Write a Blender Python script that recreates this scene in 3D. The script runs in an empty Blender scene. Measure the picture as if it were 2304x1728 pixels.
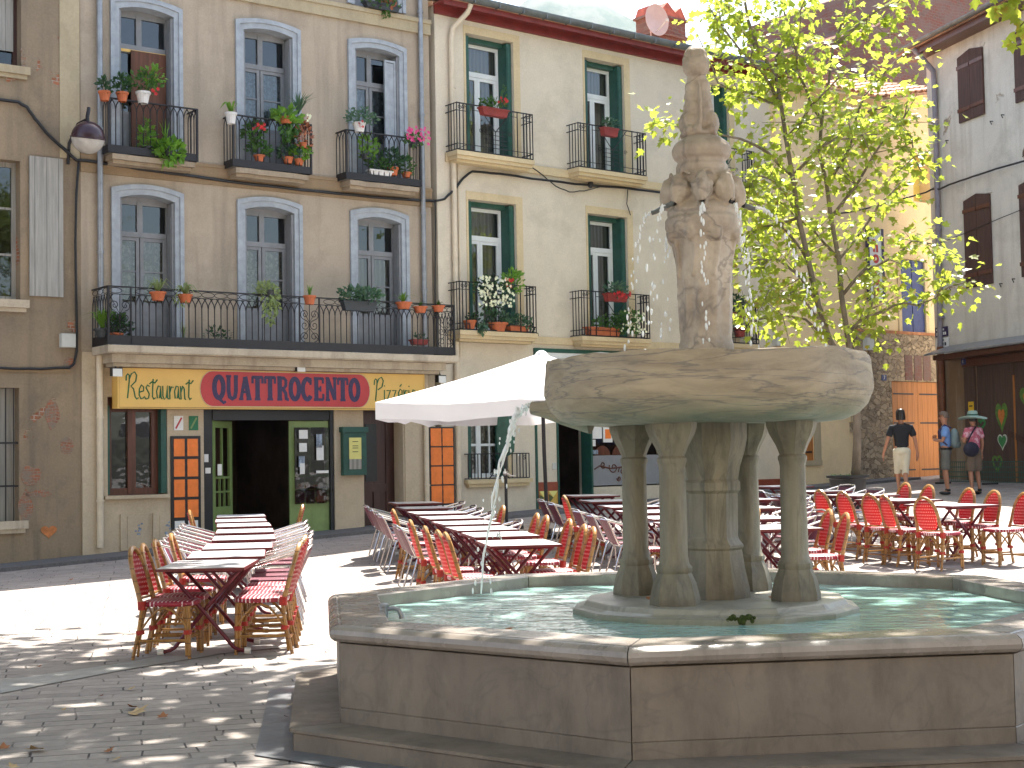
import bpy, bmesh, math, random
from mathutils import Vector, Matrix
random.seed(7)
R_ = math.radians
sc = bpy.context.scene
col = sc.collection
# ---------------------------------------------------------------- camera
F_PX = 3350.0; PIT = R_(2.9); ROL = R_(1.03); CH = 1.57
cr_, sr_, cp_, sp_ = math.cos(ROL), math.sin(ROL), math.cos(PIT), math.sin(PIT)
cR = Vector((cr_, sr_*sp_, -sr_*cp_)); cU = Vector((sr_, -cr_*sp_, cr_*cp_)); cF = Vector((0, cp_, sp_))
cam_d = bpy.data.cameras.new('camera'); cam = bpy.data.objects.new('camera', cam_d); col.objects.link(cam)
cam.matrix_world = Matrix(((cR.x, cU.x, -cF.x, 0), (cR.y, cU.y, -cF.y, 0), (cR.z, cU.z, -cF.z, CH), (0, 0, 0, 1)))
cam_d.lens = 36.0*F_PX/2304.0; cam_d.sensor_width = 36.0; cam_d.clip_start = .05; cam_d.clip_end = 4000
sc.camera = cam
# ---------------------------------------------------------------- light
SUN_EL = R_(60); SUN_AZ = R_(70)      # azimuth counted from +X towards +Y
sv = Vector((math.cos(SUN_EL)*math.cos(SUN_AZ), math.cos(SUN_EL)*math.sin(SUN_AZ), math.sin(SUN_EL)))
w = bpy.data.worlds.new('World'); sc.world = w; w.use_nodes = True
nt = w.node_tree; bg = nt.nodes['Background']
sky = nt.nodes.new('ShaderNodeTexSky'); sky.sky_type = 'NISHITA'; sky.sun_disc = False
sky.sun_elevation = SUN_EL; sky.sun_rotation = math.pi/2-SUN_AZ
sky.air_density = 1.3; sky.dust_density = 3.0; sky.ozone_density = 1.0; sky.altitude = 300
hs_ = nt.nodes.new('ShaderNodeHueSaturation'); hs_.inputs['Saturation'].default_value = .82; nt.links.new(sky.outputs[0], hs_.inputs['Color']); nt.links.new(hs_.outputs[0], bg.inputs[0])     # whitish summer sky
bg.inputs[1].default_value = .11
sl = bpy.data.lights.new('sun', 'SUN'); sl.energy = 5.0; sl.angle = R_(.53); sl.color = (1, .95, .86)
so = bpy.data.objects.new('sun', sl); col.objects.link(so); so.rotation_euler = sv.to_track_quat('Z', 'Y').to_euler()
so.location = (0, 0, 40)
sc.view_settings.view_transform = 'Standard'; sc.view_settings.look = 'None'
sc.view_settings.exposure = 2.0; sc.view_settings.gamma = 1
# ---------------------------------------------------------------- pixel <-> place helpers (photo pixels, 2304 wide)
def ray(x, y): return cR*((x-1152)/F_PX)+cU*(-(y-864)/F_PX)+cF
def G(x, y):
    x = max(-14, min(14, x)); y = max(0, min(45, y)); q = max(0, min(1, (y-13)/11))
    return q*((.035 if x < 0 else .022)*x+.03*(y-17)+.06)
def on_z(x, y, z):
    r = ray(x, y); t = (z-CH)/r.z; return Vector((r.x*t, r.y*t, z))
def on_Y(x, y, Y):
    r = ray(x, y); t = Y/r.y; return Vector((r.x*t, Y, CH+r.z*t))
def on_g(x, y, h=0):
    r = ray(x, y); t = 4.
    while t < 70:
        if CH+r.z*t-G(r.x*t, r.y*t)-h < 0: break
        t += .02
    return Vector((r.x*t, r.y*t, CH+r.z*t))
D = 1.0416
class Plane:      # a facade: local x along it, local y into the wall, z up
    def __init__(s, x, y, az):
        s.x, s.y, s.az = x, y, R_(az); s.d = Vector((math.cos(s.az), math.sin(s.az), 0)); s.n = Vector((math.sin(s.az), -math.cos(s.az), 0))
    def uv(s, px, py, off=0):
        r = ray(px, py); o = Vector((s.x, s.y, 0))+s.n*off; t = o.dot(s.n)/r.dot(s.n); p = r*t; p.z += CH
        return ((p-o).dot(s.d), p.z)
    def at(s, u, out, z): return Vector((s.x, s.y, 0))+s.d*u+s.n*out+Vector((0, 0, z))
PA = Plane(-3.7, 27.5, 36.5); PB = Plane(-1.4138, 29.19, 38.5); PS = Plane(10.1, 37.2, 38.5); PR = Plane(10.75, 37, -74.3)
# ---------------------------------------------------------------- object helpers
def tag(o, label=None, cat=None, group=None, kind=None):
    if label: o['label'] = label
    if cat: o['category'] = cat
    if group: o['group'] = group
    if kind: o['kind'] = kind
    return o
def empty(name, loc=(0, 0, 0), rz=0, label=None, cat=None, group=None, rot=None):
    o = bpy.data.objects.new(name, None); col.objects.link(o); o.location = loc
    o.rotation_euler = rot if rot else (0, 0, rz); o.empty_display_size = .2
    return tag(o, label, cat, group)
def on_plane(name, P, u, out, z, label, cat, group=None): return empty(name, P.at(u, out, z), P.az, label, cat, group)
def dup(o, parent=None):
    c = o.copy(); col.objects.link(c); c.parent = parent
    for ch in list(o.children): dup(ch, c)
    return c
class MB:
    def __init__(s): s.v = []; s.f = []; s.m = []; s.k = 0
    def add(s, vs, fs):
        n = len(s.v); s.v += [tuple(p) for p in vs]; s.f += [tuple(i+n for i in f) for f in fs]; s.m += [s.k]*len(fs); return s
    def box(s, x0, x1, y0, y1, z0, z1, rz=0, c=None):
        vs = [Vector((x, y, z)) for z in (z0, z1) for x, y in ((x0, y0), (x1, y0), (x1, y1), (x0, y1))]
        if rz:
            c = Vector(c) if c else Vector(((x0+x1)/2, (y0+y1)/2, 0)); M = Matrix.Rotation(rz, 3, 'Z')
            vs = [M@(v-c)+c for v in vs]
        return s.add(vs, [(3, 2, 1, 0), (4, 5, 6, 7), (0, 1, 5, 4), (1, 2, 6, 5), (2, 3, 7, 6), (3, 0, 4, 7)])
    def quad(s, a, b, c, d): return s.add([a, b, c, d], [(0, 1, 2, 3)])
    def prism(s, pts, y0, y1):       # polygon in x,z (counter-clockwise seen from -y), extruded in y
        n = len(pts); vs = [(x, y0, z) for x, z in pts]+[(x, y1, z) for x, z in pts]
        fs = [tuple(range(n)), tuple(range(2*n-1, n-1, -1))]+[(i, i+n, (i+1) % n+n, (i+1) % n) for i in range(n)]
        return s.add(vs, fs)
    def slab(s, pts, z0, z1):        # polygon in x,y extruded in z
        n = len(pts); vs = [(x, y, z0) for x, y in pts]+[(x, y, z1) for x, y in pts]
        fs = [tuple(range(n-1, -1, -1)), tuple(range(n, 2*n))]+[(i, (i+1) % n, (i+1) % n+n, i+n) for i in range(n)]
        return s.add(vs, fs)
    def strip(s, A, B):              # ring between two closed outlines in (x,z), given 3D
        n = len(A); return s.add(list(A)+list(B), [(i, (i+1) % n, (i+1) % n+n, i+n) for i in range(n)])
    def ribbon(s, pts, wd, y0, y1, closed=False):   # flat stroke in x,z
        P = [Vector(p) for p in pts]; n = len(P); L = []; Rr = []
        for i in range(n):
            if closed: a, b = P[i-1], P[(i+1) % n]
            else: a, b = P[max(i-1, 0)], P[min(i+1, n-1)]
            d = (b-a); d = d.normalized() if d.length > 1e-9 else Vector((1, 0)); q = Vector((-d.y, d.x))*wd/2
            L.append(P[i]+q); Rr.append(P[i]-q)
        vs = [(p.x, y0, p.y) for p in L]+[(p.x, y0, p.y) for p in Rr]+[(p.x, y1, p.y) for p in L]+[(p.x, y1, p.y) for p in Rr]
        fs = []
        for i in range(n if closed else n-1):
            j = (i+1) % n; fs += [(i, i+n, j+n, j), (i, j, j+2*n, i+2*n), (i+n, i+3*n, j+3*n, j+n)]
        if not closed: fs += [(0, 2*n, 3*n, n), (n-1, 2*n-1, 4*n-1, 3*n-1)]
        return s.add(vs, fs)
    def tube(s, pts, r, seg=6, closed=False, caps=True):
        P = [Vector(p) for p in pts]; n = len(P); rr = r if isinstance(r, (list, tuple)) else [r]*n
        up = None; rings = []
        for i in range(n):
            if closed: d = P[(i+1) % n]-P[i-1]
            else: d = P[min(i+1, n-1)]-P[max(i-1, 0)]
            if d.length < 1e-9: d = Vector((0, 0, 1))
            d.normalize()
            if up is None: up = Vector((0, 0, 1)) if abs(d.z) < .9 else Vector((1, 0, 0))
            a = d.cross(up)
            if a.length < 1e-4: a = d.cross(Vector((0, 1, 0)))
            a.normalize(); b = a.cross(d); up = b
            rings.append([P[i]+a*(rr[i]*math.cos(2*math.pi*k/seg))+b*(rr[i]*math.sin(2*math.pi*k/seg)) for k in range(seg)])
        vs = [v for q in rings for v in q]; fs = []
        for i in range(n if closed else n-1):
            j = (i+1) % n
            for k in range(seg): l = (k+1) % seg; fs.append((i*seg+k, i*seg+l, j*seg+l, j*seg+k))
        if caps and not closed: fs += [tuple(range(seg-1, -1, -1)), tuple((n-1)*seg+k for k in range(seg))]
        return s.add(vs, fs)
    def lathe(s, prof, seg=24, c=(0, 0), fn=None, ph=0, cap=True):   # prof [(r,z)...] bottom to top
        vs = []; n = len(prof)
        for r, z in prof:
            for k in range(seg):
                a = 2*math.pi*k/seg+ph; q = fn(a, r, z) if fn else r
                vs.append((c[0]+q*math.cos(a), c[1]+q*math.sin(a), z))
        fs = [(i*seg+k, i*seg+(k+1) % seg, (i+1)*seg+(k+1) % seg, (i+1)*seg+k) for i in range(n-1) for k in range(seg)]
        if cap: fs += [tuple(range(seg-1, -1, -1)), tuple((n-1)*seg+k for k in range(seg))]
        return s.add(vs, fs)
    def ball(s, c, r, seg=12, rings=8, sc_=(1, 1, 1)):
        vs = []; fs = []
        for i in range(rings+1):
            t = math.pi*i/rings
            for k in range(seg):
                a = 2*math.pi*k/seg; vs.append((c[0]+r*sc_[0]*math.sin(t)*math.cos(a), c[1]+r*sc_[1]*math.sin(t)*math.sin(a), c[2]-r*sc_[2]*math.cos(t)))
        for i in range(rings):
            for k in range(seg): fs.append((i*seg+k, i*seg+(k+1) % seg, (i+1)*seg+(k+1) % seg, (i+1)*seg+k))
        return s.add(vs, fs)
    def mesh(s, name, mats, smooth=False):
        me = bpy.data.meshes.new(name); me.from_pydata(s.v, [], s.f); ms = mats if isinstance(mats, (list, tuple)) else [mats]
        for m_ in ms: me.materials.append(m_)
        if len(ms) > 1: me.polygons.foreach_set('material_index', s.m)
        if smooth:
            me.polygons.foreach_set('use_smooth', [True]*len(me.polygons))
            if smooth != 'all': me.set_sharp_from_angle(angle=R_(smooth if smooth is not True else 40))
        me.update(); return me
    def build(s, name, mats, parent=None, smooth=False):
        o = bpy.data.objects.new(name, s.mesh(name, mats, smooth)); col.objects.link(o)
        if parent: o.parent = parent
        return o
# ---------------------------------------------------------------- materials
class NT:
    def __init__(s, name):
        s.m = bpy.data.materials.new(name); s.m.use_nodes = True; s.t = s.m.node_tree; s.b = s.t.nodes['Principled BSDF']; s.co = None
    def n(s, ty, **kw):
        o = s.t.nodes.new(ty)
        for k, v in kw.items(): setattr(o, k, v)
        return o
    def l(s, a, b): s.t.links.new(a, b)
    def coord(s, scale=(1, 1, 1), rot=(0, 0, 0), warp=0, wscale=1):
        if s.co is None: s.co = s.n('ShaderNodeTexCoord')
        src = s.co.outputs['Object']
        if warp:
            nz = s.n('ShaderNodeTexNoise'); nz.inputs['Scale'].default_value = wscale; nz.inputs['Detail'].default_value = 3; s.l(src, nz.inputs[0])
            sub = s.n('ShaderNodeVectorMath', operation='SUBTRACT'); s.l(nz.outputs['Color'], sub.inputs[0]); sub.inputs[1].default_value = (.5, .5, .5)
            sc2 = s.n('ShaderNodeVectorMath', operation='SCALE'); s.l(sub.outputs[0], sc2.inputs[0]); sc2.inputs['Scale'].default_value = warp
            ad = s.n('ShaderNodeVectorMath', operation='ADD'); s.l(src, ad.inputs[0]); s.l(sc2.outputs[0], ad.inputs[1]); src = ad.outputs[0]
        mp = s.n('ShaderNodeMapping'); mp.inputs['Scale'].default_value = scale; mp.inputs['Rotation'].default_value = rot; s.l(src, mp.inputs[0]); return mp.outputs[0]
    def noise(s, scale=1, detail=4, rough=.55, vec=None, sc3=(1, 1, 1), warp=0):
        o = s.n('ShaderNodeTexNoise'); o.inputs['Scale'].default_value = scale; o.inputs['Detail'].default_value = detail; o.inputs['Roughness'].default_value = rough
        s.l(vec or s.coord(sc3, warp=warp), o.inputs[0]); return o.outputs['Fac']
    def ramp(s, fac, p0, p1, v0=0., v1=1.):
        o = s.n('ShaderNodeMapRange'); o.clamp = True
        for k, v in zip(('From Min', 'From Max', 'To Min', 'To Max'), (p0, p1, v0, v1)): o.inputs[k].default_value = v
        s.l(fac, o.inputs['Value']); return o.outputs[0]
    def mix(s, fac, a, b, bt='MIX'):
        o = s.n('ShaderNodeMix', data_type='RGBA', blend_type=bt)
        if isinstance(fac, (int, float)): o.inputs[0].default_value = fac
        else: s.l(fac, o.inputs[0])
        for q, i in ((a, 6), (b, 7)):
            if isinstance(q, tuple): o.inputs[i].default_value = (*q, 1)
            else: s.l(q, o.inputs[i])
        return o.outputs[2]
    def math(s, op, a, b=None):
        o = s.n('ShaderNodeMath', operation=op)
        for i, q in enumerate((a, b)):
            if q is None: continue
            if isinstance(q, (int, float)): o.inputs[i].default_value = q
            else: s.l(q, o.inputs[i])
        return o.outputs[0]
    def bump(s, h, st=.3, dist=.02, prev=None):
        o = s.n('ShaderNodeBump'); o.inputs['Strength'].default_value = st; o.inputs['Distance'].default_value = dist; s.l(h, o.inputs['Height'])
        if prev: s.l(prev, o.inputs['Normal'])
        s.l(o.outputs[0], s.b.inputs['Normal']); return o.outputs[0]
    def out(s, c=None, rough=None, spec=None, metal=None):
        if c is not None:
            if isinstance(c, tuple): s.b.inputs['Base Color'].default_value = (*c, 1)
            else: s.l(c, s.b.inputs['Base Color'])
        for v, k in ((rough, 'Roughness'), (spec, 'Specular IOR Level'), (metal, 'Metallic')):
            if v is None: continue
            if isinstance(v, (int, float)): s.b.inputs[k].default_value = v
            else: s.l(v, s.b.inputs[k])
        return s.m
def scl(c, k): return tuple(min(1, x*k) for x in c)
def simple(name, c, rough=.6, var=.25, scale=6, bump=.1, metal=0, spec=.4, sc3=(1, 1, 1), dist=.01):
    t = NT(name); f = t.noise(scale, 4, .6, sc3=sc3); cc = t.mix(t.ramp(f, .3, .7), scl(c, 1-var), scl(c, 1+var))
    if bump: t.bump(t.noise(scale*4, 3, sc3=sc3), bump, dist)
    return t.out(cc, rough, spec, metal)
def plaster(name, c, stain, drip=(.5, .46, .4), amt=.6, bump=.25, patch=None, pamt=.62, base=None):
    t = NT(name)
    big = t.ramp(t.noise(.55, 5, .6, warp=.6), .35, .68); c1 = t.mix(big, c, stain)
    mid = t.ramp(t.noise(2.6, 6, .65), .35, .75, 0, .6); c1 = t.mix(mid, c1, scl(c, .72)); c1 = t.mix(t.ramp(t.noise(.8, 7, .7, warp=.4), .50, .62, 0, .6), c1, scl(stain, .68))
    dr = t.ramp(t.noise(1.0, 5, .6, sc3=(3.2, 3.2, .3)), .50, .70, 0, amt); c1 = t.mix(dr, c1, drip)
    fine = t.noise(28, 3, .7); c1 = t.mix(.35, c1, t.mix(t.ramp(fine, .3, .7), scl(c, .75), scl(c, 1.12)), 'MIX')
    if patch:
        pm = t.ramp(t.noise(.9, 6, .62, warp=.8), pamt, pamt+.025)
        br = t.n('ShaderNodeTexBrick'); br.inputs['Scale'].default_value = 3.8; br.inputs['Color1'].default_value = (*patch, 1); br.inputs['Color2'].default_value = (*scl(patch, .7), 1)
        br.inputs['Mortar'].default_value = (.32, .27, .22, 1); br.inputs['Mortar Size'].default_value = .03
        t.l(t.coord(rot=(R_(90), 0, 0), warp=.12, wscale=3), br.inputs[0]); c1 = t.mix(pm, c1, br.outputs[0])
        b0 = t.bump(t.math('SUBTRACT', 1., pm), .5, .03)
        t.bump(t.noise(14, 6, .7), bump, .02, b0)
    else:
        b0 = t.bump(t.noise(3, 6, .6), bump*.7, .04); t.bump(t.noise(60, 3, .7), bump, .008, b0)
    return t.out(c1, .9, .2)
def wood(name, c, rough=.5, ax=(12, 12, .8), planks=0, amt=.35):
    t = NT(name); f = t.noise(2, 5, .6, sc3=ax); cc = t.mix(t.ramp(f, .3, .7), scl(c, 1-amt), scl(c, 1+amt)); h = f
    if planks:
        wv = t.n('ShaderNodeTexWave', wave_type='BANDS', bands_direction='X', wave_profile='SAW'); wv.inputs["Scale"].default_value = .314/planks; t.l(t.coord(), wv.inputs[0])
        g = t.ramp(wv.outputs['Fac'], .0, .06); cc = t.mix(g, scl(c, .25), cc)
        b0 = t.bump(g, .6, .01); t.bump(h, .3, .004, b0)
    else: t.bump(h, .25, .004)
    return t.out(cc, rough, .35)
def leafmat(name, c, tr=.5, rough=.45, col2=None):
    t = NT(name); f = t.noise(1.3, 3); f2 = t.noise(9, 2)
    cc = t.mix(t.ramp(f, .35, .65), scl(c, .6), scl(c, 1.35))
    if col2: cc = t.mix(t.ramp(f2, .58, .66), cc, col2)
    t.out(cc, rough, .4); tb = t.n('ShaderNodeBsdfTranslucent'); t.l(t.mix(.55, cc, scl(c, 2.2)), tb.inputs[0])
    ms = t.n('ShaderNodeMixShader'); ms.inputs[0].default_value = tr; t.l(t.b.outputs[0], ms.inputs[1]); t.l(tb.outputs[0], ms.inputs[2])
    t.l(ms.outputs[0], t.t.nodes['Material Output'].inputs[0]); return t.m
def glassmat(name, tint=(.5, .55, .55), refl=.25):
    t = NT(name); tr = t.n('ShaderNodeBsdfTransparent'); tr.inputs[0].default_value = (*tint, 1)
    gl = t.n('ShaderNodeBsdfGlossy'); gl.inputs['Roughness'].default_value = .03; gl.inputs[0].default_value = (.9, .95, 1, 1)
    nz = t.n('ShaderNodeBump'); nz.inputs['Strength'].default_value = .15; nz.inputs['Distance'].default_value = .02; t.l(t.noise(3, 2), nz.inputs['Height']); t.l(nz.outputs[0], gl.inputs['Normal'])
    fr = t.n('ShaderNodeFresnel'); fr.inputs[0].default_value = 1.5
    ms = t.n('ShaderNodeMixShader'); t.l(t.ramp(fr.outputs[0], 0, 1, refl, 1), ms.inputs[0]); t.l(tr.outputs[0], ms.inputs[1]); t.l(gl.outputs[0], ms.inputs[2])
    t.l(ms.outputs[0], t.t.nodes['Material Output'].inputs[0]); return t.m
def marble(name, c, vein, stain, algae=None, zlo=0, zhi=1, gloss=.4, streak=(1, 1, 1), bump=.3, vs=.45, dist=1.2, blot=.5):
    t = NT(name); c1 = t.mix(t.ramp(t.noise(1.8, 5, .6, warp=.5, sc3=streak), .35, .68), c, stain)
    wv = t.n('ShaderNodeTexNoise'); wv.inputs['Scale'].default_value = 1.6; wv.inputs['Detail'].default_value = 5; wv.inputs['Distortion'].default_value = dist; t.l(t.coord(streak), wv.inputs[0])
    v = t.math('ABSOLUTE', t.math('SUBTRACT', wv.outputs['Fac'], .5)); c1 = t.mix(t.ramp(v, 0, .02, vs, 0), c1, vein)
    c1 = t.mix(t.ramp(t.noise(5, 6, .7, sc3=(streak[0], streak[1], streak[2]*.4)), .46, .72, 0, blot), c1, scl(stain, .5))
    if algae:
        sep = t.n('ShaderNodeSeparateXYZ'); t.l(t.coord(), sep.inputs[0])
        m1 = t.ramp(sep.outputs[2], zlo, zhi, 1, 0); m2 = t.math('MULTIPLY', m1, t.ramp(t.noise(2.5, 5, .65), .3, .7)); c1 = t.mix(m2, c1, algae)
    b0 = t.bump(t.noise(7, 6, .65), bump, .02); t.bump(t.noise(45, 4, .7), bump*.6, .004, b0)
    return t.out(c1, t.ramp(t.noise(4, 4), .3, .7, gloss*.8, gloss*1.3), .45)
# ---------------------------------------------------------------- material library
M = {}
M['plaster_tan'] = plaster('plaster_tan', (.43, .355, .27), (.32, .26, .195), drip=(.165, .135, .105), amt=.75)
M['plaster_shop'] = plaster('plaster_shop', (.55, .455, .33), (.48, .385, .27), drip=(.36, .28, .2), amt=.3, bump=.18)
M['plaster_cream'] = plaster('plaster_cream', (.65, .575, .455), (.60, .52, .405), drip=(.5, .42, .31), amt=.25, bump=.15)
M['trim_yellow'] = plaster('trim_yellow', (.62, .50, .31), (.56, .44, .26), drip=(.4, .3, .2), amt=.3, bump=.15)
M['plaster_old'] = plaster('plaster_old', (.31, .235, .155), (.155, .13, .105), drip=(.10, .085, .07), amt=.85, bump=.4, patch=(.33, .13, .07), pamt=.60)
M['plaster_ochre'] = plaster('plaster_ochre', (.80, .62, .37), (.75, .58, .36), drip=(.62, .48, .33), amt=.35, bump=.2)
M['plaster_white'] = plaster('plaster_white', (.70, .66, .59), (.52, .48, .41), drip=(.27, .22, .17), amt=.65, bump=.4, patch=(.40, .31, .22), pamt=.66)
M['string_brown'] = plaster('string_brown', (.30, .215, .13), (.24, .17, .10), drip=(.15, .1, .07), amt=.6)
M['cornice'] = plaster('cornice', (.44, .37, .25), (.36, .29, .18), drip=(.22, .17, .12), amt=.6)
M['slab_stone'] = plaster('slab_stone', (.54, .46, .35), (.42, .35, .26), drip=(.14, .1, .07), amt=.7)
M['slab_worn'] = plaster('slab_worn', (.40, .32, .23), (.25, .19, .13), drip=(.12, .09, .06), amt=.8, bump=.5)
M['blue_paint'] = simple('blue_grey_paint', (.30, .325, .355), .5, .16, 7, .1)
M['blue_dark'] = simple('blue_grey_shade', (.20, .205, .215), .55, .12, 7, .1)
M['white_paint'] = simple('white_paint', (.66, .68, .67), .4, .06, 5, .05)
M['green_paint'] = simple('dark_green_paint', (.018, .075, .055), .45, .2, 8, .1)
M['lime_paint'] = simple('lime_paint', (.19, .27, .095), .45, .12, 5, .08)
M['frame_brown'] = wood('frame_brown', (.10, .033, .018), .35)
M['door_brown'] = wood('door_brown', (.055, .022, .016), .4)
M['shutter_brown'] = wood('shutter_brown', (.075, .038, .03), .75, planks=.14)
M['gate_brown'] = wood('gate_brown', (.085, .05, .04), .7, planks=.16, amt=.25)
M['orange_wood'] = wood('orange_wood', (.39, .15, .035), .55, planks=.2, amt=.18)
M['shutter_grey'] = wood('shutter_grey', (.30, .29, .265), .85, planks=.2, amt=.2)
M['shutter_blue'] = simple('shutter_blue', (.045, .06, .17), .5, .2, 6, .1)
M['blind'] = wood('blind_brown', (.11, .042, .022), .6)
M['iron'] = simple('black_iron', (.013, .011, .013), .5, .3, 20, .1, 0, .4)
M['zinc'] = simple('zinc', (.27, .28, .30), .4, .2, 6, .08, .5)
M['zinc_dark'] = simple('zinc_dark', (.14, .15, .15), .45, .25, 5, .1, .4)
M['cream_pipe'] = simple('cream_pipe', (.60, .51, .38), .5, .12, 4, .08)
M['red_fascia'] = simple('red_fascia', (.17, .022, .018), .5, .2, 4, .05)
M['tile'] = simple('clay_tile', (.50, .30, .20), .85, .35, 3, .4)
M['glass'] = glassmat('window_glass', (.5, .52, .5), .05)
M['glass_dark'] = glassmat('dark_glass', (.3, .3, .3), .03)
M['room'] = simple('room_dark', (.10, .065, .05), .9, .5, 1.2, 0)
M['room_green'] = simple('room_green_wall', (.06, .08, .035), .9, .3, 2, 0)
M['black'] = simple('black_paint', (.012, .012, .014), .4, .3, 8, .05)
M['grey_box'] = simple('grey_plastic', (.50, .50, .47), .5, .08, 6, .05)
M['sign_yellow'] = simple('sign_yellow', (.74, .46, .12), .4, .05, 2.5, .02)
M['sign_red'] = simple('sign_red', (.46, .032, .035), .4, .12, 3, .02)
M['sign_navy'] = simple('sign_navy', (.035, .022, .075), .5, .25, 20, .02)
M['sign_green'] = simple('sign_green', (.012, .14, .055), .5, .1, 8, .02)
M['paper_orange'] = simple('orange_paper', (.80, .20, .035), .55, .12, 6, .15, dist=.01)
M['paper_white'] = simple('white_paper', (.72, .72, .70), .6, .05, 6, .05)
M['paper_yellow'] = simple('yellow_paper', (.72, .66, .22), .6, .05, 6, .05)
M['lamp_glass'] = simple('lamp_glass', (.42, .40, .37), .2, .15, 9, .1)
M['lamp_shell'] = simple('lamp_shell', (.045, .022, .03), .22, .2, 4, .02)
def curtainmat(name, c, pat=0):
    t = NT(name); f = t.n('ShaderNodeTexWave', wave_type='BANDS', bands_direction='X'); f.inputs['Scale'].default_value = 3.2; f.inputs['Distortion'].default_value = 1.5; t.l(t.coord(), f.inputs[0])
    cc = t.mix(f.outputs['Fac'], scl(c, .6), c)
    if pat: cc = t.mix(t.ramp(t.noise(16, 4, .6), .44, .56), scl(c, .45), cc)
    return t.out(cc, .9, .1)
M['lace'] = curtainmat('lace_curtain', (.62, .58, .50), 1)
M['curtain'] = curtainmat('curtain', (.36, .34, .30))
M['curtain_blue'] = curtainmat('curtain_blue', (.38, .45, .56), 1)
# rubble stone
t = NT('rubble_stone'); vo = t.n('ShaderNodeTexVoronoi', feature='F1'); vo.inputs['Scale'].default_value = 6; cv = t.coord((1, 1, 1.7), warp=.3, wscale=3.5); t.l(cv, vo.inputs[0])
ve = t.n('ShaderNodeTexVoronoi', feature='DISTANCE_TO_EDGE'); ve.inputs['Scale'].default_value = 6; t.l(cv, ve.inputs[0])
bw = t.n('ShaderNodeRGBToBW'); t.l(vo.outputs['Color'], bw.inputs[0])
cc = t.mix(t.ramp(bw.outputs[0], .2, .8), (.27, .20, .13), (.46, .36, .24)); cc = t.mix(t.ramp(t.noise(9, 5), .35, .7, 0, .6), cc, (.24, .20, .16)); ed = t.ramp(ve.outputs['Distance'], 0, .055)
cc = t.mix(ed, (.14, .105, .07), cc); b0 = t.bump(ed, .8, .04); t.bump(t.noise(20, 5, .7), .4, .015, b0); M['rubble'] = t.out(cc, .95, .15)
# red old brick
t = NT('old_brick'); br = t.n('ShaderNodeTexBrick'); br.inputs['Scale'].default_value = 2.4; br.inputs['Color1'].default_value = (.20, .075, .055, 1); br.inputs['Color2'].default_value = (.15, .095, .08, 1); br.inputs['Mortar'].default_value = (.19, .135, .115, 1)
t.l(t.coord(rot=(R_(90), 0, 0), warp=.3, wscale=1.5), br.inputs[0]); cc = t.mix(t.ramp(t.noise(.9, 6, .65), .42, .6), br.outputs[0], (.18, .125, .11)); t.bump(t.noise(8, 6, .7), .6, .05); M['old_brick'] = t.out(cc, .95, .1)
# paving
def paving():
    t = NT('paving_stone'); cv = t.coord(rot=(0, 0, R_(-14)), warp=.10, wscale=1.3)
    br = t.n('ShaderNodeTexBrick'); br.offset = .43; br.squash = .7; br.squash_frequency = 3; br.inputs['Scale'].default_value = 1; br.inputs['Brick Width'].default_value = .42; br.inputs['Row Height'].default_value = .165
    br.inputs['Mortar Size'].default_value = .007; br.inputs['Mortar Smooth'].default_value = .3; br.inputs['Bias'].default_value = 0
    br.inputs['Color1'].default_value = (0, 0, 0, 1); br.inputs['Color2'].default_value = (1, 1, 1, 1); br.inputs['Mortar'].default_value = (.5, .5, .5, 1); t.l(cv, br.inputs[0])
    tone = t.mix(br.outputs['Color'], (.27, .23, .205), (.40, .345, .305))
    tone = t.mix(t.ramp(t.noise(.5, 4), .35, .65, 0, .5), tone, (.24, .225, .22)); tone = t.mix(t.ramp(t.noise(14, 5, .7), .4, .75, 0, .55), tone, (.19, .165, .15))
    jm = t.math('MULTIPLY', br.outputs['Fac'], t.ramp(t.noise(2.1, 3, .6), .40, .58))
    tone = t.mix(jm, tone, (.05, .04, .04)); tone = t.mix(t.ramp(t.noise(5.5, 6, .75, sc3=(1, 3, 1)), .66, .7, 0, .6), tone, (.07, .055, .05))
    b0 = t.bump(t.math('SUBTRACT', 1., jm), .7, .012); b1 = t.bump(t.noise(3.5, 4, .6), .35, .03, b0); t.bump(t.noise(30, 4, .7), .3, .006, b1)
    return t.out(tone, t.ramp(t.noise(6, 3), .3, .7, .55, .85), .35)
M['paving'] = paving()
M['pale_slab'] = marble('pale_slab', (.40, .39, .37), (.30, .29, .28), (.31, .29, .27), bump=.15)
M['slate'] = marble('slate_slab', (.145, .15, .165), (.10, .10, .12), (.12, .12, .125), bump=.15)
M['asphalt'] = simple('asphalt', (.12, .115, .115), .9, .2, 25, .4)
def green(c, s_=1): return c
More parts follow.
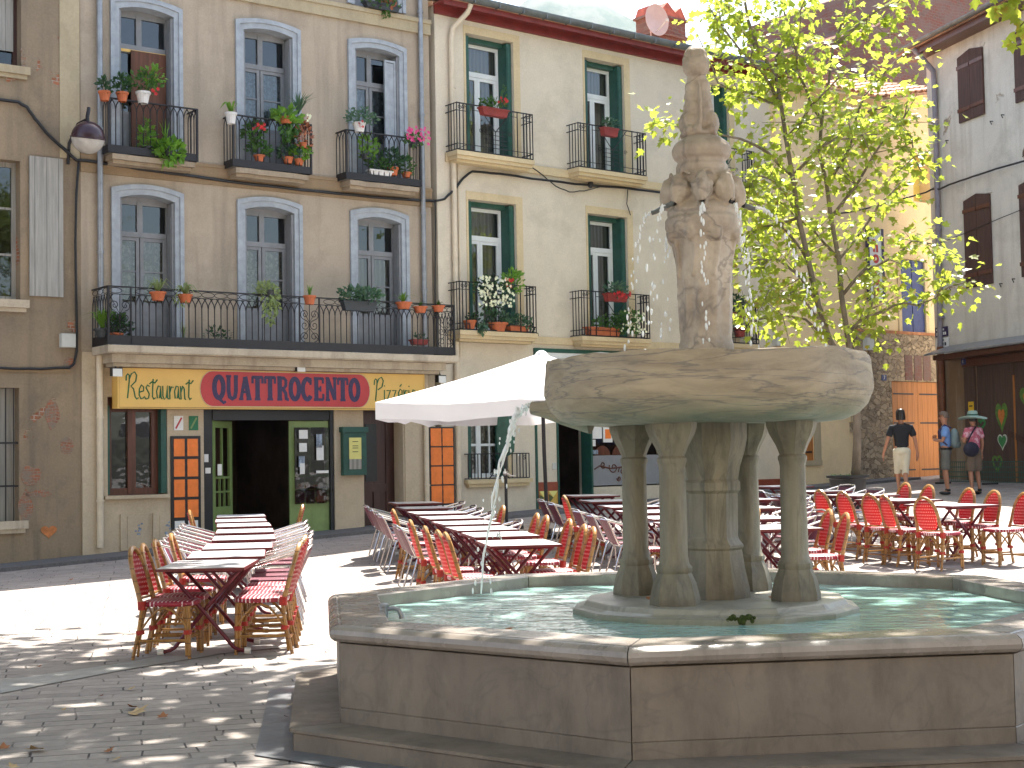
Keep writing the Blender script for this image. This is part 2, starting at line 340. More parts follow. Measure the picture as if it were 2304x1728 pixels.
# ---------------------------------------------------------------- ground
def gz(x, y, dz=0): return (x, y, G(x, y)+dz)
g = MB(); xs = [-2500, -400, -120, -40, -20] + [-14+.7*i for i in range(41)] + [20, 40, 120, 400, 2500]; ys = [-60, -20, -6] + [.75*i for i in range(61)] + [55, 70, 100, 160, 300, 900, 2400]
g.add([gz(x, y) for y in ys for x in xs], [(j*len(xs)+i, j*len(xs)+i+1, (j+1)*len(xs)+i+1, (j+1)*len(xs)+i) for j in range(len(ys)-1) for i in range(len(xs)-1)])
tag(g.build('ground', M['paving'], smooth='all'), kind='structure')
def gstrip(name, up, dn, mat, dz=.006):
    g = MB(); n = len(up)
    pu = [on_g(*p) for p in up]; pd = [on_g(*p) for p in dn]; vs = []; N = 14
    def samp(L, tt):
        q = tt*(len(L)-1); i = min(int(q), len(L)-2); return L[i].lerp(L[i+1], q-i)
    for k in range(N*(n-1)+1):
        tt = k/(N*(n-1)); a, b = samp(pd, tt), samp(pu, tt); vs += [gz(a.x, a.y, dz), gz(b.x, b.y, dz)]
    g.add(vs, [(2*k, 2*k+2, 2*k+3, 2*k+1) for k in range(len(vs)//2-1)])
    return tag(g.build(name, mat), kind='structure')
gstrip('pale_paving_band', [(0, 1535), (286, 1492), (500, 1450), (706, 1428)], [(0, 1562), (262, 1512), (500, 1472), (706, 1451)], M['pale_slab'])
# pavement along the facades with a real kerb step
def pavement(name, P, s0, s1, out0, out1, h, mat):
    g = MB(); N = 30; vs = []
    for k in range(N+1):
        s = s0+(s1-s0)*k/N; a = P.at(s, out0, 0); b = P.at(s, out1, 0)
        vs += [gz(a.x, a.y, h), gz(b.x, b.y, h), gz(b.x, b.y, -.1)]
    g.add(vs, [q for k in range(N) for q in ((3*k, 3*k+1, 3*k+4, 3*k+3), (3*k+1, 3*k+2, 3*k+5, 3*k+4))]); return tag(g.build(name, mat), kind='structure')
pavement('pavement', PA, -14, 2.7, -.2, .95, .06, M['asphalt'])
pavement('pavement', PB, .0, 14, -.2, .95, .06, M['asphalt'])
# hills
h = MB(); random.seed(3)
sil = [(900, 330, 40), (1040, 330, 52), (1130*D, 330, 0), (1180*D, 330, 0)]
prof = [(-60, 60), (-25, 96), (-6, 115), (5, 126), (12, 130), (24, 127), (32, 122), (41, 117), (49, 113), (62, 104), (85, 96), (130, 84), (190, 60)]
rows = []
for j, (yy, k) in enumerate(((330, .12), (350, .45), (375, .8), (400, 1), (430, .93), (480, .6))):
    rows.append([(4.5*x*yy/400+random.uniform(-9, 9)*(0 if k == 1 else 1), 4.5*yy, CH+4.5*(z-CH)*k+random.uniform(-10, 10)*(0 if k == 1 else 1)) for x, z in prof])
n = len(prof); h.add([v for r in rows for v in r], [(j*n+i, j*n+i+1, (j+1)*n+i+1, (j+1)*n+i) for j in range(len(rows)-1) for i in range(n-1)])
t = NT('hill_scrub'); cc = t.mix(t.ramp(t.noise(.015, 6, .7), .4, .6), (.045, .06, .035), (.11, .11, .085)); M['hill'] = t.out(cc, .95, .1)
tag(h.build('hills', M['hill'], smooth='all'), kind='structure')

# ---------------------------------------------------------------- facade tools
def facade(mb, s0, s1, z0, z1, th, holes, y=0):
    S_ = sorted({s0, s1, *[h[0] for h in holes], *[h[1] for h in holes]}); Z = sorted({z0, z1, *[h[2] for h in holes], *[h[3] for h in holes]})
    S_ = [a for a in S_ if s0 <= a <= s1]; Z = [a for a in Z if z0 <= a <= z1]
    for i in range(len(S_)-1):
        for j in range(len(Z)-1):
            cs, cz = (S_[i]+S_[i+1])/2, (Z[j]+Z[j+1])/2
            if any(h[0] < cs < h[1] and h[2] < cz < h[3] for h in holes): continue
            a, b, c, d = S_[i], S_[i+1], Z[j], Z[j+1]
            mb.quad((a, y, c), (b, y, c), (b, y, d), (a, y, d)); mb.quad((b, y+th, c), (a, y+th, c), (a, y+th, d), (b, y+th, d))
    for a, b, c, d in holes:
        mb.quad((a, y, c), (a, y, d), (a, y+th, d), (a, y+th, c)); mb.quad((b, y, c), (b, y+th, c), (b, y+th, d), (b, y, d))
        mb.quad((a, y, d), (b, y, d), (b, y+th, d), (a, y+th, d)); mb.quad((a, y, c), (a, y+th, c), (b, y+th, c), (b, y, c))
    return mb
def shell(mb, s0, s1, z0, z1, y0, y1):     # sides, back and top that close a building
    mb.quad((s0, y1, z0), (s0, y0, z0), (s0, y0, z1), (s0, y1, z1)); mb.quad((s1, y0, z0), (s1, y1, z0), (s1, y1, z1), (s1, y0, z1))
    mb.quad((s1, y1, z0), (s0, y1, z0), (s0, y1, z1), (s1, y1, z1)); mb.quad((s0, y0, z1), (s1, y0, z1), (s1, y1, z1), (s0, y1, z1)); return mb
def arch(a, b, z0, zc, rise, n=10):        # outline from bottom left, up, over and down
    return [(a, z0)]+[(a+(b-a)*i/n, zc+rise*(1-(2*i/n-1)**2)) for i in range(n+1)]+[(b, z0)]
def leaf_frame(mb, a, b, z0, z1, y, st=.055, panel=.0, bars=(), th=.045):
    mb.box(a, a+st, y, y+th, z0, z1); mb.box(b-st, b, y, y+th, z0, z1)
    mb.box(a+st, b-st, y+.002, y+th-.002, z1-st, z1); mb.box(a+st, b-st, y+.002, y+th-.002, z0, z0+st+.03)
    if panel: mb.box(a+st, b-st, y+.012, y+th-.012, z0+st+.03, z0+panel); mb.box(a+st, b-st, y+.002, y+th-.002, z0+panel, z0+panel+.06)
    for q in bars: mb.box(a+st, b-st, y+.006, y+th-.006, q-.014, q+.014)
def arched_window(bld, a, b, z0, zc, rise, fw=.16, variant='', curt='lace', transom=.58):
    """blue painted moulded surround, transom lights and two glazed leaves"""
    m = MB(); O = arch(a, b, z0, zc, rise); I = arch(a+fw, b-fw, z0, zc-fw, rise*.85); n = len(O); yo, ym, yi = -.055, -.03, .32
    Mi = arch(a+fw*.45, b-fw*.45, z0, zc-fw*.45, rise*.95)
    L = lambda A, y: [(x, y, z) for x, z in A]
    vs = L(O, .02)+L(O, yo)+L(Mi, yo)+L(Mi, ym)+L(I, ym)+L(I, yi)
    m.add(vs, [(k*n+i, k*n+i+1, (k+1)*n+i+1, (k+1)*n+i) for k in range(5) for i in range(n-1)])
    root = m.build('window', M['blue_paint'], bld)
    ia, ib = a+fw, b-fw; zt = zc-fw-transom; y = .24; f = MB(); f.k = 0
    f.prism([(p[0], p[1]) for p in arch(ia, ia+.055, z0, zc-fw, .0, 1)], y, y+.05); f.box(ib-.055, ib, y, y+.05, z0, zc-fw+.02)
    top = [(x, z) for x, z in I[1:-1]]; f.prism(top+[(ib, zc-fw-.06), (ia, zc-fw-.06)][::1], y+.001, y+.049)
    f.box(ia+.055, ib-.055, y-.012, y+.055, zt-.045, zt+.045); mid = ia+(ib-ia)*.46; f.box(mid-.05, mid+.05, y-.01, y+.05, zt+.045, zc-fw)
    leaf_frame(f, ia+.055, mid-.008, z0+.03, zt-.047, y+.002, .06, .72, (z0+1.35,) if variant != 'lace' else ()); leaf_frame(f, mid+.008, ib-.055, z0+.03, zt-.047, y+.002, .06, .72, (z0+1.35,))
    f.build('frame', M['blue_dark'] if variant != 'pale' else M['blue_paint'], root)
    p = MB(); p.quad((ia, y+.03, z0), (ib, y+.03, z0), (ib, y+.03, zc-fw+rise*.8), (ia, y+.03, zc-fw+rise*.8)); p.build('pane', M['glass'], root)
    if curt:
        c = MB(); N = 24; c.add([(ia+.06+(ib-ia-.12)*i/N, y+.1+.012*math.sin(i*2.1), z) for z in (z0+.1, zt if curt != 'full' else zc) for i in range(N+1)], [(i, i+1, i+N+2, i+N+1) for i in range(N)])
        c.build('curtain', M.get(curt, M['lace']), root, smooth='all')
    s = MB()
    for x0, x1 in ((ia+.001, ia+.045), (ib-.045, ib-.001)):
        s.box(x0, x1, .01, .225, z0+.03, zc-fw-.02); s.box(x0-(.0 if x0 < mid else .008), x1+(.008 if x0 < mid else 0), .05, .185, z0+.75, zc-fw-.25)
    s.build('shutter', M['blue_dark'], root)
    if variant == 'blind':
        q = MB(); q.box(ia+.3, ib-.06, y-.05, y-.025, z0+.05, zt-.06); q.build('blind', M['blind'], root)
        q = MB(); q.box(ia+.05, ib-.05, y-.03, y-.008, zt-.09, zt-.045); q.build('trim_strip', M['sign_yellow'], root)
    if variant == 'open':
        q = MB(); leaf_frame(q, ib-.30, ib-.05, z0+.03, zc-fw-.1, .03, .04, .7); q.box(ib-.26, ib-.09, .045, .055, z0+.8, zc-fw-.15); q.build('open_leaf', M['blue_paint'], root)
    return root
# ---------------------------------------------------------------- ironwork (local x,z in the plane of the railing)
def scroll(mb, x, z, r, y, sgn=1, turns=1.4, th=.007, start=0):
    pts = []
    for i in range(22):
        a = start+sgn*turns*2*math.pi*i/21; q = r*(1-.8*i/21); pts.append((x+q*math.cos(a), y, z+q*math.sin(a)))
    mb.tube(pts, th, 4)
def gothic_rail(mb, s0, s1, y0, y1, z0, z1, sp=.118, plate=.13, oval=True, panels=()):
    """front run at y0 (outer), returns to the wall at y1"""
    mb.box(s0, s1, y0-.012, y0+.012, z0, z0+plate); mb.box(s0-.012, s1+.012, y0-.022, y0+.022, z1-.022, z1); bz = z1-.13 if oval else z1
    if oval: mb.box(s0, s1, y0-.01, y0+.01, bz-.012, bz)
    def run(a, b, pt, n):
        st = (b-a)/n; ah = .26
        for i in range(n+1):
            x = a+st*i
            if any(p0-.01 < x < p1+.01 for p0, p1 in panels) and pt is F1: continue
            mb.tube([pt(x, z0+plate), pt(x, bz-ah*.75)], .0105, 4)
            for sg in (-1, 1):
                x2 = x+sg*st
                if x2 < a-.01 or x2 > b+.01: continue
                mb.tube([pt(x, bz-ah*.75), pt(x+sg*st*.12, bz-ah*.42), pt(x+sg*st*.5, bz-.03), pt(x+sg*st*.72, bz-.008)], .0095, 4, caps=False)
            if oval and i < n and i % 2 == 0:
                mb.tube([pt(x+st*(1+math.cos(q)*1.0), bz+.055+.045*math.sin(q)) for q in [2*math.pi*j/12 for j in range(12)]], .006, 4, closed=True)
    F1 = lambda x, z: (x, y0, z)
    run(s0, s1, F1, max(2, round((s1-s0)/sp)))
    for sx in (s0, s1):
        mb.box(sx-.012, sx+.012, y0, y1, z0, z0+plate); mb.box(sx-.02, sx+.02, y0, y1, z1-.022, z1)
        F2 = lambda y, z: (sx, y, z); run(y0, y1, F2, max(2, round(abs(y1-y0)/.11)))
        mb.box(sx-.018, sx+.018, y0-.018, y0+.018, z0, z1)
    for p0, p1 in panels:
        xm = (p0+p1)/2; r = (p1-p0)*.24
        for x in (p0, p1): mb.box(x-.012, x+.012, y0-.012, y0+.012, z0, z1)
        for k, zz in enumerate((z0+.25, z0+.45, z0+.65)):
            for sg in (-1, 1): scroll(mb, xm+sg*r*1.0, zz, r, y0, sg, start=math.pi/2 if k % 2 else -math.pi/2)
        mb.tube([(xm, y0, z0+plate), (xm, y0, bz)], .008, 4)
        mb.tube([(p0, y0, z0+plate+.02), (xm, y0, z0+.4), (p1, y0, z0+plate+.02)], .007, 4); mb.tube([(p0, y0, bz), (xm, y0, z0+.5), (p1, y0, bz)], .007, 4)
def deco_rail(mb, s0, s1, y0, y1, z0, z1):
    """straight bars with scroll squares at the corners and a V in the middle"""
    W_ = s1-s0
    for z in (z0+.01, z1-.015): mb.box(s0, s1, y0-.011, y0+.011, z-.011, z+.011)
    mb.box(s0, s1, y0-.006, y0+.006, z0+.12, z0+.132)
    for x in (0, .07, .16, .24, .4): 
        for q in (s0+x, s1-x): mb.box(q-.008, q+.008, y0-.008, y0+.008, z0, z1)
    for q in (s0+.12, s1-.12):
        mb.box(q-.12, q+.12, y0-.007, y0+.007, z1-.17, z1-.158)
        for dx in (-.045, .045): scroll(mb, q+dx, z1-.085, .05, y0, 1 if dx > 0 else -1)
        mb.tube([(q-.12, y0, z0+.01), (q+.12, y0, z0+.12)], .006, 4)
    xm = (s0+s1)/2
    for sg in (-1, 1):
        mb.tube([(xm+sg*W_*.21, y0, z1-.03), (xm, y0, z0+.45), (xm, y0, z0+.02)], .011, 4)
        mb.tube([(xm+sg*(W_*.5-.4), y0, z1-.12), (xm+sg*W_*.2, y0, z1-.12), (xm+sg*W_*.16, y0, z1-.03)], .007, 4)
        scroll(mb, xm+sg*W_*.19, z0+.45, .05, y0, sg); mb.tube([(xm+sg*.18, y0, z0+.01), (xm+sg*.18, y0, z0+.5)], .007, 4)
    for k in range(4): mb.box(xm-.28, xm+.28, y0-.006, y0+.006, z0+.2+k*.09, z0+.21+k*.09)
    for sx in (s0, s1):
        for z in (z0+.01, z1-.015, z0+.12, z1-.16): mb.box(sx-.009, sx+.009, y0, y1, z-.008, z+.008)
        for k in range(1, 4): q = y0+(y1-y0)*k/4; mb.box(sx-.007, sx+.007, q-.007, q+.007, z0, z1)
        scroll(mb, sx, z1-.085, .001, y0)
# ================================================================ RESTAURANT BUILDING
RB = empty('restaurant_building', PA.at(0, 0, 0), PA.az, 'tan plastered building with blue grey arched windows above the yellow restaurant sign', 'building')
c3 = [(-3.85, -2.53), (-1.5, -.18), (.84, 2.15)]
hol = []
for a, b in c3:
    hol += [(a+.1, b-.1, 3.6, 6.27), (a+.1, b-.1, 6.93, 9.56), (a+.1, b-.1, 10.32, 12.3)]
m = MB(); facade(m, -4.37, 2.70, 3.5, 13.3, .36, hol); shell(m, -4.37, 2.70, 3.5, 13.3, 0, 8); m.build('wall', M['plaster_tan'], RB)
m = MB(); facade(m, -4.37, 2.70, -.4, 3.5, .4, [(-3.93, -2.86, 1.08, 2.75), (-2.18, .445, .02, 2.75), (1.07, 1.95, -.02, 2.75)], -.03); m.quad((-4.37, 8, -.4), (-4.37, -.03, -.4), (-4.37, -.03, 3.5), (-4.37, 8, 3.5)); m.quad((2.7, -.03, -.4), (2.7, 8, -.4), (2.7, 8, 3.5), (2.7, -.03, 3.5)); m.quad((2.7, 8, -.4), (-4.37, 8, -.4), (-4.37, 8, 3.5), (2.7, 8, 3.5))
m.box(1.98, 2.30, -.055, -.028, -.2, 2.9); m.box(-4.37, -3.98, -.045, -.028, -.2, 1.4)
m.build('ground_floor_wall', M['plaster_shop'], RB)
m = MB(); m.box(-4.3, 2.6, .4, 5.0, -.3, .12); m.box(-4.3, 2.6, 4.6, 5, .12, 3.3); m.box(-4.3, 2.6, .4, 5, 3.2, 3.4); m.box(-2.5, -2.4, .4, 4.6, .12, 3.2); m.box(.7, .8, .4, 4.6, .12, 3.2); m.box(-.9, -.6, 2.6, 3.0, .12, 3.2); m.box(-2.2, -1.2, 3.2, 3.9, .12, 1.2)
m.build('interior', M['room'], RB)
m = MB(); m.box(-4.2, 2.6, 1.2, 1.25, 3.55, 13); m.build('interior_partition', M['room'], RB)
m = MB(); m.box(-4.38, 2.71, -.03, 0, 6.55, 6.9); m.box(-4.38, 2.71, -.045, 0, 6.86, 6.92); m.build('string_course', M['string_brown'], RB)
m = MB(); m.box(-4.38, 2.71, -.06, 0, 9.98, 10.22); m.box(-4.38, 2.71, -.09, 0, 10.19, 10.27); m.build('cornice', M['cornice'], RB)
for i, (a, b) in enumerate(c3):
    arched_window(RB, a, b, 3.6, 6.33, .10, .16, 'lace' if i else '', ('lace', 'lace', 'curtain')[i])
for i, (a, b) in enumerate(c3):
    arched_window(RB, a, b, 6.93, 9.62, .09, .16, ('blind', '', 'open')[i], (None, 'curtain_blue', 'curtain_blue')[i])
for i, (a, b) in enumerate(c3): arched_window(RB, a, b, 10.32, 12.2, .12, .16, '', None, .4)
# small balconies on the upper floor
for i, (a, b) in enumerate([(-4.02, -2.42), (-1.73, -.17), (.58, 2.22)]):
    s = MB(); z = 6.78; out = [(a+.02, -.38), (b-.02, -.38)]
    random.seed(i); pts = [(a+.05, 0)]+[(a+.05+(b-a-.1)*k/9, -.36-random.uniform(0, .05)) for k in range(10)]+[(b-.05, 0)]; s.slab(pts, z-.03, z+.06); s.slab([(x+(.04 if k_ < 6 else -.04), y*.8) for k_, (x, y) in enumerate(pts)], z-.09, z-.031)
    bo = s.build('balcony', M['slab_worn'], RB)
    r = MB(); gothic_rail(r, a, b, -.37, 0, 6.86, 7.79, .12, .13, False); r.build('railing', M['iron'], bo)
s = MB(); s.box(-4.2, 2.79, -.76, -.03, 3.46, 3.575); s.prism([(-4.2, 3.44), (2.79, 3.44), (2.79, 3.46), (-4.2, 3.46)], -.72, -.03); s.box(-4.05, 2.62, -.55, -.031, 3.30, 3.44); s.box(-3.98, 2.55, -.42, -.032, 3.24, 3.30)
bo = s.build('balcony', M['slab_stone'], RB)
r = MB(); gothic_rail(r, -4.17, 2.72, -.7, 0, 3.59, 4.56, .118, .15, True, [(-4.16, -3.78), (-.62, -.22), (2.33, 2.71)]); r.build('railing', M['iron'], bo)
# downpipes
def pipe(bld, name, pts, r, mat, seg=10, br=()):
    m = MB(); m.tube(pts, r, seg)
    for z in br: a_, b_ = pts[-2][0], pts[-2][1]; m.tube([(a_, b_, z-.02), (a_, b_, z+.02)], r*1.25, seg); m.box(a_-.01, a_+.01, b_, .0, z-.01, z+.01)
    return m.build(name, mat, bld, smooth=True)
pipe(RB, 'downpipe', [(-4.06, -.08, 13.2), (-4.06, -.08, 4.7), (-4.06, -.08, 3.58)], .05, M['zinc'], br=(5.2, 7.3, 9.6, 11.5))
pipe(RB, 'downpipe', [(2.46, -.08, 13.2), (2.46, -.08, 8.3), (2.46, -.08, 3.58)], .05, M['zinc'], br=(4.9, 6.4, 8.35, 10.4))
pipe(RB, 'downpipe', [(-4.09, -.1, 3.46), (-4.09, -.1, 1.9), (-4.09, -.1, .22)], .055, M['cream_pipe'], br=(2.4, 1.0))
pipe(RB, 'downpipe', [(2.44, -.1, 3.3), (2.44, -.1, 1.9), (2.44, -.1, .3)], .05, M['cream_pipe'], br=(2.4, 1.1))
# ground floor window
m = MB(); m.box(-3.93, -3.87, .12, .2, 1.1, 2.55); m.box(-3.03, -2.97, .12, .2, 1.1, 2.55); m.box(-3.52, -3.38, .1, .2, 1.1, 2.7); m.box(-3.93, -2.97, .121, .199, 1.08, 1.2); m.box(-3.93, -2.97, .121, .199, 2.5, 2.75); m.box(-3.87, -3.81, .11, .19, 1.2, 2.5); m.box(-3.09, -3.03, .11, .19, 1.2, 2.5)
wn = m.build('window', M['frame_brown'], RB); m = MB(); m.quad((-3.9, .16, 1.1), (-3.0, .16, 1.1), (-3.0, .16, 2.7), (-3.9, .16, 2.7)); m.build('pane', M['glass_dark'], wn)
m = MB(); m.box(-2.97, -2.87, -.02, .3, 1.1, 2.6); m.box(-3.925, -3.89, -.02, .12, 1.1, 2.6); m.build('shutter', M['green_paint'], wn)
m = MB(); m.box(-4.0, -2.84, -.1, .05, 1.02, 1.08); m.build('sill', M['plaster_shop'], wn)
# shop opening: black frame, two green leaves
m = MB(); m.box(-2.18, -1.98, .05, .13, .02, 2.75); m.box(.37, .445, .0, .1, .02, 2.75); m.box(-1.98, .37, .02, .12, 2.36, 2.75); m.box(-2.0, .4, -.08, .35, .02, .115)
m.build('door_frame', M['black'], RB)
def lime_door(a, b, y, rz, piv):
    m = MB(); W_ = b-a; z0, z1 = .13, 2.35
    for x0, x1 in ((a, a+.1), (b-.1, b)): m.box(x0, x1, y, y+.045, z0, z1)
    m.box(a+.1, b-.1, y+.001, y+.044, z1-.12, z1); m.box(a+.1, b-.1, y+.001, y+.044, z0, .82); m.box(a+.13, (a+b)/2-.02, y-.006, y, z0+.1, .72); m.box((a+b)/2+.02, b-.13, y-.006, y, z0+.1, .72)
    m.box((a+b)/2-.015, (a+b)/2+.015, y+.002, y+.043, 1.35, z1-.12); m.box(a+.1, b-.1, y+.002, y+.043, 1.32, 1.36); m.box(a+.1, b-.1, y+.002, y+.043, 1.07, 1.1)
    for k in (1, 2): q = a+.1+(W_-.2)*k/3; m.box(q-.012, q+.012, y+.002, y+.043, .82, 1.32)
    for k, v in enumerate(m.v):
        c, s_ = math.cos(rz), math.sin(rz); X, Y = v[0]-piv, v[1]-y; m.v[k] = (piv+c*X-s_*Y, y+s_*X+c*Y, v[2])
    d = m.build('door', M['lime_paint'], RB)
    return d
d = lime_door(-.40, .42, .06, R_(-8), .42)
m = MB(); m.quad((-.32, .085, .85), (.33, -.02, .85), (.33, -.02, 2.22), (-.32, .085, 2.22)); m.build('pane', M['glass_dark'], d)
def notice(par, x, z, w_, h_, mat, y=-.012): q = MB(); q.box(x, x+w_, y-.004, y, z, z+h_); return q.build('notice', mat, par)
for x, z, w_, h_, mt in ((-.27, 2.02, .18, .16, 'paper_white'), (-.27, 1.78, .16, .16, 'paper_white'), (-.28, 1.5, .12, .2, 'curtain_blue'), (-.26, 1.37, .1, .2, 'paper_white'), (.06, 1.85, .12, .25, 'curtain_blue'), (.06, 1.62, .15, .27, 'paper_white'), (.05, 1.38, .26, .05, 'paper_white')):
    q = MB(); yy = .045-.105/.65*(x+.3)-.02; q.box(x, x+w_, yy-.004, yy, z, z+h_); q.build('notice', M[mt], d)
q = MB(); q.tube([(.37, -.06, 1.36), (.365, -.1, 1.3), (.38, -.1, 1.2), (.365, -.1, 1.1), (.375, -.06, 1.04)], .01, 6); q.build('handle', M['iron'], d)
d = lime_door(-1.97, -1.25, .06, R_(36), -1.97)
q = MB(); q.box(-1.88, -1.80, .05, .056, 1.38, 1.58); q.build('notice', M['paper_white'], d)
# small stickers on the dark side panel
for bb in ((-2.14, -2.06, 1.62, 1.76), (-2.12, -2.02, 1.42, 1.52)): q = MB(); q.box(bb[0], bb[1], .04, .046, bb[2], bb[3]); q.build('sticker', M['paper_white'], RB)
# brown door
m = MB(); m.box(1.07, 1.95, .3, .36, .05, 2.75); m.box(1.15, 1.28, .28, .3, .2, 2.4); m.box(1.75, 1.88, .28, .3, .2, 2.4); m.box(1.28, 1.75, .281, .3, 1.0, 1.15); m.box(1.28, 1.75, .281, .3, .2, .35); m.box(1.46, 1.5, .27, .3, .35, 1.0); m.build('door', M['door_brown'], RB)
q = MB(); q.box(1.3, 1.55, .285, .299, 1.2, 2.3); q.build('door_panel', M['black'], RB)
# utility boxes
for a, b in ((-3.72, -3.22), (-3.14, -2.82)):
    m = MB(); m.box(a, b, -.06, -.03, .15, .76); m.box(a+.12, b-.02, -.072, -.06, .18, .72); ub = m.build('meter_cabinet', M['plaster_shop'], RB)
    m = MB(); random.seed(int(a*10))
    for k in range(9): x = a+.2+random.uniform(0, .16); z = .38+random.uniform(0, .2); m.box(x, x+.035, -.076, -.072, z, z+.03)
    m.build('graffiti', M['curtain_blue'], ub)
# two small plaques by the door
for a, c1, c2 in ((-2.74, 'paper_white', 'sign_red'), (-2.46, 'sign_green', 'lime_paint')):
    t_ = on_plane('plaque', PA, a, .035, 2.18, 'small %s plaque above the left menu board' % ('white and red' if a < -2.6 else 'dark green'), 'plaque')
    m = MB(); m.box(0, .17, -.012, 0, 0, .25); m.build('plate', M[c1], t_); m = MB(); m.ribbon([(.03, .03), (.14, .22)], .03, -.016, -.011); m.build('stripe', M[c2], t_)
# menu boards
def menu_board(a, z0, w_, h_, rows_, lab, gap=.05, foot=.16):
    t_ = on_plane('menu_board', PA, a, .07, z0, lab, 'menu board'); m = MB(); m.box(0, w_, 0, .03, 0, h_); m.build('backing', M['black'], t_)
    cw = (w_-3*gap)/2; ch = (h_-foot-gap*(rows_+1))/rows_
    for r in range(rows_):
        for c in range(2):
            x = gap+c*(cw+gap); z = foot+gap+r*(ch+gap); m = MB(); N = 6
            m.add([(x+cw*i/N, -.006-.004*math.sin(i*1.7+j*2+r), z+ch*j/N) for j in range(N+1) for i in range(N+1)], [(j*(N+1)+i, j*(N+1)+i+1, (j+1)*(N+1)+i+1, (j+1)*(N+1)+i) for j in range(N) for i in range(N)])
            m.build('menu_sheet', M['paper_orange'], t_, smooth='all')
    for x in (gap, gap+cw+gap): m = MB(); m.box(x+.01, x+cw-.01, -.006, 0, .02, foot-.01); m.build('price_card', M['paper_white'], t_)
menu_board(-2.81, .46, .55, 1.62, 4, 'tall black menu board with eight orange sheets left of the green doors')
menu_board(2.53, .55, .58, 1.68, 4, 'tall black menu board with orange sheets between two cream pipes', gap=.028)
t_ = on_plane('menu_case', PA, .57, .04, 1.33, 'dark green wall case holding a yellow menu beside the green door', 'menu case')
m = MB(); m.box(0, .5, -.1, 0, 0, .84); m.box(-.03, .53, -.13, 0, .8, .9); m.box(.1, .4, -.105, -.1, .09, .74); m.build('case', M['green_paint'], t_)
m = MB(); m.box(.12, .38, -.112, -.106, .3, .7); m.build('menu_page', M['paper_yellow'], t_)
m = MB(); [m.box(.19, .31, -.116, -.112, z, z+.012) for z in (.62, .54, .5, .43)]; m.build('printed_lines', M['black'], t_)
m = MB(); m.box(.12, .38, -.112, -.106, .11, .3); m.build('photo_page', M['curtain'], t_)
# ---------------------------------------------------------------- the long sign
Z0, Z1 = 2.545, 3.255
SG = on_plane('restaurant_sign', PA, 0, .28, 0, 'long yellow sign board reading Restaurant QUATTROCENTO Pizzeria', 'sign')
m = MB(); m.box(-3.85, 2.3, 0, .25, Z0, Z1); m.build('board', M['sign_yellow'], SG)
m = MB(); m.ribbon([(-3.82, Z0+.02), (2.27, Z0+.02), (2.27, Z1-.02), (-3.82, Z1-.02)], .008, -.003, .001, True); m.build('border_line', M['frame_brown'], SG)
def pill(a, b, z0, z1, n=12):
    r = (z1-z0)/2; c = (z0+z1)/2; e = r*.75
    return [(b-e+e*math.cos(q), c+r*math.sin(q)) for q in [math.pi*(-.5+i/n) for i in range(n+1)]]+[(a+e+e*math.cos(q), c+r*math.sin(q)) for q in [math.pi*(.5+i/n) for i in range(n+1)]]
m = MB(); m.prism(pill(-2.36, 1.07, Z0+.045, Z1-.045), -.008, 0); m.build('red_field', M['sign_red'], SG)
m = MB(); P_ = pill(-2.36, 1.07, Z0+.045, Z1-.045); m.ribbon(P_, .012, -.011, -.006, True); m.build('field_outline', M['trim_yellow'], SG)
def ell(cx, cz, rx, rz, a0=0, a1=360, n=20): return [(cx+rx*math.cos(R_(a0+(a1-a0)*i/n)), cz+rz*math.sin(R_(a0+(a1-a0)*i/n))) for i in range(n+1)]
SL = {'Q': [(ell(.4, .5, .3, .42)[:-1], .2, True), ([(.25, .16), (.5, .0), (.72, -.12), (.85, -.05)], .12, False)],
 'U': [([(.18, .95), (.18, .35), (.25, .12), (.42, .05), (.6, .12), (.67, .35), (.67, .95)], .17, False), ([(.0, .95), (.36, .95)], .1, False), ([(.53, .95), (.82, .95)], .1, False)],
 'A': [([(.14, .03), (.42, .93)], .14, False), ([(.42, .95), (.70, .03)], .2, False), ([(.22, .33), (.62, .33)], .1, False), ([(0, .04), (.3, .04)], .1, False), ([(.5, .04), (.86, .04)], .1, False)],
 'T': [([(.03, .93), (.77, .93)], .13, False), ([(.4, .9), (.4, .03)], .2, False), ([(.2, .04), (.6, .04)], .1, False), ([(.06, .95), (.06, .68)], .1, False), ([(.74, .95), (.74, .68)], .1, False)],
 'R': [([(.2, .95), (.2, .04)], .2, False), ([(.2, .92), (.5, .92), (.64, .82), (.64, .62), (.5, .5), (.2, .48)], .14, False), ([(.42, .48), (.62, .3), (.66, .06), (.84, .04)], .15, False), ([(.02, .04), (.38, .04)], .1, False), ([(.02, .95), (.3, .95)], .1, False)],
 'O': [(ell(.4, .48, .3, .42)[:-1], .2, True)],
 'C': [(ell(.42, .48, .32, .42, 45, 320), .19, False), ([(.66, .95), (.66, .66)], .1, False)],
 'E': [([(.2, .95), (.2, .04)], .19, False), ([(.02, .93), (.7, .93)], .12, False), ([(.02, .05), (.72, .05)], .12, False), ([(.2, .5), (.5, .5)], .12, False), ([(.68, .95), (.68, .72)], .1, False), ([(.7, .05), (.7, .3)], .1, False), ([(.5, .62), (.5, .38)], .08, False)],
 'N': [([(.15, .95), (.15, .04)], .15, False), ([(.15, .95), (.68, .06)], .17, False), ([(.68, .95), (.68, .04)], .13, False), ([(0, .04), (.32, .04)], .1, False), ([(0, .95), (.25, .95)], .1, False), ([(.52, .95), (.84, .95)], .1, False)]}
m = MB(); x = -2.12; lw = 2.98/11; LH = .44
for k, ch in enumerate('QUATTROCENTO'):
    k2 = x+k*2.99/12
    for j, (pts, wd, cl) in enumerate(SL[ch]): y = -.012-.0009*j; m.ribbon([(k2+px*.285, Z0+.16+pz*LH) for px, pz in pts], wd*.45, y, y+.004, cl)
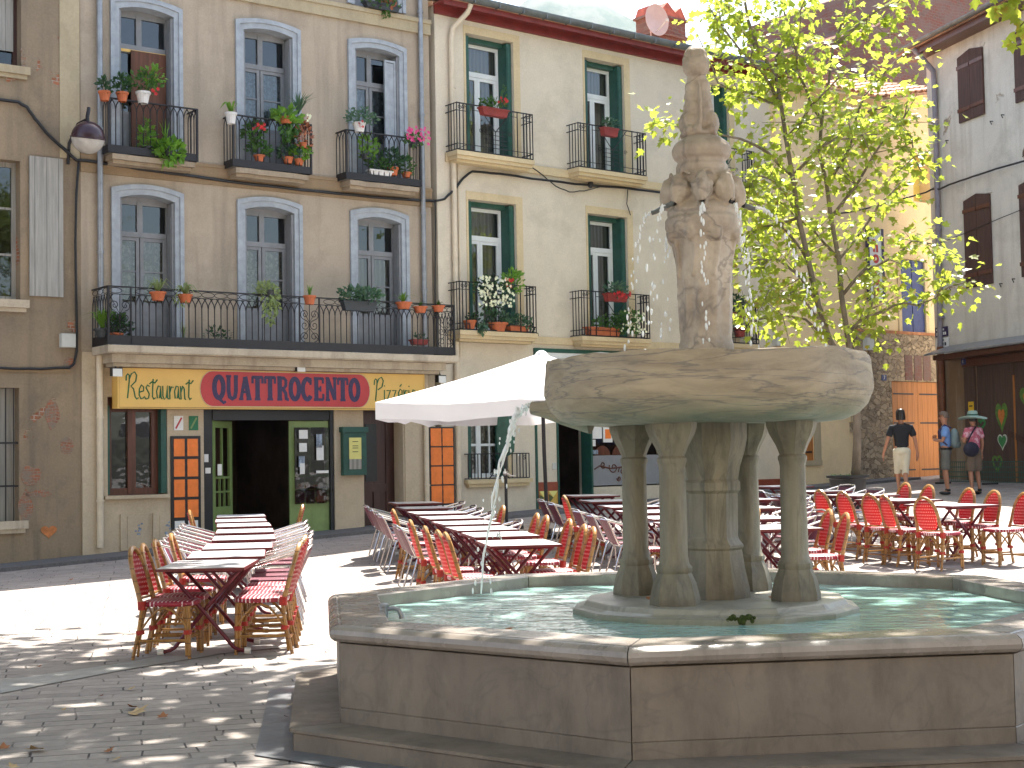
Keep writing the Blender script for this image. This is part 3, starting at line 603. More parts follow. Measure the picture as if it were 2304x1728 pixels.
m.build('slab_lettering', M['sign_navy'], SG)
SC = {'R': [[(.0, 1.35), (.02, 1.7), (.15, 1.85), (.3, 1.75), (.3, 1.4), (.2, .6), (.12, .05)], [(.3, 1.45), (.5, 1.85), (.8, 2.0), (1.0, 1.75), (.9, 1.3), (.45, .95), (.7, .75), (.85, .15), (1.0, 0), (1.15, .1)]],
 'P': [[(.0, 1.35), (.02, 1.7), (.15, 1.85), (.3, 1.75), (.3, 1.4), (.2, .6), (.12, .05)], [(.3, 1.45), (.5, 1.85), (.8, 2.0), (1.0, 1.7), (.85, 1.2), (.4, .95)]],
 'e': [[(.08, .5), (.5, .62), (.5, .9), (.3, 1.05), (.1, .75), (.08, .3), (.25, .02), (.5, .1), (.6, .2)]],
 's': [[(.45, .95), (.25, 1.05), (.12, .85), (.42, .4), (.35, .08), (.1, .0), (.02, .12)]],
 't': [[(.3, 1.5), (.25, .9), (.22, .2), (.35, 0), (.5, .12)], [(-.05, 1.15), (.2, 1.3), (.45, 1.2), (.7, 1.45)]],
 'a': [[(.45, .95), (.25, 1.0), (.08, .6), (.15, .08), (.35, .1), (.48, .9), (.5, .15), (.62, .02)]],
 'u': [[(.05, 1), (.06, .25), (.2, .0), (.4, .15), (.5, 1.0), (.5, .15), (.62, .02)]],
 'r': [[(.08, 1.0), (.12, 0)], [(.12, .5), (.28, .95), (.48, .9)]], 'n': [[(.05, 1), (.1, 0)], [(.1, .55), (.28, 1), (.42, .8), (.46, .05), (.58, .0)]],
 'i': [[(.15, .95), (.15, .1), (.3, .02)], [(.16, 1.25), (.18, 1.32)]], 'z': [[(.05, .9), (.45, .95), (.05, .05), (.3, .1), (.5, .0)]]}
SC['\u00e9'] = SC['e']+[[(.25, 1.25), (.45, 1.45)]]
ADV = {'R': 1.15, 'P': .95, 'i': .38, 's': .5, 'r': .5, 't': .55}
def script(mb, txt, x, z, sx, sz, r):
    for ch in txt:
        for st in SC[ch]: mb.tube([(x+px*sx, -.006, z+pz*sz) for px, pz in st], r, 5)
        x += ADV.get(ch, .62)*sx
m = MB(); script(m, 'Restaurant', -3.70, Z0+.16, .187, .23, .012); m.build('script_lettering', M['sign_green'], SG)
m = MB(); script(m, 'Pizz\u00e9ria', 1.17, Z0+.16, .20, .23, .011); m.build('script_lettering', M['sign_green'], SG)
for i, (u, z) in enumerate(((-3.93, 3.17), (-.48, 3.32), (2.58, 3.17))):
    t_ = on_plane('floodlight', PA, u, .42, z, ('left end', 'middle', 'right end')[i]+' black floodlight with white lens over the yellow sign', 'floodlight')
    m = MB(); m.box(-.09, .09, -.06, .05, -.09, .05); m.tube([(0, 0, .04), (0, .05, .1), (0, .3, .1)], .015, 5); m.build('housing', M['black'], t_)
    m = MB(); m.add([(-.08, -.075, -.1), (.08, -.075, -.1), (.08, -.062, .03), (-.08, -.062, .03), (-.08, -.055, -.1), (.08, -.055, -.1), (.08, -.05, .03), (-.08, -.05, .03)], [(0, 1, 2, 3), (4, 7, 6, 5), (0, 4, 5, 1), (3, 2, 6, 7), (0, 3, 7, 4), (1, 5, 6, 2)]); m.build('lens', M['paper_white'], t_)
t = NT('bare_brick'); br = t.n('ShaderNodeTexBrick'); br.inputs['Scale'].default_value = 5.; br.inputs['Color1'].default_value = (.36, .12, .06, 1); br.inputs['Color2'].default_value = (.24, .11, .07, 1); br.inputs['Mortar'].default_value = (.27, .21, .16, 1); br.inputs['Mortar Size'].default_value = .03
t.l(t.coord(rot=(R_(90), 0, 0), warp=.15, wscale=4), br.inputs[0]); cc = t.mix(t.ramp(t.noise(3.5, 6, .7), .42, .58), br.outputs[0], (.22, .18, .14)); t.bump(t.noise(12, 6, .7), .7, .03); M['bare_brick'] = t.out(cc, .95, .1)
# ================================================================ LEFT BUILDING
PL_ = Plane(PA.at(-4.37, 0, 0).x, PA.at(-4.37, 0, 0).y, 36.5)
LB = empty('old_house', PL_.at(0, 0, 0), PL_.az, 'shabby ochre house with stained plaster and bare brick left of the restaurant', 'building')
m = MB(); hs = [(-1.95, -1.0, 8.18, 9.5), (-1.95, -1.02, 4.32, 6.62), (-1.95, -1.04, .72, 2.88)]
hs += [(a-3.0, b-3.0, c, d) for a, b, c, d in hs]
facade(m, -9, 0, -.5, 12.6, .4, hs, -.005); shell(m, -9, -.001, -.5, 12.6, -.005, 8); m.build('wall', M['plaster_old'], LB)
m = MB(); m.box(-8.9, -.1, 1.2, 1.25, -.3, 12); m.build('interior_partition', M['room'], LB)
m = MB(); m.box(-.36, -.02, -.02, -.004, 6.75, 12.5); m.build('corner_strip', M['cornice'], LB)
for k, (a, b, c, d) in enumerate(hs):
    f = MB(); y = .22
    if k % 3 == 2:
        f.box(a, b, y, y+.04, c, d); w_ = f.build('window', M['shutter_grey'], LB)
        q = MB()
        for i in range(7): x = a+.07+(b-a-.14)*i/6; q.tube([(x, .06, c), (x, .06, d)], .009, 5)
        for z in (c+.55, c+1.25): q.box(a, b, .05, .062, z, z+.03)
        q.build('window_bars', M['iron'], w_)
    else:
        f.box(a, a+.07, y, y+.05, c, d); f.box(b-.07, b, y, y+.05, c, d); f.box(a+.07, b-.07, y+.001, y+.049, d-.08, d); f.box(a+.07, b-.07, y+.001, y+.049, c, c+.08)
        f.box((a+b)/2-.04, (a+b)/2+.04, y-.004, y+.05, c+.08, d-.08)
        for i in (1, 2): z = c+(d-c)*i/3; f.box(a+.07, b-.07, y+.004, y+.046, z-.018, z+.018)
        w_ = f.build('window', M['shutter_brown'] if k % 3 == 0 else M['shutter_grey'], LB)
        q = MB(); q.quad((a, y+.03, c), (b, y+.03, c), (b, y+.03, d), (a, y+.03, d)); q.build('pane', M['glass'] if k % 3 else M['glass_dark'], w_)
        if k % 3 == 0: q = MB(); q.box(a+.07, b-.07, y-.03, y-.008, c+.3, d-.08); q.build('blind', M['shutter_grey'], w_)
    q = MB(); q.box(a-.1, b+.12, -.1, .1, c-.13, c); q.box(a-.06, b+.08, -.06, .05, c-.2, c-.131); q.build('sill', M['slab_stone'] if k % 3 else M['cornice'], w_)
m = MB(); m.box(-.88, -.32, -.055, -.02, 4.40, 6.72); [m.box(-.88, -.32, -.02, -.006, z, z+.06) for z in (4.8, 6.2)]; m.build('open_shutter', M['shutter_grey'], LB)
m = MB(); m.box(-.88-1.35, -1.97, -.055, -.02, 4.40, 6.72); m.build('open_shutter', M['shutter_grey'], LB)
m = MB(); m.box(-9, -.2, -.04, -.006, 3.14, 3.2); m.build('string_course', M['string_brown'], LB)
t_ = on_plane('meter_box', PL_, -.38, .01, 3.56, 'pale grey box on the stained wall left of the long balcony', 'box'); m = MB(); m.box(0, .24, -.12, 0, 0, .23); m.box(.01, .23, -.128, -.12, .01, .22); m.build('box_body', M['grey_box'], t_)
random.seed(6)
for cx, cz, rx, rz in ((-.86, 1.45, .17, .2), (-.95, .95, .12, .3), (-.5, 2.45, .16, .28), (-.25, 1.95, .12, .16), (-.72, 1.15, .3, .07), (-.2, 3.28, .14, .12)):
    n = 22; P = []
    rq = [random.uniform(.5, 1.2) for _ in range(n)]
    for k in range(n): a = 2*math.pi*k/n; q = (rq[k]+rq[k-1]+rq[k-2]*.6)/2.6; P.append((cx+rx*q*math.cos(a), cz+rz*q*math.sin(a)))
    m = MB(); m.prism(P, -.012, -.004); m.build('exposed_brick', M['bare_brick'], LB)
t_ = on_plane('heart_graffito', PL_, -.56, .012, .52, 'small faded orange heart painted low on the old house wall', 'graffiti')
def heart(cx, cz, w_, h_, n=26):
    P = []
    for i in range(n):
        a = 2*math.pi*i/n; P.append((cx+w_/2*math.sin(a)**3, cz+h_/2*(.8125*math.cos(a)-.3125*math.cos(2*a)-.125*math.cos(3*a)-.0625*math.cos(4*a)+.07)))
    return P[::-1]
m = MB(); m.prism(heart(0, 0, .27, .23), -.004, 0); m.build('heart', simple('faded_orange', (.46, .17, .06), .9, .4, 9, 0), t_)
# roof slabs so the tops read as roofs from any side
def tile_roof(name, parent, s0, s1, y0, y1, z, slope, pitch=.24, mat='tile', rake=0):
    """rows of half round tiles running up the slope"""
    m = MB(); n = int((s1-s0)/pitch); L = (y1-y0); seg = 6
    random.seed(5)
    for i in range(n):
        x = s0+pitch*(i+.5); zz = z+rake*(x-s0)
        nr = max(1, int(L/.42))
        for j in range(nr):
            ya = y0+L*j/nr-(.02 if j else 0)+random.uniform(-.012, .012); yb = y0+L*(j+1)/nr+.03
            za = zz+slope*(ya-y0)+.018; zb = zz+slope*(yb-y0)-.01; r0, r1 = pitch*.40, pitch*.34; vs = []
            for (yy, z_, r) in ((ya, za, r0), (yb, zb, r1)):
                for k in range(seg+1): a = math.pi*k/seg; vs.append((x+r*math.cos(a), yy, z_+r*.75*math.sin(a)))
            nn = seg+1; m.add(vs, [(k, k+1, k+1+nn, k+nn) for k in range(seg)])
            vs2 = [(x+r0*.8*math.cos(math.pi*k/seg), ya, za+r0*.55*math.sin(math.pi*k/seg)) for k in range(seg+1)]
            m.add([vs[k] for k in range(nn)]+vs2, [(k, k+nn, k+nn+1, k+1) for k in range(seg)])
    x1 = s0+pitch*n
    m.add([(s0, y0+.02, z), (x1, y0+.02, z+rake*(x1-s0)), (x1, y1, z+slope*L+rake*(x1-s0)), (s0, y1, z+slope*L)], [(0, 1, 2, 3)])
    m.add([(s0, y0+.02, z-.06), (x1, y0+.02, z-.06+rake*(x1-s0)), (x1, y1, z+slope*L-.06+rake*(x1-s0)), (s0, y1, z+slope*L-.06)], [(3, 2, 1, 0)])
    m.add([(s0, y0+.02, z-.06), (x1, y0+.02, z-.06+rake*(x1-s0)), (x1, y0+.02, z+rake*(x1-s0)), (s0, y0+.02, z)], [(0, 1, 2, 3)])
    return m.build(name, M[mat], parent)
# ================================================================ CREAM BUILDING
CB = empty('cream_house', PB.at(0, 0, 0), PB.az, 'smooth cream house with dark green shutters, red eaves and iron balconies', 'building')
cw = [(.76, 1.99), (3.95, 5.10), (7.25, 8.42)]; hol = []
for a, b in cw: hol += [(a, b, 4.13, 6.81), (a, b, 7.7, 10.19)]
gh = [(.66, 1.66, 1.22, 2.62), (3.0, 3.92, .12, 3.1), (3.92, 6.9, .95, 3.1), (7.3, 8.3, .2, 3.0)]
m = MB(); facade(m, 0, 10.1, 3.15, 10.62, .4, hol, 0); shell(m, 0, 10.1, 3.15, 10.62, 0, 8); m.build('wall', M['plaster_cream'], CB)
m = MB(); facade(m, .02, 10.1, -.3, 3.15, .4, gh, -.003); shell(m, .02, 10.1, -.3, 3.15, -.003, 7.9); m.build('ground_floor_wall', M['plaster_cream'], CB)
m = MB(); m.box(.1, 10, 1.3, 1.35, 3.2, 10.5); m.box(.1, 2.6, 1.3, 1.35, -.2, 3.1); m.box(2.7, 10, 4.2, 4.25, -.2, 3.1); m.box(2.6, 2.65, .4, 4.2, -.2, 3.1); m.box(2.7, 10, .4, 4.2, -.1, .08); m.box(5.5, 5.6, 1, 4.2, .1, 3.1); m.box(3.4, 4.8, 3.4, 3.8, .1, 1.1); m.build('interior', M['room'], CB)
m = MB()
for zb in (7.5, 3.93):
    m.box(.2, 10.1, -.05, 0, zb, zb+.17) if zb > 7 else m.box(.35, 10.1, -.05, 0, zb+.02, zb+.17)
for a, b in cw:
    for z0, z1 in ((4.13, 6.81), (7.7, 10.19)): m.box(b, b+.17, -.012, 0, z0, z1+.16); m.box(a, b, -.012, 0, z1, z1+.16); m.box(a-.05, a, -.012, 0, z0, z1+.16)
m.box(1.66, 1.78, -.015, -.003, 1.22, 2.7); m.build('window_surround', M['trim_yellow'], CB)
def green_window(bld, a, b, z0, z1, k, y=.33):
    f = MB(); ia, ib = a+.13, b-.14; zt = z1-.72; mid = ia+(ib-ia)*.42
    for x0, x1 in ((ia, ia+.06), (ib-.06, ib)): f.box(x0, x1, y, y+.05, z0, z1-.1)
    f.box(ia+.06, ib-.06, y+.001, y+.049, z1-.17, z1-.1); f.box(ia+.06, ib-.06, y-.006, y+.049, zt-.05, zt+.05)
    leaf_frame(f, ia+.06, mid, z0+.02, zt-.052, y+.004, .065, .0); leaf_frame(f, mid+.004, ib-.06, z0+.02, zt-.052, y+.004, .065, .0)
    w_ = f.build('window', M['white_paint'], bld)
    q = MB(); q.quad((ia, y+.03, z0), (ib, y+.03, z0), (ib, y+.03, z1-.1), (ia, y+.03, z1-.1)); q.build('pane', M['glass'], w_)
    c = MB(); N = 24; c.add([(ia+.04+(ib-ia-.08)*i/N, y+.12+.014*math.sin(i*1.9+k), z) for z in (z0+.05, z1-.1) for i in range(N+1)], [(i, i+1, i+N+2, i+N+1) for i in range(N)]); c.build('curtain', M['curtain'], w_, smooth='all')
    for x0, x1 in ((a+.005, a+.125), (b-.13, b-.01)): s = MB(); s.box(x0, x1, .06, y+.04, z0+.03, z1-.03); s.box(x0+.02, x1-.02, .05, .06, z0+.1, z1-.1); s.build('shutter', M['green_paint'], w_)
    s = MB(); s.box(a+.126, b-.131, .2, y+.04, z1-.1, z1-.003); s.build('shutter_box', M['green_paint'], w_)
for k, (a, b) in enumerate(cw): green_window(CB, a, b, 4.15, 6.81, k); green_window(CB, a, b, 7.72, 10.19, k+3)
for i, (a, b) in enumerate(((.24, 2.17), (3.41, 5.36), (6.9, 8.84))):
    for z0, z1 in ((7.69, 8.64), (4.13, 5.09)):
        s = MB(); s.box(a-.02, b+.02, -.40, -.001, z0-.1, z0-.01); s.box(a+.01, b-.01, -.36, -.05, z0-.17, z0-.101); s.box(a+.05, b-.05, -.28, -.05, z0-.22, z0-.171); bo = s.build('balcony', M['trim_yellow'], CB)
        r = MB(); deco_rail(r, a, b, -.37, 0, z0, z1); r.build('railing', M['iron'], bo)
# eaves: red board, zinc gutter, clay tiles
m = MB(); m.box(-.02, 10.3, -.34, .0, 10.62, 10.66); m.box(-.02, 10.3, -.36, -.34, 10.56, 10.72); m.box(-.02, 10.3, -.06, 0, 10.45, 10.62); m.build('eaves_board', M['red_fascia'], CB)
m = MB(); N = 8; vs = []
for x in (-.05, 10.35):
    for k in range(N+1): a = math.pi*(1+k/N); vs.append((x, -.44+.085*math.cos(a), 10.76+.1*math.sin(a)))
m.add(vs, [(k, k+1, k+N+2, k+N+1) for k in range(N)]); m.box(-.05, 10.35, -.53, -.515, 10.75, 10.775)
for x in [i*.62 for i in range(17)]: m.box(x, x+.025, -.533, -.36, 10.655, 10.78)
m.build('gutter', M['zinc_dark'], CB)
tile_roof('roof', CB, -.05, 10.3, -.40, 4.8, 10.72, .26)
m = MB(); m.prism([(-.05, 10.62), (10.3, 10.62), (10.3, 10.7), (-.05, 10.7)], 0, 8); m.add([(-.05, 4.8, 12.05), (10.3, 4.8, 12.05), (10.3, 9, 10.7), (-.05, 9, 10.7)], [(0, 1, 2, 3)]); m.build('back_roof', M['tile'], CB)
m = MB(); m.prism([(-.02, 10.7), (4.7, 12.0), (9, 10.7)], 0, .02); vs = m.v; m.v = [(y if False else (0.0 if y == 0 else .02), x, z) for x, y, z in vs]; m.build('gable_wall', M['plaster_cream'], CB)
pipe(CB, 'downpipe', [(.62, -.40, 10.66), (.60, -.3, 10.5), (.38, -.1, 10.2), (.35, -.08, 10.0), (.36, -.08, 7), (.36, -.08, 3.0), (.36, -.08, .2)], .055, M['cream_pipe'], br=(9.0, 7.2, 5.6, 3.2, 1.1))
pipe(CB, 'cable_duct', [(.51, -.03, 7.9), (.51, -.03, 4.4), (.48, -.03, 3.6)], .022, M['cream_pipe'], 6)
m = MB(); m.box(7.98, 9.1, 2.0, 2.6, 11.2, 12.3); m.box(7.93, 9.15, 1.95, 2.65, 11.86, 11.93); m.box(7.93, 9.15, 1.95, 2.65, 12.3, 12.36)
ch = m.build('chimney', M['old_brick'], CB)
m = MB(); m.prism([(7.95, 12.36), (9.13, 12.36), (8.95, 12.66), (8.75, 12.5), (8.5, 12.72), (8.3, 12.52), (8.05, 12.6)], 2.0, 2.6); m.build('chimney_cap', simple('red_terracotta', (.42, .10, .06), .8, .3, 6, .2), ch)
t_ = on_plane('satellite_dish', PB, 7.9, -1.85, 12.12, 'pale pinkish satellite dish beside the brick chimney', 'dish')
m = MB(); m.lathe([(0.0, .0), (.16, .012), (.30, .04), (.39, .075), (.385, .08), (.29, .05), (.15, .025), (.0, .013)], 24, cap=False); m.v = [(x, -z, y) for x, y, z in m.v]; m.tube([(0, .0, 0), (0, .15, -.1), (0, .15, -.9)], .02, 6); m.build('dish', simple('dish_pink', (.46, .34, .31), .5, .1, 3, .05), t_, smooth=True)
m = MB(); m.tube([(0, -.02, -.3), (0, -.4, -.1)], .012, 5); m.box(-.03, .03, -.45, -.38, -.13, -.06); m.build('receiver_arm', M['grey_box'], t_)
# barred ground floor window
f = MB(); y = .25; a, b, z0, z1 = .66, 1.66, 1.22, 2.62
for x0, x1 in ((a, a+.07), (b-.07, b), (1.05, 1.17)): f.box(x0, x1, y, y+.05, z0, z1)
f.box(a+.07, b-.07, y+.001, y+.049, z1-.1, z1); f.box(a+.07, b-.07, y+.001, y+.049, z0, z0+.08); f.box(a+.07, b-.07, y+.004, y+.046, 1.85, 1.9); f.box(.83, .86, y+.004, y+.046, z0+.08, z1-.1); f.box(1.38, 1.41, y+.004, y+.046, z0+.08, z1-.1)
w_ = f.build('window', M['white_paint'], CB); q = MB(); q.quad((a, y+.03, z0), (b, y+.03, z0), (b, y+.03, z1), (a, y+.03, z1)); q.build('pane', M['glass'], w_)
q = MB(); q.quad((a, y+.12, z0), (b, y+.12, z0), (b, y+.12, z1), (a, y+.12, z1)); q.build('curtain', M['lace'], w_)
q = MB(); q.box(1.53, 1.655, .0, .24, z0, z1-.02); q.box(.665, .74, .0, .24, z0, z1-.02); q.build('shutter', M['green_paint'], w_)
q = MB(); q.box(.55, 2.2, -.14, -.004, 1.1, 1.18); q.box(.6, 2.14, -.1, -.004, 1.03, 1.099); q.build('sill', M['trim_yellow'], w_)
q = MB(); s0, s1, y0, z0, z1 = .57, 2.12, -.12, 1.19, 1.70
q.box(s0, s1, y0-.01, y0+.01, z0, z0+.02); q.box(s0, s1, y0-.01, y0+.01, z1-.02, z1)
for x in (0, .08, .16, .24, .32, .44): 
    for p in (s0+x, s1-x): q.box(p-.008, p+.008, y0-.008, y0+.008, z0, z1)
xm = (s0+s1)/2
for sg in (-1, 1): q.tube([(xm+sg*.26, y0, z0), (xm-sg*.2, y0, z1-.03)], .012, 5); scroll(q, xm+sg*.18, z0+.12, .07, y0, sg); scroll(q, s0+.12 if sg < 0 else s1-.12, z1-.1, .05, y0, sg)
for x in (s0, s1): q.box(x-.01, x+.01, y0, 0, z1-.02, z1); q.box(x-.01, x+.01, y0, 0, z0, z0+.02)
q.build('railing', M['iron'], w_)
# shop front with mosaic dado
m = MB(); m.box(2.38, 2.43, -.03, .0, .0, 3.85); m.box(2.96, 3.0, -.03, .25, .1, 3.1); m.box(3.9, 3.95, -.02, .3, .1, 3.1); m.box(6.88, 6.93, -.02, .1, .1, 3.1); m.box(2.38, 9.9, -.05, -.0035, 3.78, 3.86); m.box(9.85, 9.9, -.03, -.003, 3.1, 3.78); m.build('shop_frame', M['green_paint'], CB)
m = MB(); m.box(2.44, 9.84, -.04, -.0035, 3.14, 3.775); m.build('fascia_board', M['white_paint'], CB)
brt = simple('brick_red_tile', (.26, .06, .03), .5, .15, 8, .05)
for x0, x1, z1 in ((6.93, 7.3, 1.0), (8.3, 9.9, 1.0), (2.43, 2.96, 1.09)): m = MB(); m.box(x0, x1, -.02, -.0035, -.1, z1); do = m.build('dado', brt, CB)
m = MB()
for j in range(3):
    for i in range(2):
        x, z = 2.46+i*.25, .06+j*.29; c = (x+.12, z+.13)
        m.k = 0; m.box(x, x+.235, -.024, -.021, z, z+.265)
        m.k = 1; m.prism([(x, z+.265), (x+.117, z+.13), (x+.235, z+.265)], -.028, -.025)
        m.k = 2; m.prism([(x, z), (x+.117, z+.13), (x, z+.2)], -.03, -.0265)
m.build('mosaic', [simple('mosaic_yellow', (.55, .34, .07), .35, .2, 8, .03), M['paper_yellow'], simple('mosaic_olive', (.09, .10, .03), .35, .2, 8, .03)], do)
m = MB(); m.quad((3.95, .1, .98), (6.88, .1, .98), (6.88, .1, 3.1), (3.95, .1, 3.1)); sp_w = m.build('shop_window', M['glass_dark'], CB)
m = MB(); m.box(3.97, 6.8, .06, .09, .98, 1.62); m.build('frosted_panel', simple('frosted_grey', (.24, .245, .26), .3, .1, 3, .02), sp_w)
m = MB(); random.seed(11)
for cx, cz, r, sg in ((4.6, 1.36, .13, 1), (4.85, 1.28, .11, -1), (4.3, 1.42, .08, -1), (5.1, 1.34, .14, 1), (4.75, 1.12, .06, 1)): scroll(m, cx, cz, r, .052, sg, 1.2, .014, start=random.random()*6)
m.tube([(4.05, .052, 1.33), (4.2, .052, 1.4), (4.5, .052, 1.34), (4.8, .052, 1.36), (5.2, .052, 1.25)], .016, 4); m.build('painted_scrolls', M['frame_brown'], sp_w)
for i, (x, z, w_, h_, mt) in enumerate(((3.99, 1.98, .3, .27, 'paper_white'), (4.33, 1.9, .26, .4, 'paper_white'), (4.0, 1.82, .1, .14, 'paper_white'), (3.98, 1.65, .18, .09, 'curtain_blue'), (4.38, 1.98, .16, .2, 'paper_orange'), (4.62, 2.1, .2, .3, 'paper_white'))):
    q = MB(); q.box(x, x+w_, .06-.003*i, .085-.003*i, z, z+h_); q.build('notice', M[mt], sp_w)
m = MB()
for x, z in ((4.03, 2.55), (4.2, 2.62), (4.38, 2.5), (4.6, 2.58)):
    for k in range(7): a = k*.9; m.tube([(x, .06, z), (x+.07*math.cos(a), .06, z+.07*math.sin(a))], .009, 4)
    m.tube([(x+.03, .06, z), (x+.04, .06, z-.2)], .004, 4)
m.build('white_ornament', M['paper_white'], sp_w)
m = MB()
for i in range(3): m.add([(4.3+.5*i+.22*math.cos(math.pi*k/10), .07, 1.63+.2*math.sin(math.pi*k/10)) for k in range(11)], [tuple(range(11))])
m.build('arched_chair_drawing', M['frame_brown'], sp_w)
q = MB(); q.box(2.83, 2.93, -.03, -.004, 1.35, 1.48); q.build('doorbell_box', M['grey_box'], CB)
q = MB(); q.box(9.72, 10.05, -.14, 0, 4.15, 4.4); q.build('electric_box', M['grey_box'], CB)
# ================================================================ YELLOW HOUSE with rubble base
YH = empty('yellow_house', PS.at(0, 0, 0), PS.az, 'warm yellow house behind the tree with a rubble stone ground floor', 'building')
m = MB(); facade(m, -4.98, 1.35, 4.55, 9.9, .4, [(-.52, .48, 4.58, 6.4), (.15, .95, 7.9, 9.2)]); facade(m, -4.98, -2.3, -.2, 4.55, .4, [(-4.93, -3.95, 1.42, 2.6)], 0)
m.add([(-4.98, 0, 9.9), (1.35, 0, 9.9), (1.35, 0, 10.85), (-1.4, 0, 10.25), (-4.98, 0, 10.2)], [(0, 1, 2, 3, 4)]); shell(m, -4.98, 1.35, -.2, 9.9, 0, 7); m.build('wall', M['plaster_ochre'], YH)
m = MB(); m.box(-4.9, 1.3, 1.1, 1.15, 0, 9.8); m.build('interior_partition', M['room'], YH)
m = MB(); m.box(.16, .94, .38, .39, 7.9, 9.2); m.build('niche_back', simple('niche_yellow', (.62, .47, .12), .8, .1, 3, .05), YH)
m = MB(); random.seed(2); facade(m, -2.3, 1.35, -.2, 4.53, .44, [(-1.04, 1.09, .7, 3.33)], -.05); 
z = -.2
while z < 4.4: hh = random.uniform(.2, .34); dx = random.choice((.1, .28, .16, .34)); m.box(-2.3-dx, -2.3, -.04-random.uniform(0, .02), .2, z, min(z+hh, 4.5)); z += hh+.005
m.build('rubble_wall', M['rubble'], YH)
m = MB(); m.box(-2.4, 1.36, -.07, 0, 4.5, 4.57); m.build('stone_ledge', simple('brick_ledge', (.38, .16, .07), .8, .3, 9, .3), YH)
m = MB(); m.box(-1.04, .03, -.02, .04, .66, 3.32); m.box(.035, 1.09, -.02, .04, .66, 3.32); d_ = m.build('door', M['orange_wood'], YH)
m = MB()
for z in (1.12, 2.28, 3.0) : m.box(-.96, -.15, -.03, -.021, z, z+.035); m.box(.1, 1.02, -.03, -.021, z, z+.035)
m.build('strap_hinge', M['iron'], d_)
m = MB()
for x in (-.5, -.12, .25): m.box(x, x+.3, -.062, -.051, 3.36, 3.98)
m.build('brick_relieving_course', M['old_brick'], YH)
w_ = None; m = MB(); m.box(-3.95, -3.72, -.03, 0, 1.3, 2.7); m.box(-4.97, -3.72, -.035, 0, 2.6, 2.75); m.box(-4.97, -3.72, -.05, 0, 1.3, 1.42); w_ = m.build('window', M['cornice'], YH)
m = MB(); m.box(-4.95, -3.95, .02, .06, 1.42, 2.6); m.build('shutter', M['orange_wood'], w_); m = MB(); m.box(-4.9, -4.0, .012, .02, 1.6, 1.635); m.box(-4.9, -4.0, .012, .02, 2.35, 2.385); m.build('strap_hinge', M['iron'], w_)
m = MB(); m.add([(x, -.03, z) for x, z in arch(-.62, .58, 4.57, 6.42, .12)]+[(x, -.03, z) for x, z in arch(-.5, .46, 4.57, 6.34, .08)], [(i, i+1, i+14-1, i+13-1) for i in range(0)]); m.ribbon(arch(-.57, .53, 4.57, 6.4, .1), .12, -.03, 0); w_ = m.build('window', M['trim_yellow'], YH)
m = MB(); m.box(-.5, -.03, .02, .06, 4.58, 6.38); m.box(.0, .47, .02, .06, 4.58, 6.38); m.build('shutter', M['shutter_blue'], w_)
tile_roof('roof', YH, -5.1, -1.4, -.35, 2.6, 10.23, .30); tile_roof('roof', YH, -1.4, 1.0, -.35, 2.6, 10.26, .30, rake=.215)
m = MB(); m.ribbon([(-5.1, 10.15), (-1.4, 10.2), (1.1, 10.74)], .07, -.33, .0); m.build('eaves_moulding', M['plaster_ochre'], YH)
t_ = on_plane('shop_sign', PS, -1.94, .12, 5.26, 'narrow vertical white sign with stacked red letters on the yellow wall', 'sign')
m = MB(); m.box(0, .47, -.08, 0, 0, 1.75); m.build('panel', M['white_paint'], t_); m = MB(); m.box(-.03, 0, -.09, .01, -.02, 1.77); m.box(.47, .56, -.09, .01, -.02, 1.77); m.build('frame', M['sign_navy'], t_)
def text(parent, txt, size, x, y, z, mat, rot=0, align='CENTER', off=.0, depth=.004):
    c = bpy.data.curves.new('t', 'FONT'); c.body = txt; c.size = size; c.align_x = align; c.align_y = 'CENTER'; c.extrude = depth; c.offset = off; c.resolution_u = 3
    o = bpy.data.objects.new('t', c); col.objects.link(o); dg = bpy.context.evaluated_depsgraph_get(); me = bpy.data.meshes.new_from_object(o.evaluated_get(dg)); bpy.data.objects.remove(o)
    me.materials.clear(); me.materials.append(mat); r = bpy.data.objects.new('lettering', me); col.objects.link(r); r.parent = parent; r.location = (x, y, z); r.rotation_euler = (math.pi/2, 0, 0); return r
for i, chh in enumerate('horou'): text(t_, chh, .4, .235, -.085, 1.32-i*.27, M['sign_red'], off=.018)
# street name plates
t_ = on_plane('street_plate', PS, -1.94, .02, 3.80, 'small dark blue street plate on the rubble wall left of the orange doors', 'street sign'); m = MB(); m.box(0, .6, -.02, 0, 0, .24); m.build('plate', M['sign_navy'], t_)
m = MB(); m.box(.06, .11, -.024, -.02, .15, .2); m.box(.22, .32, -.024, -.02, .15, .2); [m.box(.08+k*.062, .125+k*.062, -.024, -.02, .04, .1) for k in range(7)]; m.build('white_letters', M['paper_white'], t_)
t_ = on_plane('house_number', PS, -1.43, .055, 3.33, 'tiny blue house number on the stone above left of the orange doors', 'house number'); m = MB(); m.box(0, .18, -.012, 0, 0, .14); m.build('plate', M['shutter_blue'], t_); text(t_, '7', .13, .09, -.014, .07, M['paper_white'])
t_ = on_plane('wall_box', PS, -2.1, .05, 4.05, 'small pale junction box on the yellow wall above the rubble', 'box'); m = MB(); m.box(0, .27, -.12, 0, 0, .3); m.box(.01, .26, -.128, -.12, .01, .29); m.build('box_body', M['grey_box'], t_)
for o in [o for o in col.objects if o.parent is None and o.type == 'EMPTY' and (o is YH or (abs(o.rotation_euler.z-PS.az) < 1e-6 and abs((o.location-PS.at(0, 0, 0)).dot(PS.n)) < .3 and o.location.x > 7))]:
    k = 1.033; c0 = Vector((0, 0, CH)); o.location = c0+(o.location-c0)*k; o.scale = (k, k, k)
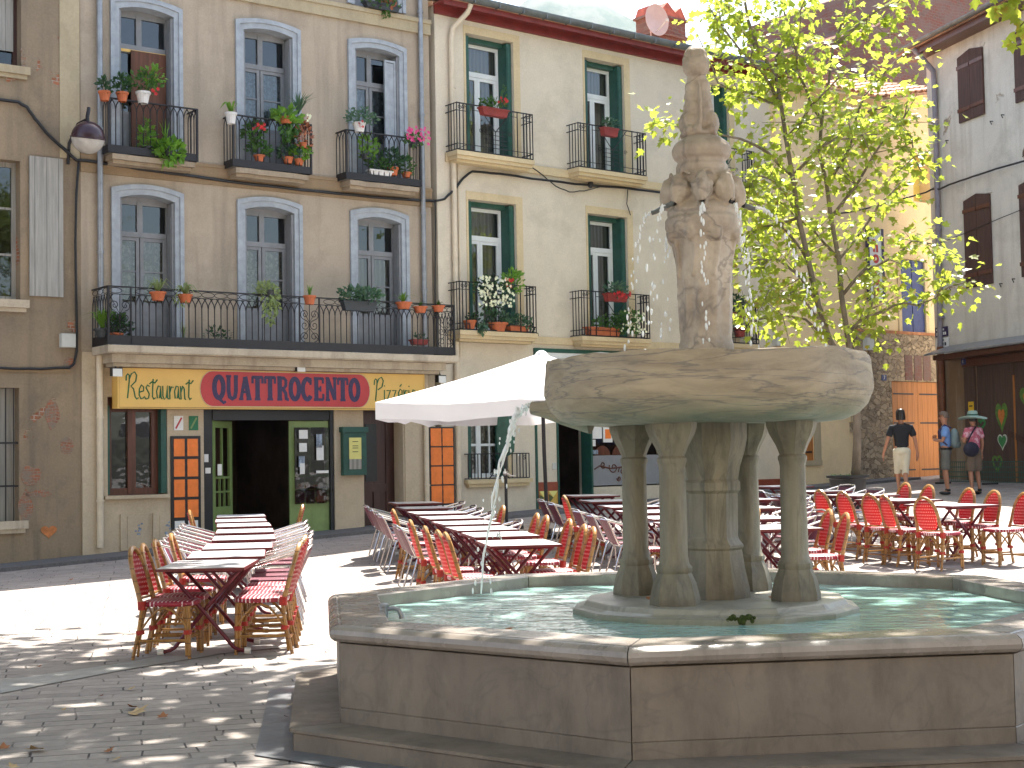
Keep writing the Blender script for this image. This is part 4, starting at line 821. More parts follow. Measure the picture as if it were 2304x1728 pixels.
# ================================================================ RIGHT HOUSE
RH = empty('white_house', PR.at(0, 0, 0), PR.az, 'peeling white house on the right with brown shutters and garage doors', 'building')
hs = [(1.14, 2.12, 9.55, 11.15), (1.2, 2.22, 5.5, 7.62), (3.45, 4.45, 9.5, 11.1), (3.45, 4.5, 5.5, 7.6), (1.4, 5.4, .3, 3.62), (7.2, 8.2, 5.5, 7.6)]
m = MB(); facade(m, -.35, 11, 3.98, 11.75, .4, hs[:4]+hs[5:]); shell(m, -.35, 11, -.2, 11.75, 0, 7)
m.build('wall', M['plaster_white'], RH)
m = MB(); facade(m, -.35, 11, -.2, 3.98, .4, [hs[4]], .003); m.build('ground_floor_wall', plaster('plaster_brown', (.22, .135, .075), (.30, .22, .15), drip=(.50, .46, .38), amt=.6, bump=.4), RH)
m = MB(); m.box(-.2, 10.9, 1.2, 1.25, 0, 11.6); m.build('interior_partition', M['room'], RH)
for k, (a, b, c, d) in enumerate(hs[:4]+hs[5:]):
    mid = (a+b)/2; m = MB()
    for j, (x0, x1) in enumerate(((a-.04, mid-.015), (mid+.015, b+.04))):
        e0, e1 = (0, .1) if j == 0 else (.1, 0); m.prism([(x0, c), (x1, c), (x1, d+e1), (x0, d+e0)], -.045-.012*j, -.005)
    w_ = m.build('window', M['shutter_brown'], RH); m = MB()
    for z in (c+.25, d-.3): m.box(a-.07, mid-.03, -.06, -.046, z, z+.09); m.box(mid+.03, b+.07, -.075, -.058, z, z+.09)
    m.build('shutter_brace', M['frame_brown'], w_); m = MB(); m.prism([(x, z) for x, z in arch(a-.1, b+.1, d+.03, d+.1, .1, 6)], -.02, 0); m.build('lintel', M['plaster_white'], w_)
m = MB(); m.prism([(-.8, 11.55), (11, 11.55), (11, 11.7), (-.8, 11.7)], -.45, .0); m.build('soffit', M['frame_brown'], RH)
tile_roof('roof', RH, -.9, 9, -.55, 4, 11.76, .25)
m = MB(); N = 8; vs = []
for x in (-.9, 9):
    for k in range(N+1): a = math.pi*(1+k/N); vs.append((x, -.6+.08*math.cos(a), 11.8+.09*math.sin(a)))
m.add(vs, [(k, k+1, k+N+2, k+N+1) for k in range(N)]); m.build('gutter', M['zinc_dark'], RH)
pipe(RH, 'downpipe', [(-.1, -.5, 11.7), (.12, -.1, 11.1), (.14, -.09, 10.7), (.10, -.09, 7), (.02, -.09, 4.2)], .07, simple('pipe_mauve', (.21, .19, .22), .5, .2, 5, .1), br=(9.8, 7.1, 4.9))
pipe(RH, 'downpipe', [(.02, -.09, 4.18), (0.02, -.09, 2), (.02, -.09, .4)], .085, simple('pipe_rust', (.16, .06, .03), .6, .35, 5, .2), br=(3.3, 1.6))
m = MB()
vs = [(.35, -.04, 4.18), (9, -.04, 4.18), (9, -.75, 3.96), (.35, -.75, 3.96)]; m.add(vs+[(x, y, z-.04) for x, y, z in vs], [(0, 3, 2, 1), (4, 5, 6, 7), (0, 4, 7, 3), (3, 7, 6, 2), (2, 6, 5, 1)]); cn = m.build('canopy', M['zinc'], RH)
m = MB(); m.box(.5, 9, -.6, -.0, 3.8, 3.92); m.box(1.0, 5.8, -.12, 0, 3.60, 3.78); m.build('canopy_beam', M['frame_brown'], cn)
m = MB(); m.box(.95, 1.4, -.05, .0, .5, 3.62); m.box(5.4, 5.8, -.05, 0, .3, 3.62); m.box(1.4, 2.88, .02, .07, .3, 3.62); m.box(2.9, 4.0, .02, .07, .3, 3.62); m.box(4.02, 5.4, .02, .07, .3, 3.62); gd = m.build('garage_door', M['gate_brown'], RH)
m = MB(); m.box(2.86, 2.91, .0, .02, .5, 3.3); m.build('orange_rail', M['orange_wood'], gd); m = MB(); m.add([(2.62, .0, 1.9), (3.2, .0, 1.72), (3.2, .0, 1.88), (2.62, .0, 2.06), (2.62, .02, 1.9), (3.2, .02, 1.72), (3.2, .02, 1.88), (2.62, .02, 2.06)], [(0, 1, 2, 3), (4, 7, 6, 5), (0, 4, 5, 1), (3, 2, 6, 7), (1, 5, 6, 2), (0, 3, 7, 4)]); m.build('door_batten', M['shutter_brown'], gd)
hg = simple('heart_green', (.10, .20, .04), .8, .35, 12, 0); hg2 = simple('heart_leaf_green', (.05, .22, .07), .8, .2, 12, 0); ho = simple('heart_orange', (.52, .17, .04), .8, .2, 12, 0); hw = simple('heart_white', (.55, .58, .5), .8, .2, 12, 0)
for cx, cz, w_, h_, co, ci, k in ((2.36, 2.36, .48, .78, hg, ho, .55), (2.36, 1.78, .38, .42, hw, hg2, .8), (2.12, 1.27, .42, .46, hg, None, 0), (3.35, 2.75, .5, .6, hg, ho, .5), (1.5, 2.2, .42, .3, hg2, None, 0)):
    m = MB(); P = heart(cx, cz, w_, h_)
    if ci: m.prism(P, .012, .02)
    else: m.ribbon([(x, z) for x, z in heart(cx, cz, w_*.85, h_*.85)], .06, .012, .02, True)
    o = m.build('painted_heart', co, gd)
    if ci: m = MB(); m.prism(heart(cx, cz, w_*k, h_*k), .006, .013); m.build('heart_centre', ci, o)
q = MB(); q.box(1.12, 1.34, -.062, -.05, 2.33, 2.76); po = q.build('poster', simple('poster_yellow', (.75, .47, .03), .6, .1, 6, 0), RH); q = MB(); q.box(1.27, 1.30, -.066, -.062, 2.36, 2.48); q.box(1.16, 1.3, -.066, -.062, 2.64, 2.67); q.build('printed_mark', M['black'], po)
t_ = on_plane('street_plate', PR, -.27, .02, 4.43, 'blue street plate beside the grey downpipe on the corner of the white house', 'street sign'); m = MB(); m.box(0, .55, -.02, 0, 0, .24); m.build('plate', M['sign_navy'], t_)
m = MB(); m.box(.05, .09, -.024, -.02, .16, .2); m.box(.2, .4, -.024, -.02, .15, .2); [m.box(.06+k*.075, .11+k*.075, -.024, -.02, .04, .11) for k in range(6)]; m.build('white_letters', M['paper_white'], t_)
t_ = on_plane('street_plate', PR, -.25, .02, 4.16, 'white street plate with black letters just under the blue plate', 'street sign'); m = MB(); m.box(0, .55, -.02, 0, 0, .24); m.build('plate', M['paper_white'], t_)
m = MB(); m.box(.2, .36, -.024, -.02, .15, .2); [m.box(.06+k*.11, .13+k*.11, -.024, -.02, .04, .12) for k in range(4)]; m.build('dark_letters', M['black'], t_)
t_ = on_plane('house_number', PR, 1.02, .055, 3.66, 'tiny blue house number above the brown garage doors', 'house number'); m = MB(); m.box(0, .16, -.1, -.07, 0, .14); m.build('plate', M['shutter_blue'], t_); text(t_, '1', .12, .08, -.102, .07, M['paper_white'])
# wall hooks
m = MB()
for x, z in ((.55, 9.25), (2.45, 9.3), (2.9, 9.35), (2.6, 5.45), (3.1, 5.5), (.5, 5.6)): m.tube([(x, 0, z), (x, -.08, z), (x+.06, -.08, z-.09)], .012, 4)
m.build('wall_hook', M['iron'], RH)
# low mesh barrier at the garage
t_ = on_plane('mesh_barrier', PR, 1.7, 1.25, .0, 'low dark mesh barrier in front of the brown garage doors', 'barrier')
b0 = PR.at(1.7, 1.25, 0); t_.location.z = G(b0.x, b0.y)
m = MB()
for i in range(52): m.tube([(i*.08, 0, .05), (i*.08, 0, .52)], .007, 4)
for z in (.05, .16, .27, .38, .5): m.box(0, 4.1, -.008, .008, z, z+.02)
m.build('mesh_panel', M['green_paint'], t_); m = MB(); [m.box(x, x+.04, -.2, .2, 0, .04) for x in (.1, 2, 4)]; m.build('foot', M['iron'], t_)
# ================================================================ BUILDINGS BEHIND
PK = Plane(10.1+1.6, 37.2+7.5, 38.5)
BK = empty('brick_house', PK.at(0, 0, 0), PK.az, 'weathered red brick house wall rising behind the yellow house', 'building')
m = MB(); facade(m, -6.2, 7.5, 0, 12.7, .4, [(-.2, .55, 11.3, 12.2), (.75, 1.4, 11.3, 12.2)]); shell(m, -6.2, 7.5, 0, 12.7, 0, 6); m.prism([(-.9, 12.7), (7.5, 12.7), (7.5, 17), (2.5, 16.9), (.3, 16.0), (.1, 14.9), (-.7, 14.4)], 0, 6); m.build('wall', M['old_brick'], BK)
m = MB(); m.box(-.3, 1.5, .3, .35, 11.2, 12.3); m.build('window', M['room'], BK); m = MB(); m.box(-.35, 1.5, -.06, .0, 12.2, 12.3); m.box(-.35, 1.5, -.08, 0, 11.2, 11.29); m.build('window_lintel', M['cornice'], BK)
PK2 = Plane(8.0, 44.5, 38.5)
BK2 = empty('brown_house', PK2.at(0, 0, 0), PK2.az, 'brownish house with red eaves half hidden behind the tree top', 'building')
m = MB(); facade(m, -3.5, 3.4, 0, 11.6, .4, [(-2.4, -1.6, 9.6, 10.8), (.6, 1.4, 9.6, 10.8)]); shell(m, -3.5, 3.4, 0, 11.6, 0, 6); m.build('wall', plaster('plaster_mauve', (.34, .26, .22), (.28, .2, .17), bump=.3), BK2)
m = MB(); m.box(-3.3, 3.2, .5, .55, 9, 11.3); m.build('interior_partition', M['room'], BK2); tile_roof('roof', BK2, -3.7, 3.6, -.4, 3.4, 11.65, .28)
m = MB(); m.box(-3.7, 3.6, -.38, 0, 11.5, 11.64); m.build('eaves_board', M['red_fascia'], BK2)

# ---------------------------------------------------------------- unseen houses across the square, added tall so window panes reflect walls, not sky
for nx, (x0, x1, hh, mt, lb) in enumerate(((-26, -9, 15.5, 'plaster_cream', 'unseen cream house across the square facing the restaurant from the left'), (-9, 8, 16.5, 'plaster_shop', 'unseen beige house across the square directly facing the fountain'), (8, 25, 15, 'plaster_ochre', 'unseen ochre house across the square facing the fountain from the right'))):
    PO = Plane(x1, -19, 180); B_ = empty('facing_house', PO.at(0, 0, 0), PO.az, lb, 'building'); W_ = x1-x0; hs = [(a, a+1.1, c, d) for a in (1.5, 5, 8.5, 12, 14.8) for c, d in ((.1, 2.6), (3.6, 6.0), (6.9, 9.0), (10.2, 12.4))]
    m = MB(); facade(m, 0, W_, -.5, hh, .3, hs); shell(m, 0, W_, -.5, hh, 0, 7); m.build('wall', M[mt], B_); m = MB(); m.box(.1, W_-.1, .8, .85, -.4, hh-.1); m.build('interior_partition', M['room'], B_); tile_roof('roof', B_, -.1, W_+.1, -.4, 4, hh+.05, .28, .5)
    for a, b, c, d in hs:
        m = MB(); leaf_frame(m, a, (a+b)/2-.003, c, d, .15); leaf_frame(m, (a+b)/2+.003, b, c, d, .15); w_ = m.build('window', M['white_paint'], B_); m = MB(); m.box(a-.55, a-.03, -.05, -.01, c, d); m.box(b+.03, b+.55, -.05, -.01, c, d) if b+.55 < W_ else None; m.build('shutter', M['shutter_grey'], w_)
# ================================================================ FOUNTAIN
M['marble_basin'] = marble('marble_basin', (.19, .158, .125), (.10, .088, .08), (.125, .10, .08), gloss=.42, bump=.15, vs=.4, blot=.65)
M['marble_rim'] = marble('marble_rim', (.30, .265, .235), (.13, .12, .12), (.21, .18, .155), gloss=.25, bump=.08, vs=.2)
M['marble_bowl'] = marble('marble_bowl', (.38, .31, .215), (.14, .125, .115), (.25, .20, .14), algae=(.16, .19, .135), zlo=1.80, zhi=1.93, gloss=.6, streak=(.7, .7, 7), bump=.5, vs=.8, dist=.35)
M['marble_pillar'] = marble('marble_pillar', (.25, .22, .155), (.09, .085, .07), (.15, .13, .09), algae=(.05, .042, .025), zlo=.62, zhi=1.0, gloss=.55, streak=(2, 2, .5), bump=.6, blot=.8)
M['marble_column'] = marble('marble_column', (.50, .43, .35), (.10, .085, .085), (.25, .195, .15), gloss=.55, streak=(.9, .9, 1.3), bump=.45, vs=.5, blot=.6, dist=.6)
FC = Vector((1.2, 9.6, 0)); PH = R_(-15.2-90)
FT = empty('fountain', FC, 0, 'large octagonal marble fountain with a round bowl on pillars and a carved column', 'fountain')
def oct_ring(name, prof, mat, gap=.003, parent=None, smooth=30):
    m = MB(); n = len(prof)
    for k in range(8):
        a0, a1 = PH+k*math.pi/4, PH+(k+1)*math.pi/4; vs = []
        for r, z in prof:
            p = Vector((r*math.cos(a0), r*math.sin(a0), z)); q = Vector((r*math.cos(a1), r*math.sin(a1), z)); d = (q-p).normalized()*gap
            vs += [p+d, q-d]
        m.add(vs, [(2*i, 2*i+1, (2*i+3) % (2*n), (2*i+2) % (2*n)) for i in range(n)]+[tuple(2*i for i in range(n-1, -1, -1)), tuple(2*i+1 for i in range(n))])
    return m.build(name, mat, parent, smooth=smooth)
oct_ring('basin_wall', [(2.52, .205), (2.515, .21), (2.52, .215), (2.52, .566), (2.49, .574), (2.27, .574), (2.27, .10), (2.52, .13)], M['marble_basin'], parent=FT)
oct_ring('basin_rim', [(2.50, .576), (2.55, .58), (2.572, .597), (2.58, .62), (2.572, .645), (2.548, .662), (2.522, .668), (2.514, .661), (2.506, .661), (2.50, .668), (2.225, .67), (2.215, .662), (2.215, .58), (2.26, .576)], M['marble_rim'], parent=FT)
oct_ring('step', [(2.80, -.08), (2.80, .10), (2.82, .108), (2.82, .125), (2.805, .13), (2.40, .13), (2.40, -.08)], M['marble_basin'], .004, FT)
m = MB(); a8 = [(FC.x+3.02*math.cos(PH+k*math.pi/4), FC.y+3.02*math.sin(PH+k*math.pi/4)) for k in range(8)]; b8 = [(FC.x+2.7*math.cos(PH+k*math.pi/4), FC.y+2.7*math.sin(PH+k*math.pi/4)) for k in range(8)]
m.add([(x, y, .008) for x, y in a8]+[(x, y, .008) for x, y in b8], [(k, (k+1) % 8, (k+1) % 8+8, k+8) for k in range(8)]); tag(m.build('slate_border', M['slate']), kind='structure')
M['marble_plinth'] = marble('marble_plinth', (.34, .32, .27), (.12, .12, .11), (.24, .225, .18), algae=(.12, .14, .08), zlo=.58, zhi=.64, gloss=.35, bump=.25)
m = MB(); m.lathe([(.0, .5), (.915, .5), (.915, .612), (.905, .62), (.875, .625), (.845, .638), (.83, .662), (.82, .668), (.80, .669), (0, .664)], 14, (.07, 0), ph=.1, cap=False); dk = m.build('plinth', M['marble_plinth'], FT, smooth=8)
m = MB(); random.seed(4)
for k in range(26): a = -math.pi/2+random.gauss(.02, .07); m.ball((.07+.89*math.cos(a), .89*math.sin(a), .615+random.uniform(-.02, .02)), random.uniform(.008, .02), 6, 4)
m.build('moss', simple('moss', (.035, .05, .008), .95, .4, 30, .4), dk)
m = MB(); m.lathe([(.235, .664), (.235, .72), (.205, .85), (.19, .97), (.20, .985), (.20, 1.0), (.17, 1.04), (.165, 1.06), (.17, 1.33), (.188, 1.35), (.188, 1.40), (.175, 1.42), (.19, 1.5), (.222, 1.60), (.24, 1.68), (.24, 1.80)], 8, (.07, 0), ph=R_(25)); m.build('pier', M['marble_pillar'], FT, smooth=25)
for x, y in ((.47, -.3), (-.3, -.47), (-.47, .3), (.3, .47)):
    m = MB(); m.lathe([(.148, .664), (.148, .705), (.126, .80), (.10, .86), (.106, .872), (.106, .895), (.093, .915), (.085, .96), (.082, 1.2), (.079, 1.5), (.084, 1.525), (.09, 1.54), (.09, 1.558), (.078, 1.572), (.098, 1.63), (.135, 1.70), (.15, 1.745), (.155, 1.80)], 16, (x+.07, y), fn=lambda a, r, z: r*(1+(.05*math.cos(8*a) if (z < .9 or z > 1.6) else .012*math.cos(8*a)))); m.build('pillar', M['marble_pillar'], FT, smooth=30)
m = MB(); random.seed(9); wob = [random.uniform(-1, 1) for _ in range(48)]
def bw_(a, r, z):
    k = a/(2*math.pi)*12; i = int(k) % 12; f = k-int(k); fac = 1/math.cos((f-.5)*math.pi/6)*.985 if r > .6 else 1
    return r*(fac*.6+.4)+.006*wob[int(a*7) % 48]
m.lathe([(.0, 1.778), (.70, 1.775), (.86, 1.785), (.95, 1.82), (1.01, 1.88), (1.035, 1.94), (1.05, 1.98), (1.048, 2.03), (1.04, 2.1), (1.036, 2.165), (1.025, 2.195), (.965, 2.20), (.945, 2.18), (.935, 2.10), (0, 2.08)], 72, (.06, 0), fn=bw_, ph=.2, cap=False)
m.v = [(x, y, z+(.012*wob[int((math.atan2(y, x)+4)*6) % 48]+.008*math.sin(5*math.atan2(y, x)) if z > 2.15 else .006*math.sin(9*x+7*y))) for x, y, z in m.v]
bowl = m.build('bowl', M['marble_bowl'], FT, smooth=50)
m = MB(); pts = [(-.68, .12, 1.86), (-.86, .17, 1.885), (-.98, .21, 1.905), (-1.07, .245, 1.915)]; m.tube(pts, [.14, .10, .07, .052], 10); m.v = [(x, y, 1.905+(z-1.905)*(.75 if z > 1.905 else 1)) for x, y, z in m.v]; m.build('spout', M['marble_bowl'], bowl, smooth=50)
m = MB(); m.lathe([(0, 2.14), (.94, 2.14)], 40, (.06, 0), cap=False); 
def remesh(mb, name, mat, parent, vox, disp=.012, dsize=.12, sm=6):
    o = mb.build(name, mat); r = o.modifiers.new('r', 'REMESH'); r.mode = 'VOXEL'; r.voxel_size = vox
    s_ = o.modifiers.new('s', 'SMOOTH'); s_.iterations = sm; s_.factor = .5
    tx = bpy.data.textures.new(name, 'CLOUDS'); tx.noise_scale = dsize; tx.noise_depth = 3; d_ = o.modifiers.new('d', 'DISPLACE'); d_.texture = tx; d_.strength = disp; d_.mid_level = .5; d_.texture_coords = 'LOCAL'
    dg = bpy.context.evaluated_depsgraph_get(); me = bpy.data.meshes.new_from_object(o.evaluated_get(dg)); me.name = name
    me.polygons.foreach_set('use_smooth', [True]*len(me.polygons)); old = o.data; o.modifiers.clear(); o.data = me; bpy.data.meshes.remove(old); o.parent = parent; return o
m = MB(); cx = .06
def flute(a, r, z):
    return r*(1+(.065*math.cos(10*a)*max(0, min(1, (2.9-z)*3)) if 2.42 < z < 2.95 else 0)+(.03*math.cos(4*(a+.3)) if z < 2.95 else 0))
m.lathe([(.20, 2.10), (.185, 2.14), (.172, 2.16), (.172, 2.285), (.165, 2.30), (.162, 2.33), (.164, 2.45), (.168, 2.6), (.174, 2.75), (.18, 2.86), (.19, 2.93), (.205, 2.97), (.232, 3.01), (.247, 3.05), (.247, 3.10), (.225, 3.12), (.235, 3.15), (.21, 3.18), (.165, 3.21), (.155, 3.32), (.165, 3.37), (.158, 3.395), (.168, 3.41), (.168, 3.45), (.155, 3.465), (.158, 3.485), (.178, 3.50), (.192, 3.535), (.192, 3.565), (.17, 3.60), (.12, 3.64)], 40, (cx, 0), fn=flute)
HA = [R_(-8-90+45*k) for k in range(8)]
for i, a in enumerate(HA):
    c, s_ = math.cos(a), math.sin(a); P = lambda r, z, t=0: (cx+r*c-t*s_, r*s_+t*c, z)
    m.ball(P(.19, 3.275), .07, 10, 8, (1, 1, 1.15)); m.ball(P(.228, 3.225), .045, 8, 6, (1, 1, 1.3)); m.ball(P(.235, 3.31), .033, 8, 6)
    m.tube([P(.17, 3.37), P(.225, 3.345), P(.245, 3.28), P(.245, 3.22), P(.25, 3.185)], [.03, .035, .035, .034, .03], 8)
    for t in (-.05, .05): m.ball(P(.2, 3.305, t), .026, 6, 5)
    a2 = a+R_(22.5); c2, s2 = math.cos(a2), math.sin(a2)
    m.ball((cx+.213*c2, .213*s2, 2.995), .045, 8, 6, (1, 1, 1.2)); m.ball((cx+.19*c, .19*s_, 3.0), .03, 8, 6)
    m.tube([(cx+.205*c2, .205*s2, 3.02), (cx+.2*math.cos(a2+.12), .2*math.sin(a2+.12), 2.95), (cx+.185*math.cos(a2+.1), .185*math.sin(a2+.1), 2.85), (cx+.178*math.cos(a2-.05), .178*math.sin(a2-.05), 2.72)], [.022, .02, .016, .01], 6)
    m.tube([(cx+.2*c, .2*s_, 3.38), (cx+.205*math.cos(a+.2), .205*math.sin(a+.2), 3.40), (cx+.2*math.cos(a+.4), .2*math.sin(a+.4), 3.37)], .014, 6)
cc_ = remesh(m, 'carved_column', M['marble_column'], FT, .0085, .010, .05, 1)
for i, a in enumerate(HA):
    c, s_ = math.cos(a), math.sin(a); P = lambda r, z: (cx+r*c, r*s_, z); q = MB(); q.tube([P(.225, 3.20), P(.272, 3.185)], .021, 10, caps=False); q.tube([P(.225, 3.20), P(.266, 3.187)], .015, 10); q.build('water_nozzle', M['black'], cc_)
    if i in (7, 6, 2): q = MB(); q.tube([P(.26, 3.19), P(.31, 3.165), P(.335, 3.16)], .016, 8); q.build('lead_pipe', M['zinc_dark'], cc_)
m = MB(); sx = .045
for c, r, s3 in (((.085, .0, 3.73), .07, (.95, 1.1, 1.25)), ((-.04, .0, 3.73), .07, (.95, 1.1, 1.25)), ((.022, .01, 3.74), .1, (1.0, .9, .95)), ((.022, .01, 3.82), .095, (1.0, .9, 1.1)), ((.022, .01, 3.90), .084, (1.03, .9, 1.1)), ((.022, .01, 3.965), .078, (1.05, .95, 1)), ((.016, .005, 4.02), .062, (1, .95, 1.1)), ((.012, -.01, 4.115), .086, (1, 1.05, 1)), ((.01, -.01, 4.17), .074, (1, 1, .95)), ((.0, -.1, 3.675), .026, (.9, 1, 1.2)), ((.02, .08, 3.85), .06, (1.1, 1, 2)), ((.01, .075, 4.12), .045, (1, 1.2, .8)), ((.09, -.01, 3.84), .028, (.8, 1, 2)), ((-.045, -.01, 3.84), .028, (.8, 1, 2)), ((.02, 0, 3.655), .12, (1.0, .9, .3)), ((-.05, -.06, 3.675), .04, (.9, 1.2, .8)), ((.09, -.06, 3.675), .04, (.9, 1.2, .8)), ((-.055, .0, 4.15), .02, (1, 1, 1.2)), ((.075, .0, 4.15), .02, (1, 1, 1.2))):
    m.ball((c[0]+cx-.035, c[1], c[2]), r*1.06, 14, 10, s3)
m.tube([(cx-.02, -.10, 3.68), (cx-.012, -.108, 3.76), (cx-.01, -.10, 3.86), (cx-.015, -.088, 3.95), (cx-.02, -.08, 4.0)], [.014, .012, .01, .009, .006], 6)
remesh(m, 'seated_beast', M['marble_column'], cc_, .006, .009, .045, 1)
# water
t = NT('basin_water'); n1 = t.noise(3.2, 3, .6, sc3=(1, 1.6, 1), warp=.4); n2 = t.noise(11, 3, .6); b0 = t.bump(n1, .5, .03); t.bump(n2, .35, .012, b0)
cc = t.mix(t.ramp(t.noise(1.1, 4, .6), .35, .7), (.24, .44, .40), (.40, .58, .54)); t.out(cc, .07, .8); t.b.inputs['IOR'].default_value = 1.33; M['water'] = t.m
m = MB(); N = 64; m.add([(FC.x, FC.y, .585)]+[(FC.x+2.25*math.cos(PH+k*math.pi/4), FC.y+2.25*math.sin(PH+k*math.pi/4), .585) for k in range(8)], [(0, k+1, (k+1) % 8+1) for k in range(8)]); tag(m.build('water', M['water']), kind='structure')
t = NT('falling_water'); t.b.inputs['Base Color'].default_value = (.95, .98, 1, 1); t.b.inputs['Roughness'].default_value = .12; t.b.inputs['Transmission Weight'].default_value = .25; t.b.inputs['IOR'].default_value = 1.33; M['jet'] = t.m
def jet(p0, v, tend, r0, r1, lab, drops=True, seed=0, gaps=.35, grp=None):
    random.seed(seed); m = MB(); n = 26 if drops else 60; pts = []
    for i in range(n): tt = tend*i/(n-1); pts.append(Vector(p0)+Vector(v)*tt+Vector((0, 0, -4.9*tt*tt)))
    cut = 3 if drops else n; rr = [r0+(r1-r0)*i/n for i in range(n)]
    pj = [p+Vector((random.uniform(-1, 1), random.uniform(-1, 1), 0))*r*.35 for p, r in zip(pts, rr)]
    if not drops:
        for q in range(5):
            a, b = [(0, .55), (0, .4), (.08, .75), (.2, 1), (.5, 1)][q]; i0, i1 = int(a*n), max(int(b*n), 4); ph_ = random.uniform(0, 6); m.tube([pts[i]+Vector((math.cos(ph_+i*.33), math.sin(ph_+i*.33), 0))*(.016*(1-.5*i/n)+.004*math.sin(i*.9+q)) for i in range(i0, i1)], [max(.0025, (.019 if q < 2 else .012)*(1-.5*i/n)*random.uniform(.45, 1.3)) for i in range(i0, i1)], 6)

    else: m.tube(pj[:cut+3], rr[:cut+3], 6)
    for i in range(cut if drops else 0, n-1):
        for k in range(3 if drops else 2):
            if random.random() < gaps and drops: continue
            if not drops and random.random() < .35: continue
            p = pts[i].lerp(pts[i+1], random.random())+Vector((random.gauss(0, 1), random.gauss(0, 1), 0))*(.004+.0007*i if drops else .014+.0009*i)
            m.ball(p, random.uniform(.005, .009) if drops else random.uniform(.003, .009), 6, 5, (1, 1, random.uniform(1.6, 3.2)))
    o = m.build('water_jet', M['jet'], smooth='all'); return tag(o, lab, 'water jet', grp)
jet((1.2-1.08, 9.6+.25, 1.925), (-.70, .85, .1), .52, .030, .011, 'thick water jet pouring from the bowl spout into the basin', False, 3)
nm = {0: 'thin broken stream falling down the middle of the carved column', 6: 'leftmost drop stream from the column heads', 7: 'drop stream falling just left of the carved column', 2: 'strong arching jet on the right of the carved column', 1: 'drop stream running close down the right side of the column', 5: 'drop stream behind the left side of the column', 3: 'faint drop stream behind the right side of the column'}
for i, sp_ in ((0, .12), (6, .42), (7, .42), (2, .95), (1, .30), (5, .3), (3, .35)):
    a = HA[i]; d_ = Vector((math.cos(a), math.sin(a), 0)); jet(FC+Vector((cx, 0, 3.165))+d_*(.33 if i in (7, 6, 2) else .28), d_*sp_+Vector((0, 0, .12)), .47, .012 if i == 2 else .006, .003, nm[i], True, i, .2 if i == 2 else .45)
# tap standing on the near left corner of the basin
pt = on_z(864, 1398, .60); t_ = empty('tap', (pt.x, pt.y, .58), 0, 'small steel tap with curved spout standing at the left inside the basin', 'tap')
m = MB(); m.lathe([(.026, 0), (.026, .105), (.03, .108), (.03, .125), (.018, .13), (0, .13)], 14, cap=False); m.build('tap_body', M['zinc'], t_, smooth=True)
m = MB(); m.tube([(.02, 0, .095), (.06, -.005, .10), (.09, -.008, .09), (.105, -.01, .06), (.107, -.01, .035)], .014, 8); m.build('tap_spout', M['zinc'], t_, smooth=True)
# ================================================================ FURNITURE
t = NT('rattan_cane'); sp3 = t.n('ShaderNodeSeparateXYZ'); t.l(t.coord(), sp3.inputs[0]); rg = t.ramp(t.math('SINE', t.math('MULTIPLY', sp3.outputs[2], 62.)), .93, .99)
cc = t.mix(t.ramp(t.noise(14, 4, .6, sc3=(1, 1, .35)), .3, .7), (.20, .09, .022), (.40, .21, .06)); t.out(t.mix(rg, cc, (.13, .05, .02)), .32, .5); M['cane'] = t.m
def weave(name, c0, c1, fx, fz, ax='z', lo=.15):
    t = NT(name); s3 = t.n('ShaderNodeSeparateXYZ'); t.l(t.coord(), s3.inputs[0]); a = t.math('SINE', t.math('MULTIPLY', s3.outputs[2 if ax == 'z' else 0], fz)); b = t.math('SINE', t.math('MULTIPLY', s3.outputs[1], fx))
    mk = t.math('MULTIPLY', t.ramp(a, lo, lo+.25), t.ramp(b, -.35, 0)); cc = t.mix(mk, c0, c1); t.bump(t.math('ADD', a, b), .25, .003); t.out(cc, .42, .45); return t
tw = weave('woven_back', (.26, .010, .018), (.62, .38, .35), 260, 168, lo=.12); tb = tw.n('ShaderNodeBsdfTranslucent'); tb.inputs[0].default_value = (.85, .05, .04, 1); ms = tw.n('ShaderNodeMixShader'); ms.inputs[0].default_value = .35
tw.l(tw.b.outputs[0], ms.inputs[1]); tw.l(tb.outputs[0], ms.inputs[2]); tw.l(ms.outputs[0], tw.t.nodes['Material Output'].inputs[0]); M['weave_back'] = tw.m
M['weave_seat'] = weave('woven_seat', (.25, .012, .03), (.70, .55, .55), 190, 190, 'x', .45).m
M['binding'] = simple('red_binding', (.33, .018, .012), .45, .2, 20, .1)
M['alu'] = simple('aluminium_tube', (.62, .60, .60), .25, .1, 12, .03, .9)
M['weave_dark'] = weave('woven_burgundy', (.10, .012, .03), (.17, .04, .06), 500, 500, 'x', 0.).m
M['table_edge'] = simple('burgundy_edge', (.12, .014, .018), .4, .2, 8, .03)
M['table_leg'] = simple('burgundy_metal', (.115, .012, .022), .3, .2, 12, .03)
M['table_top'] = simple('table_laminate', (.50, .50, .52), .3, .05, 2, .0, spec=.8)
M['cap_white'] = simple('white_cap', (.70, .68, .64), .5, .1, 12, .05)
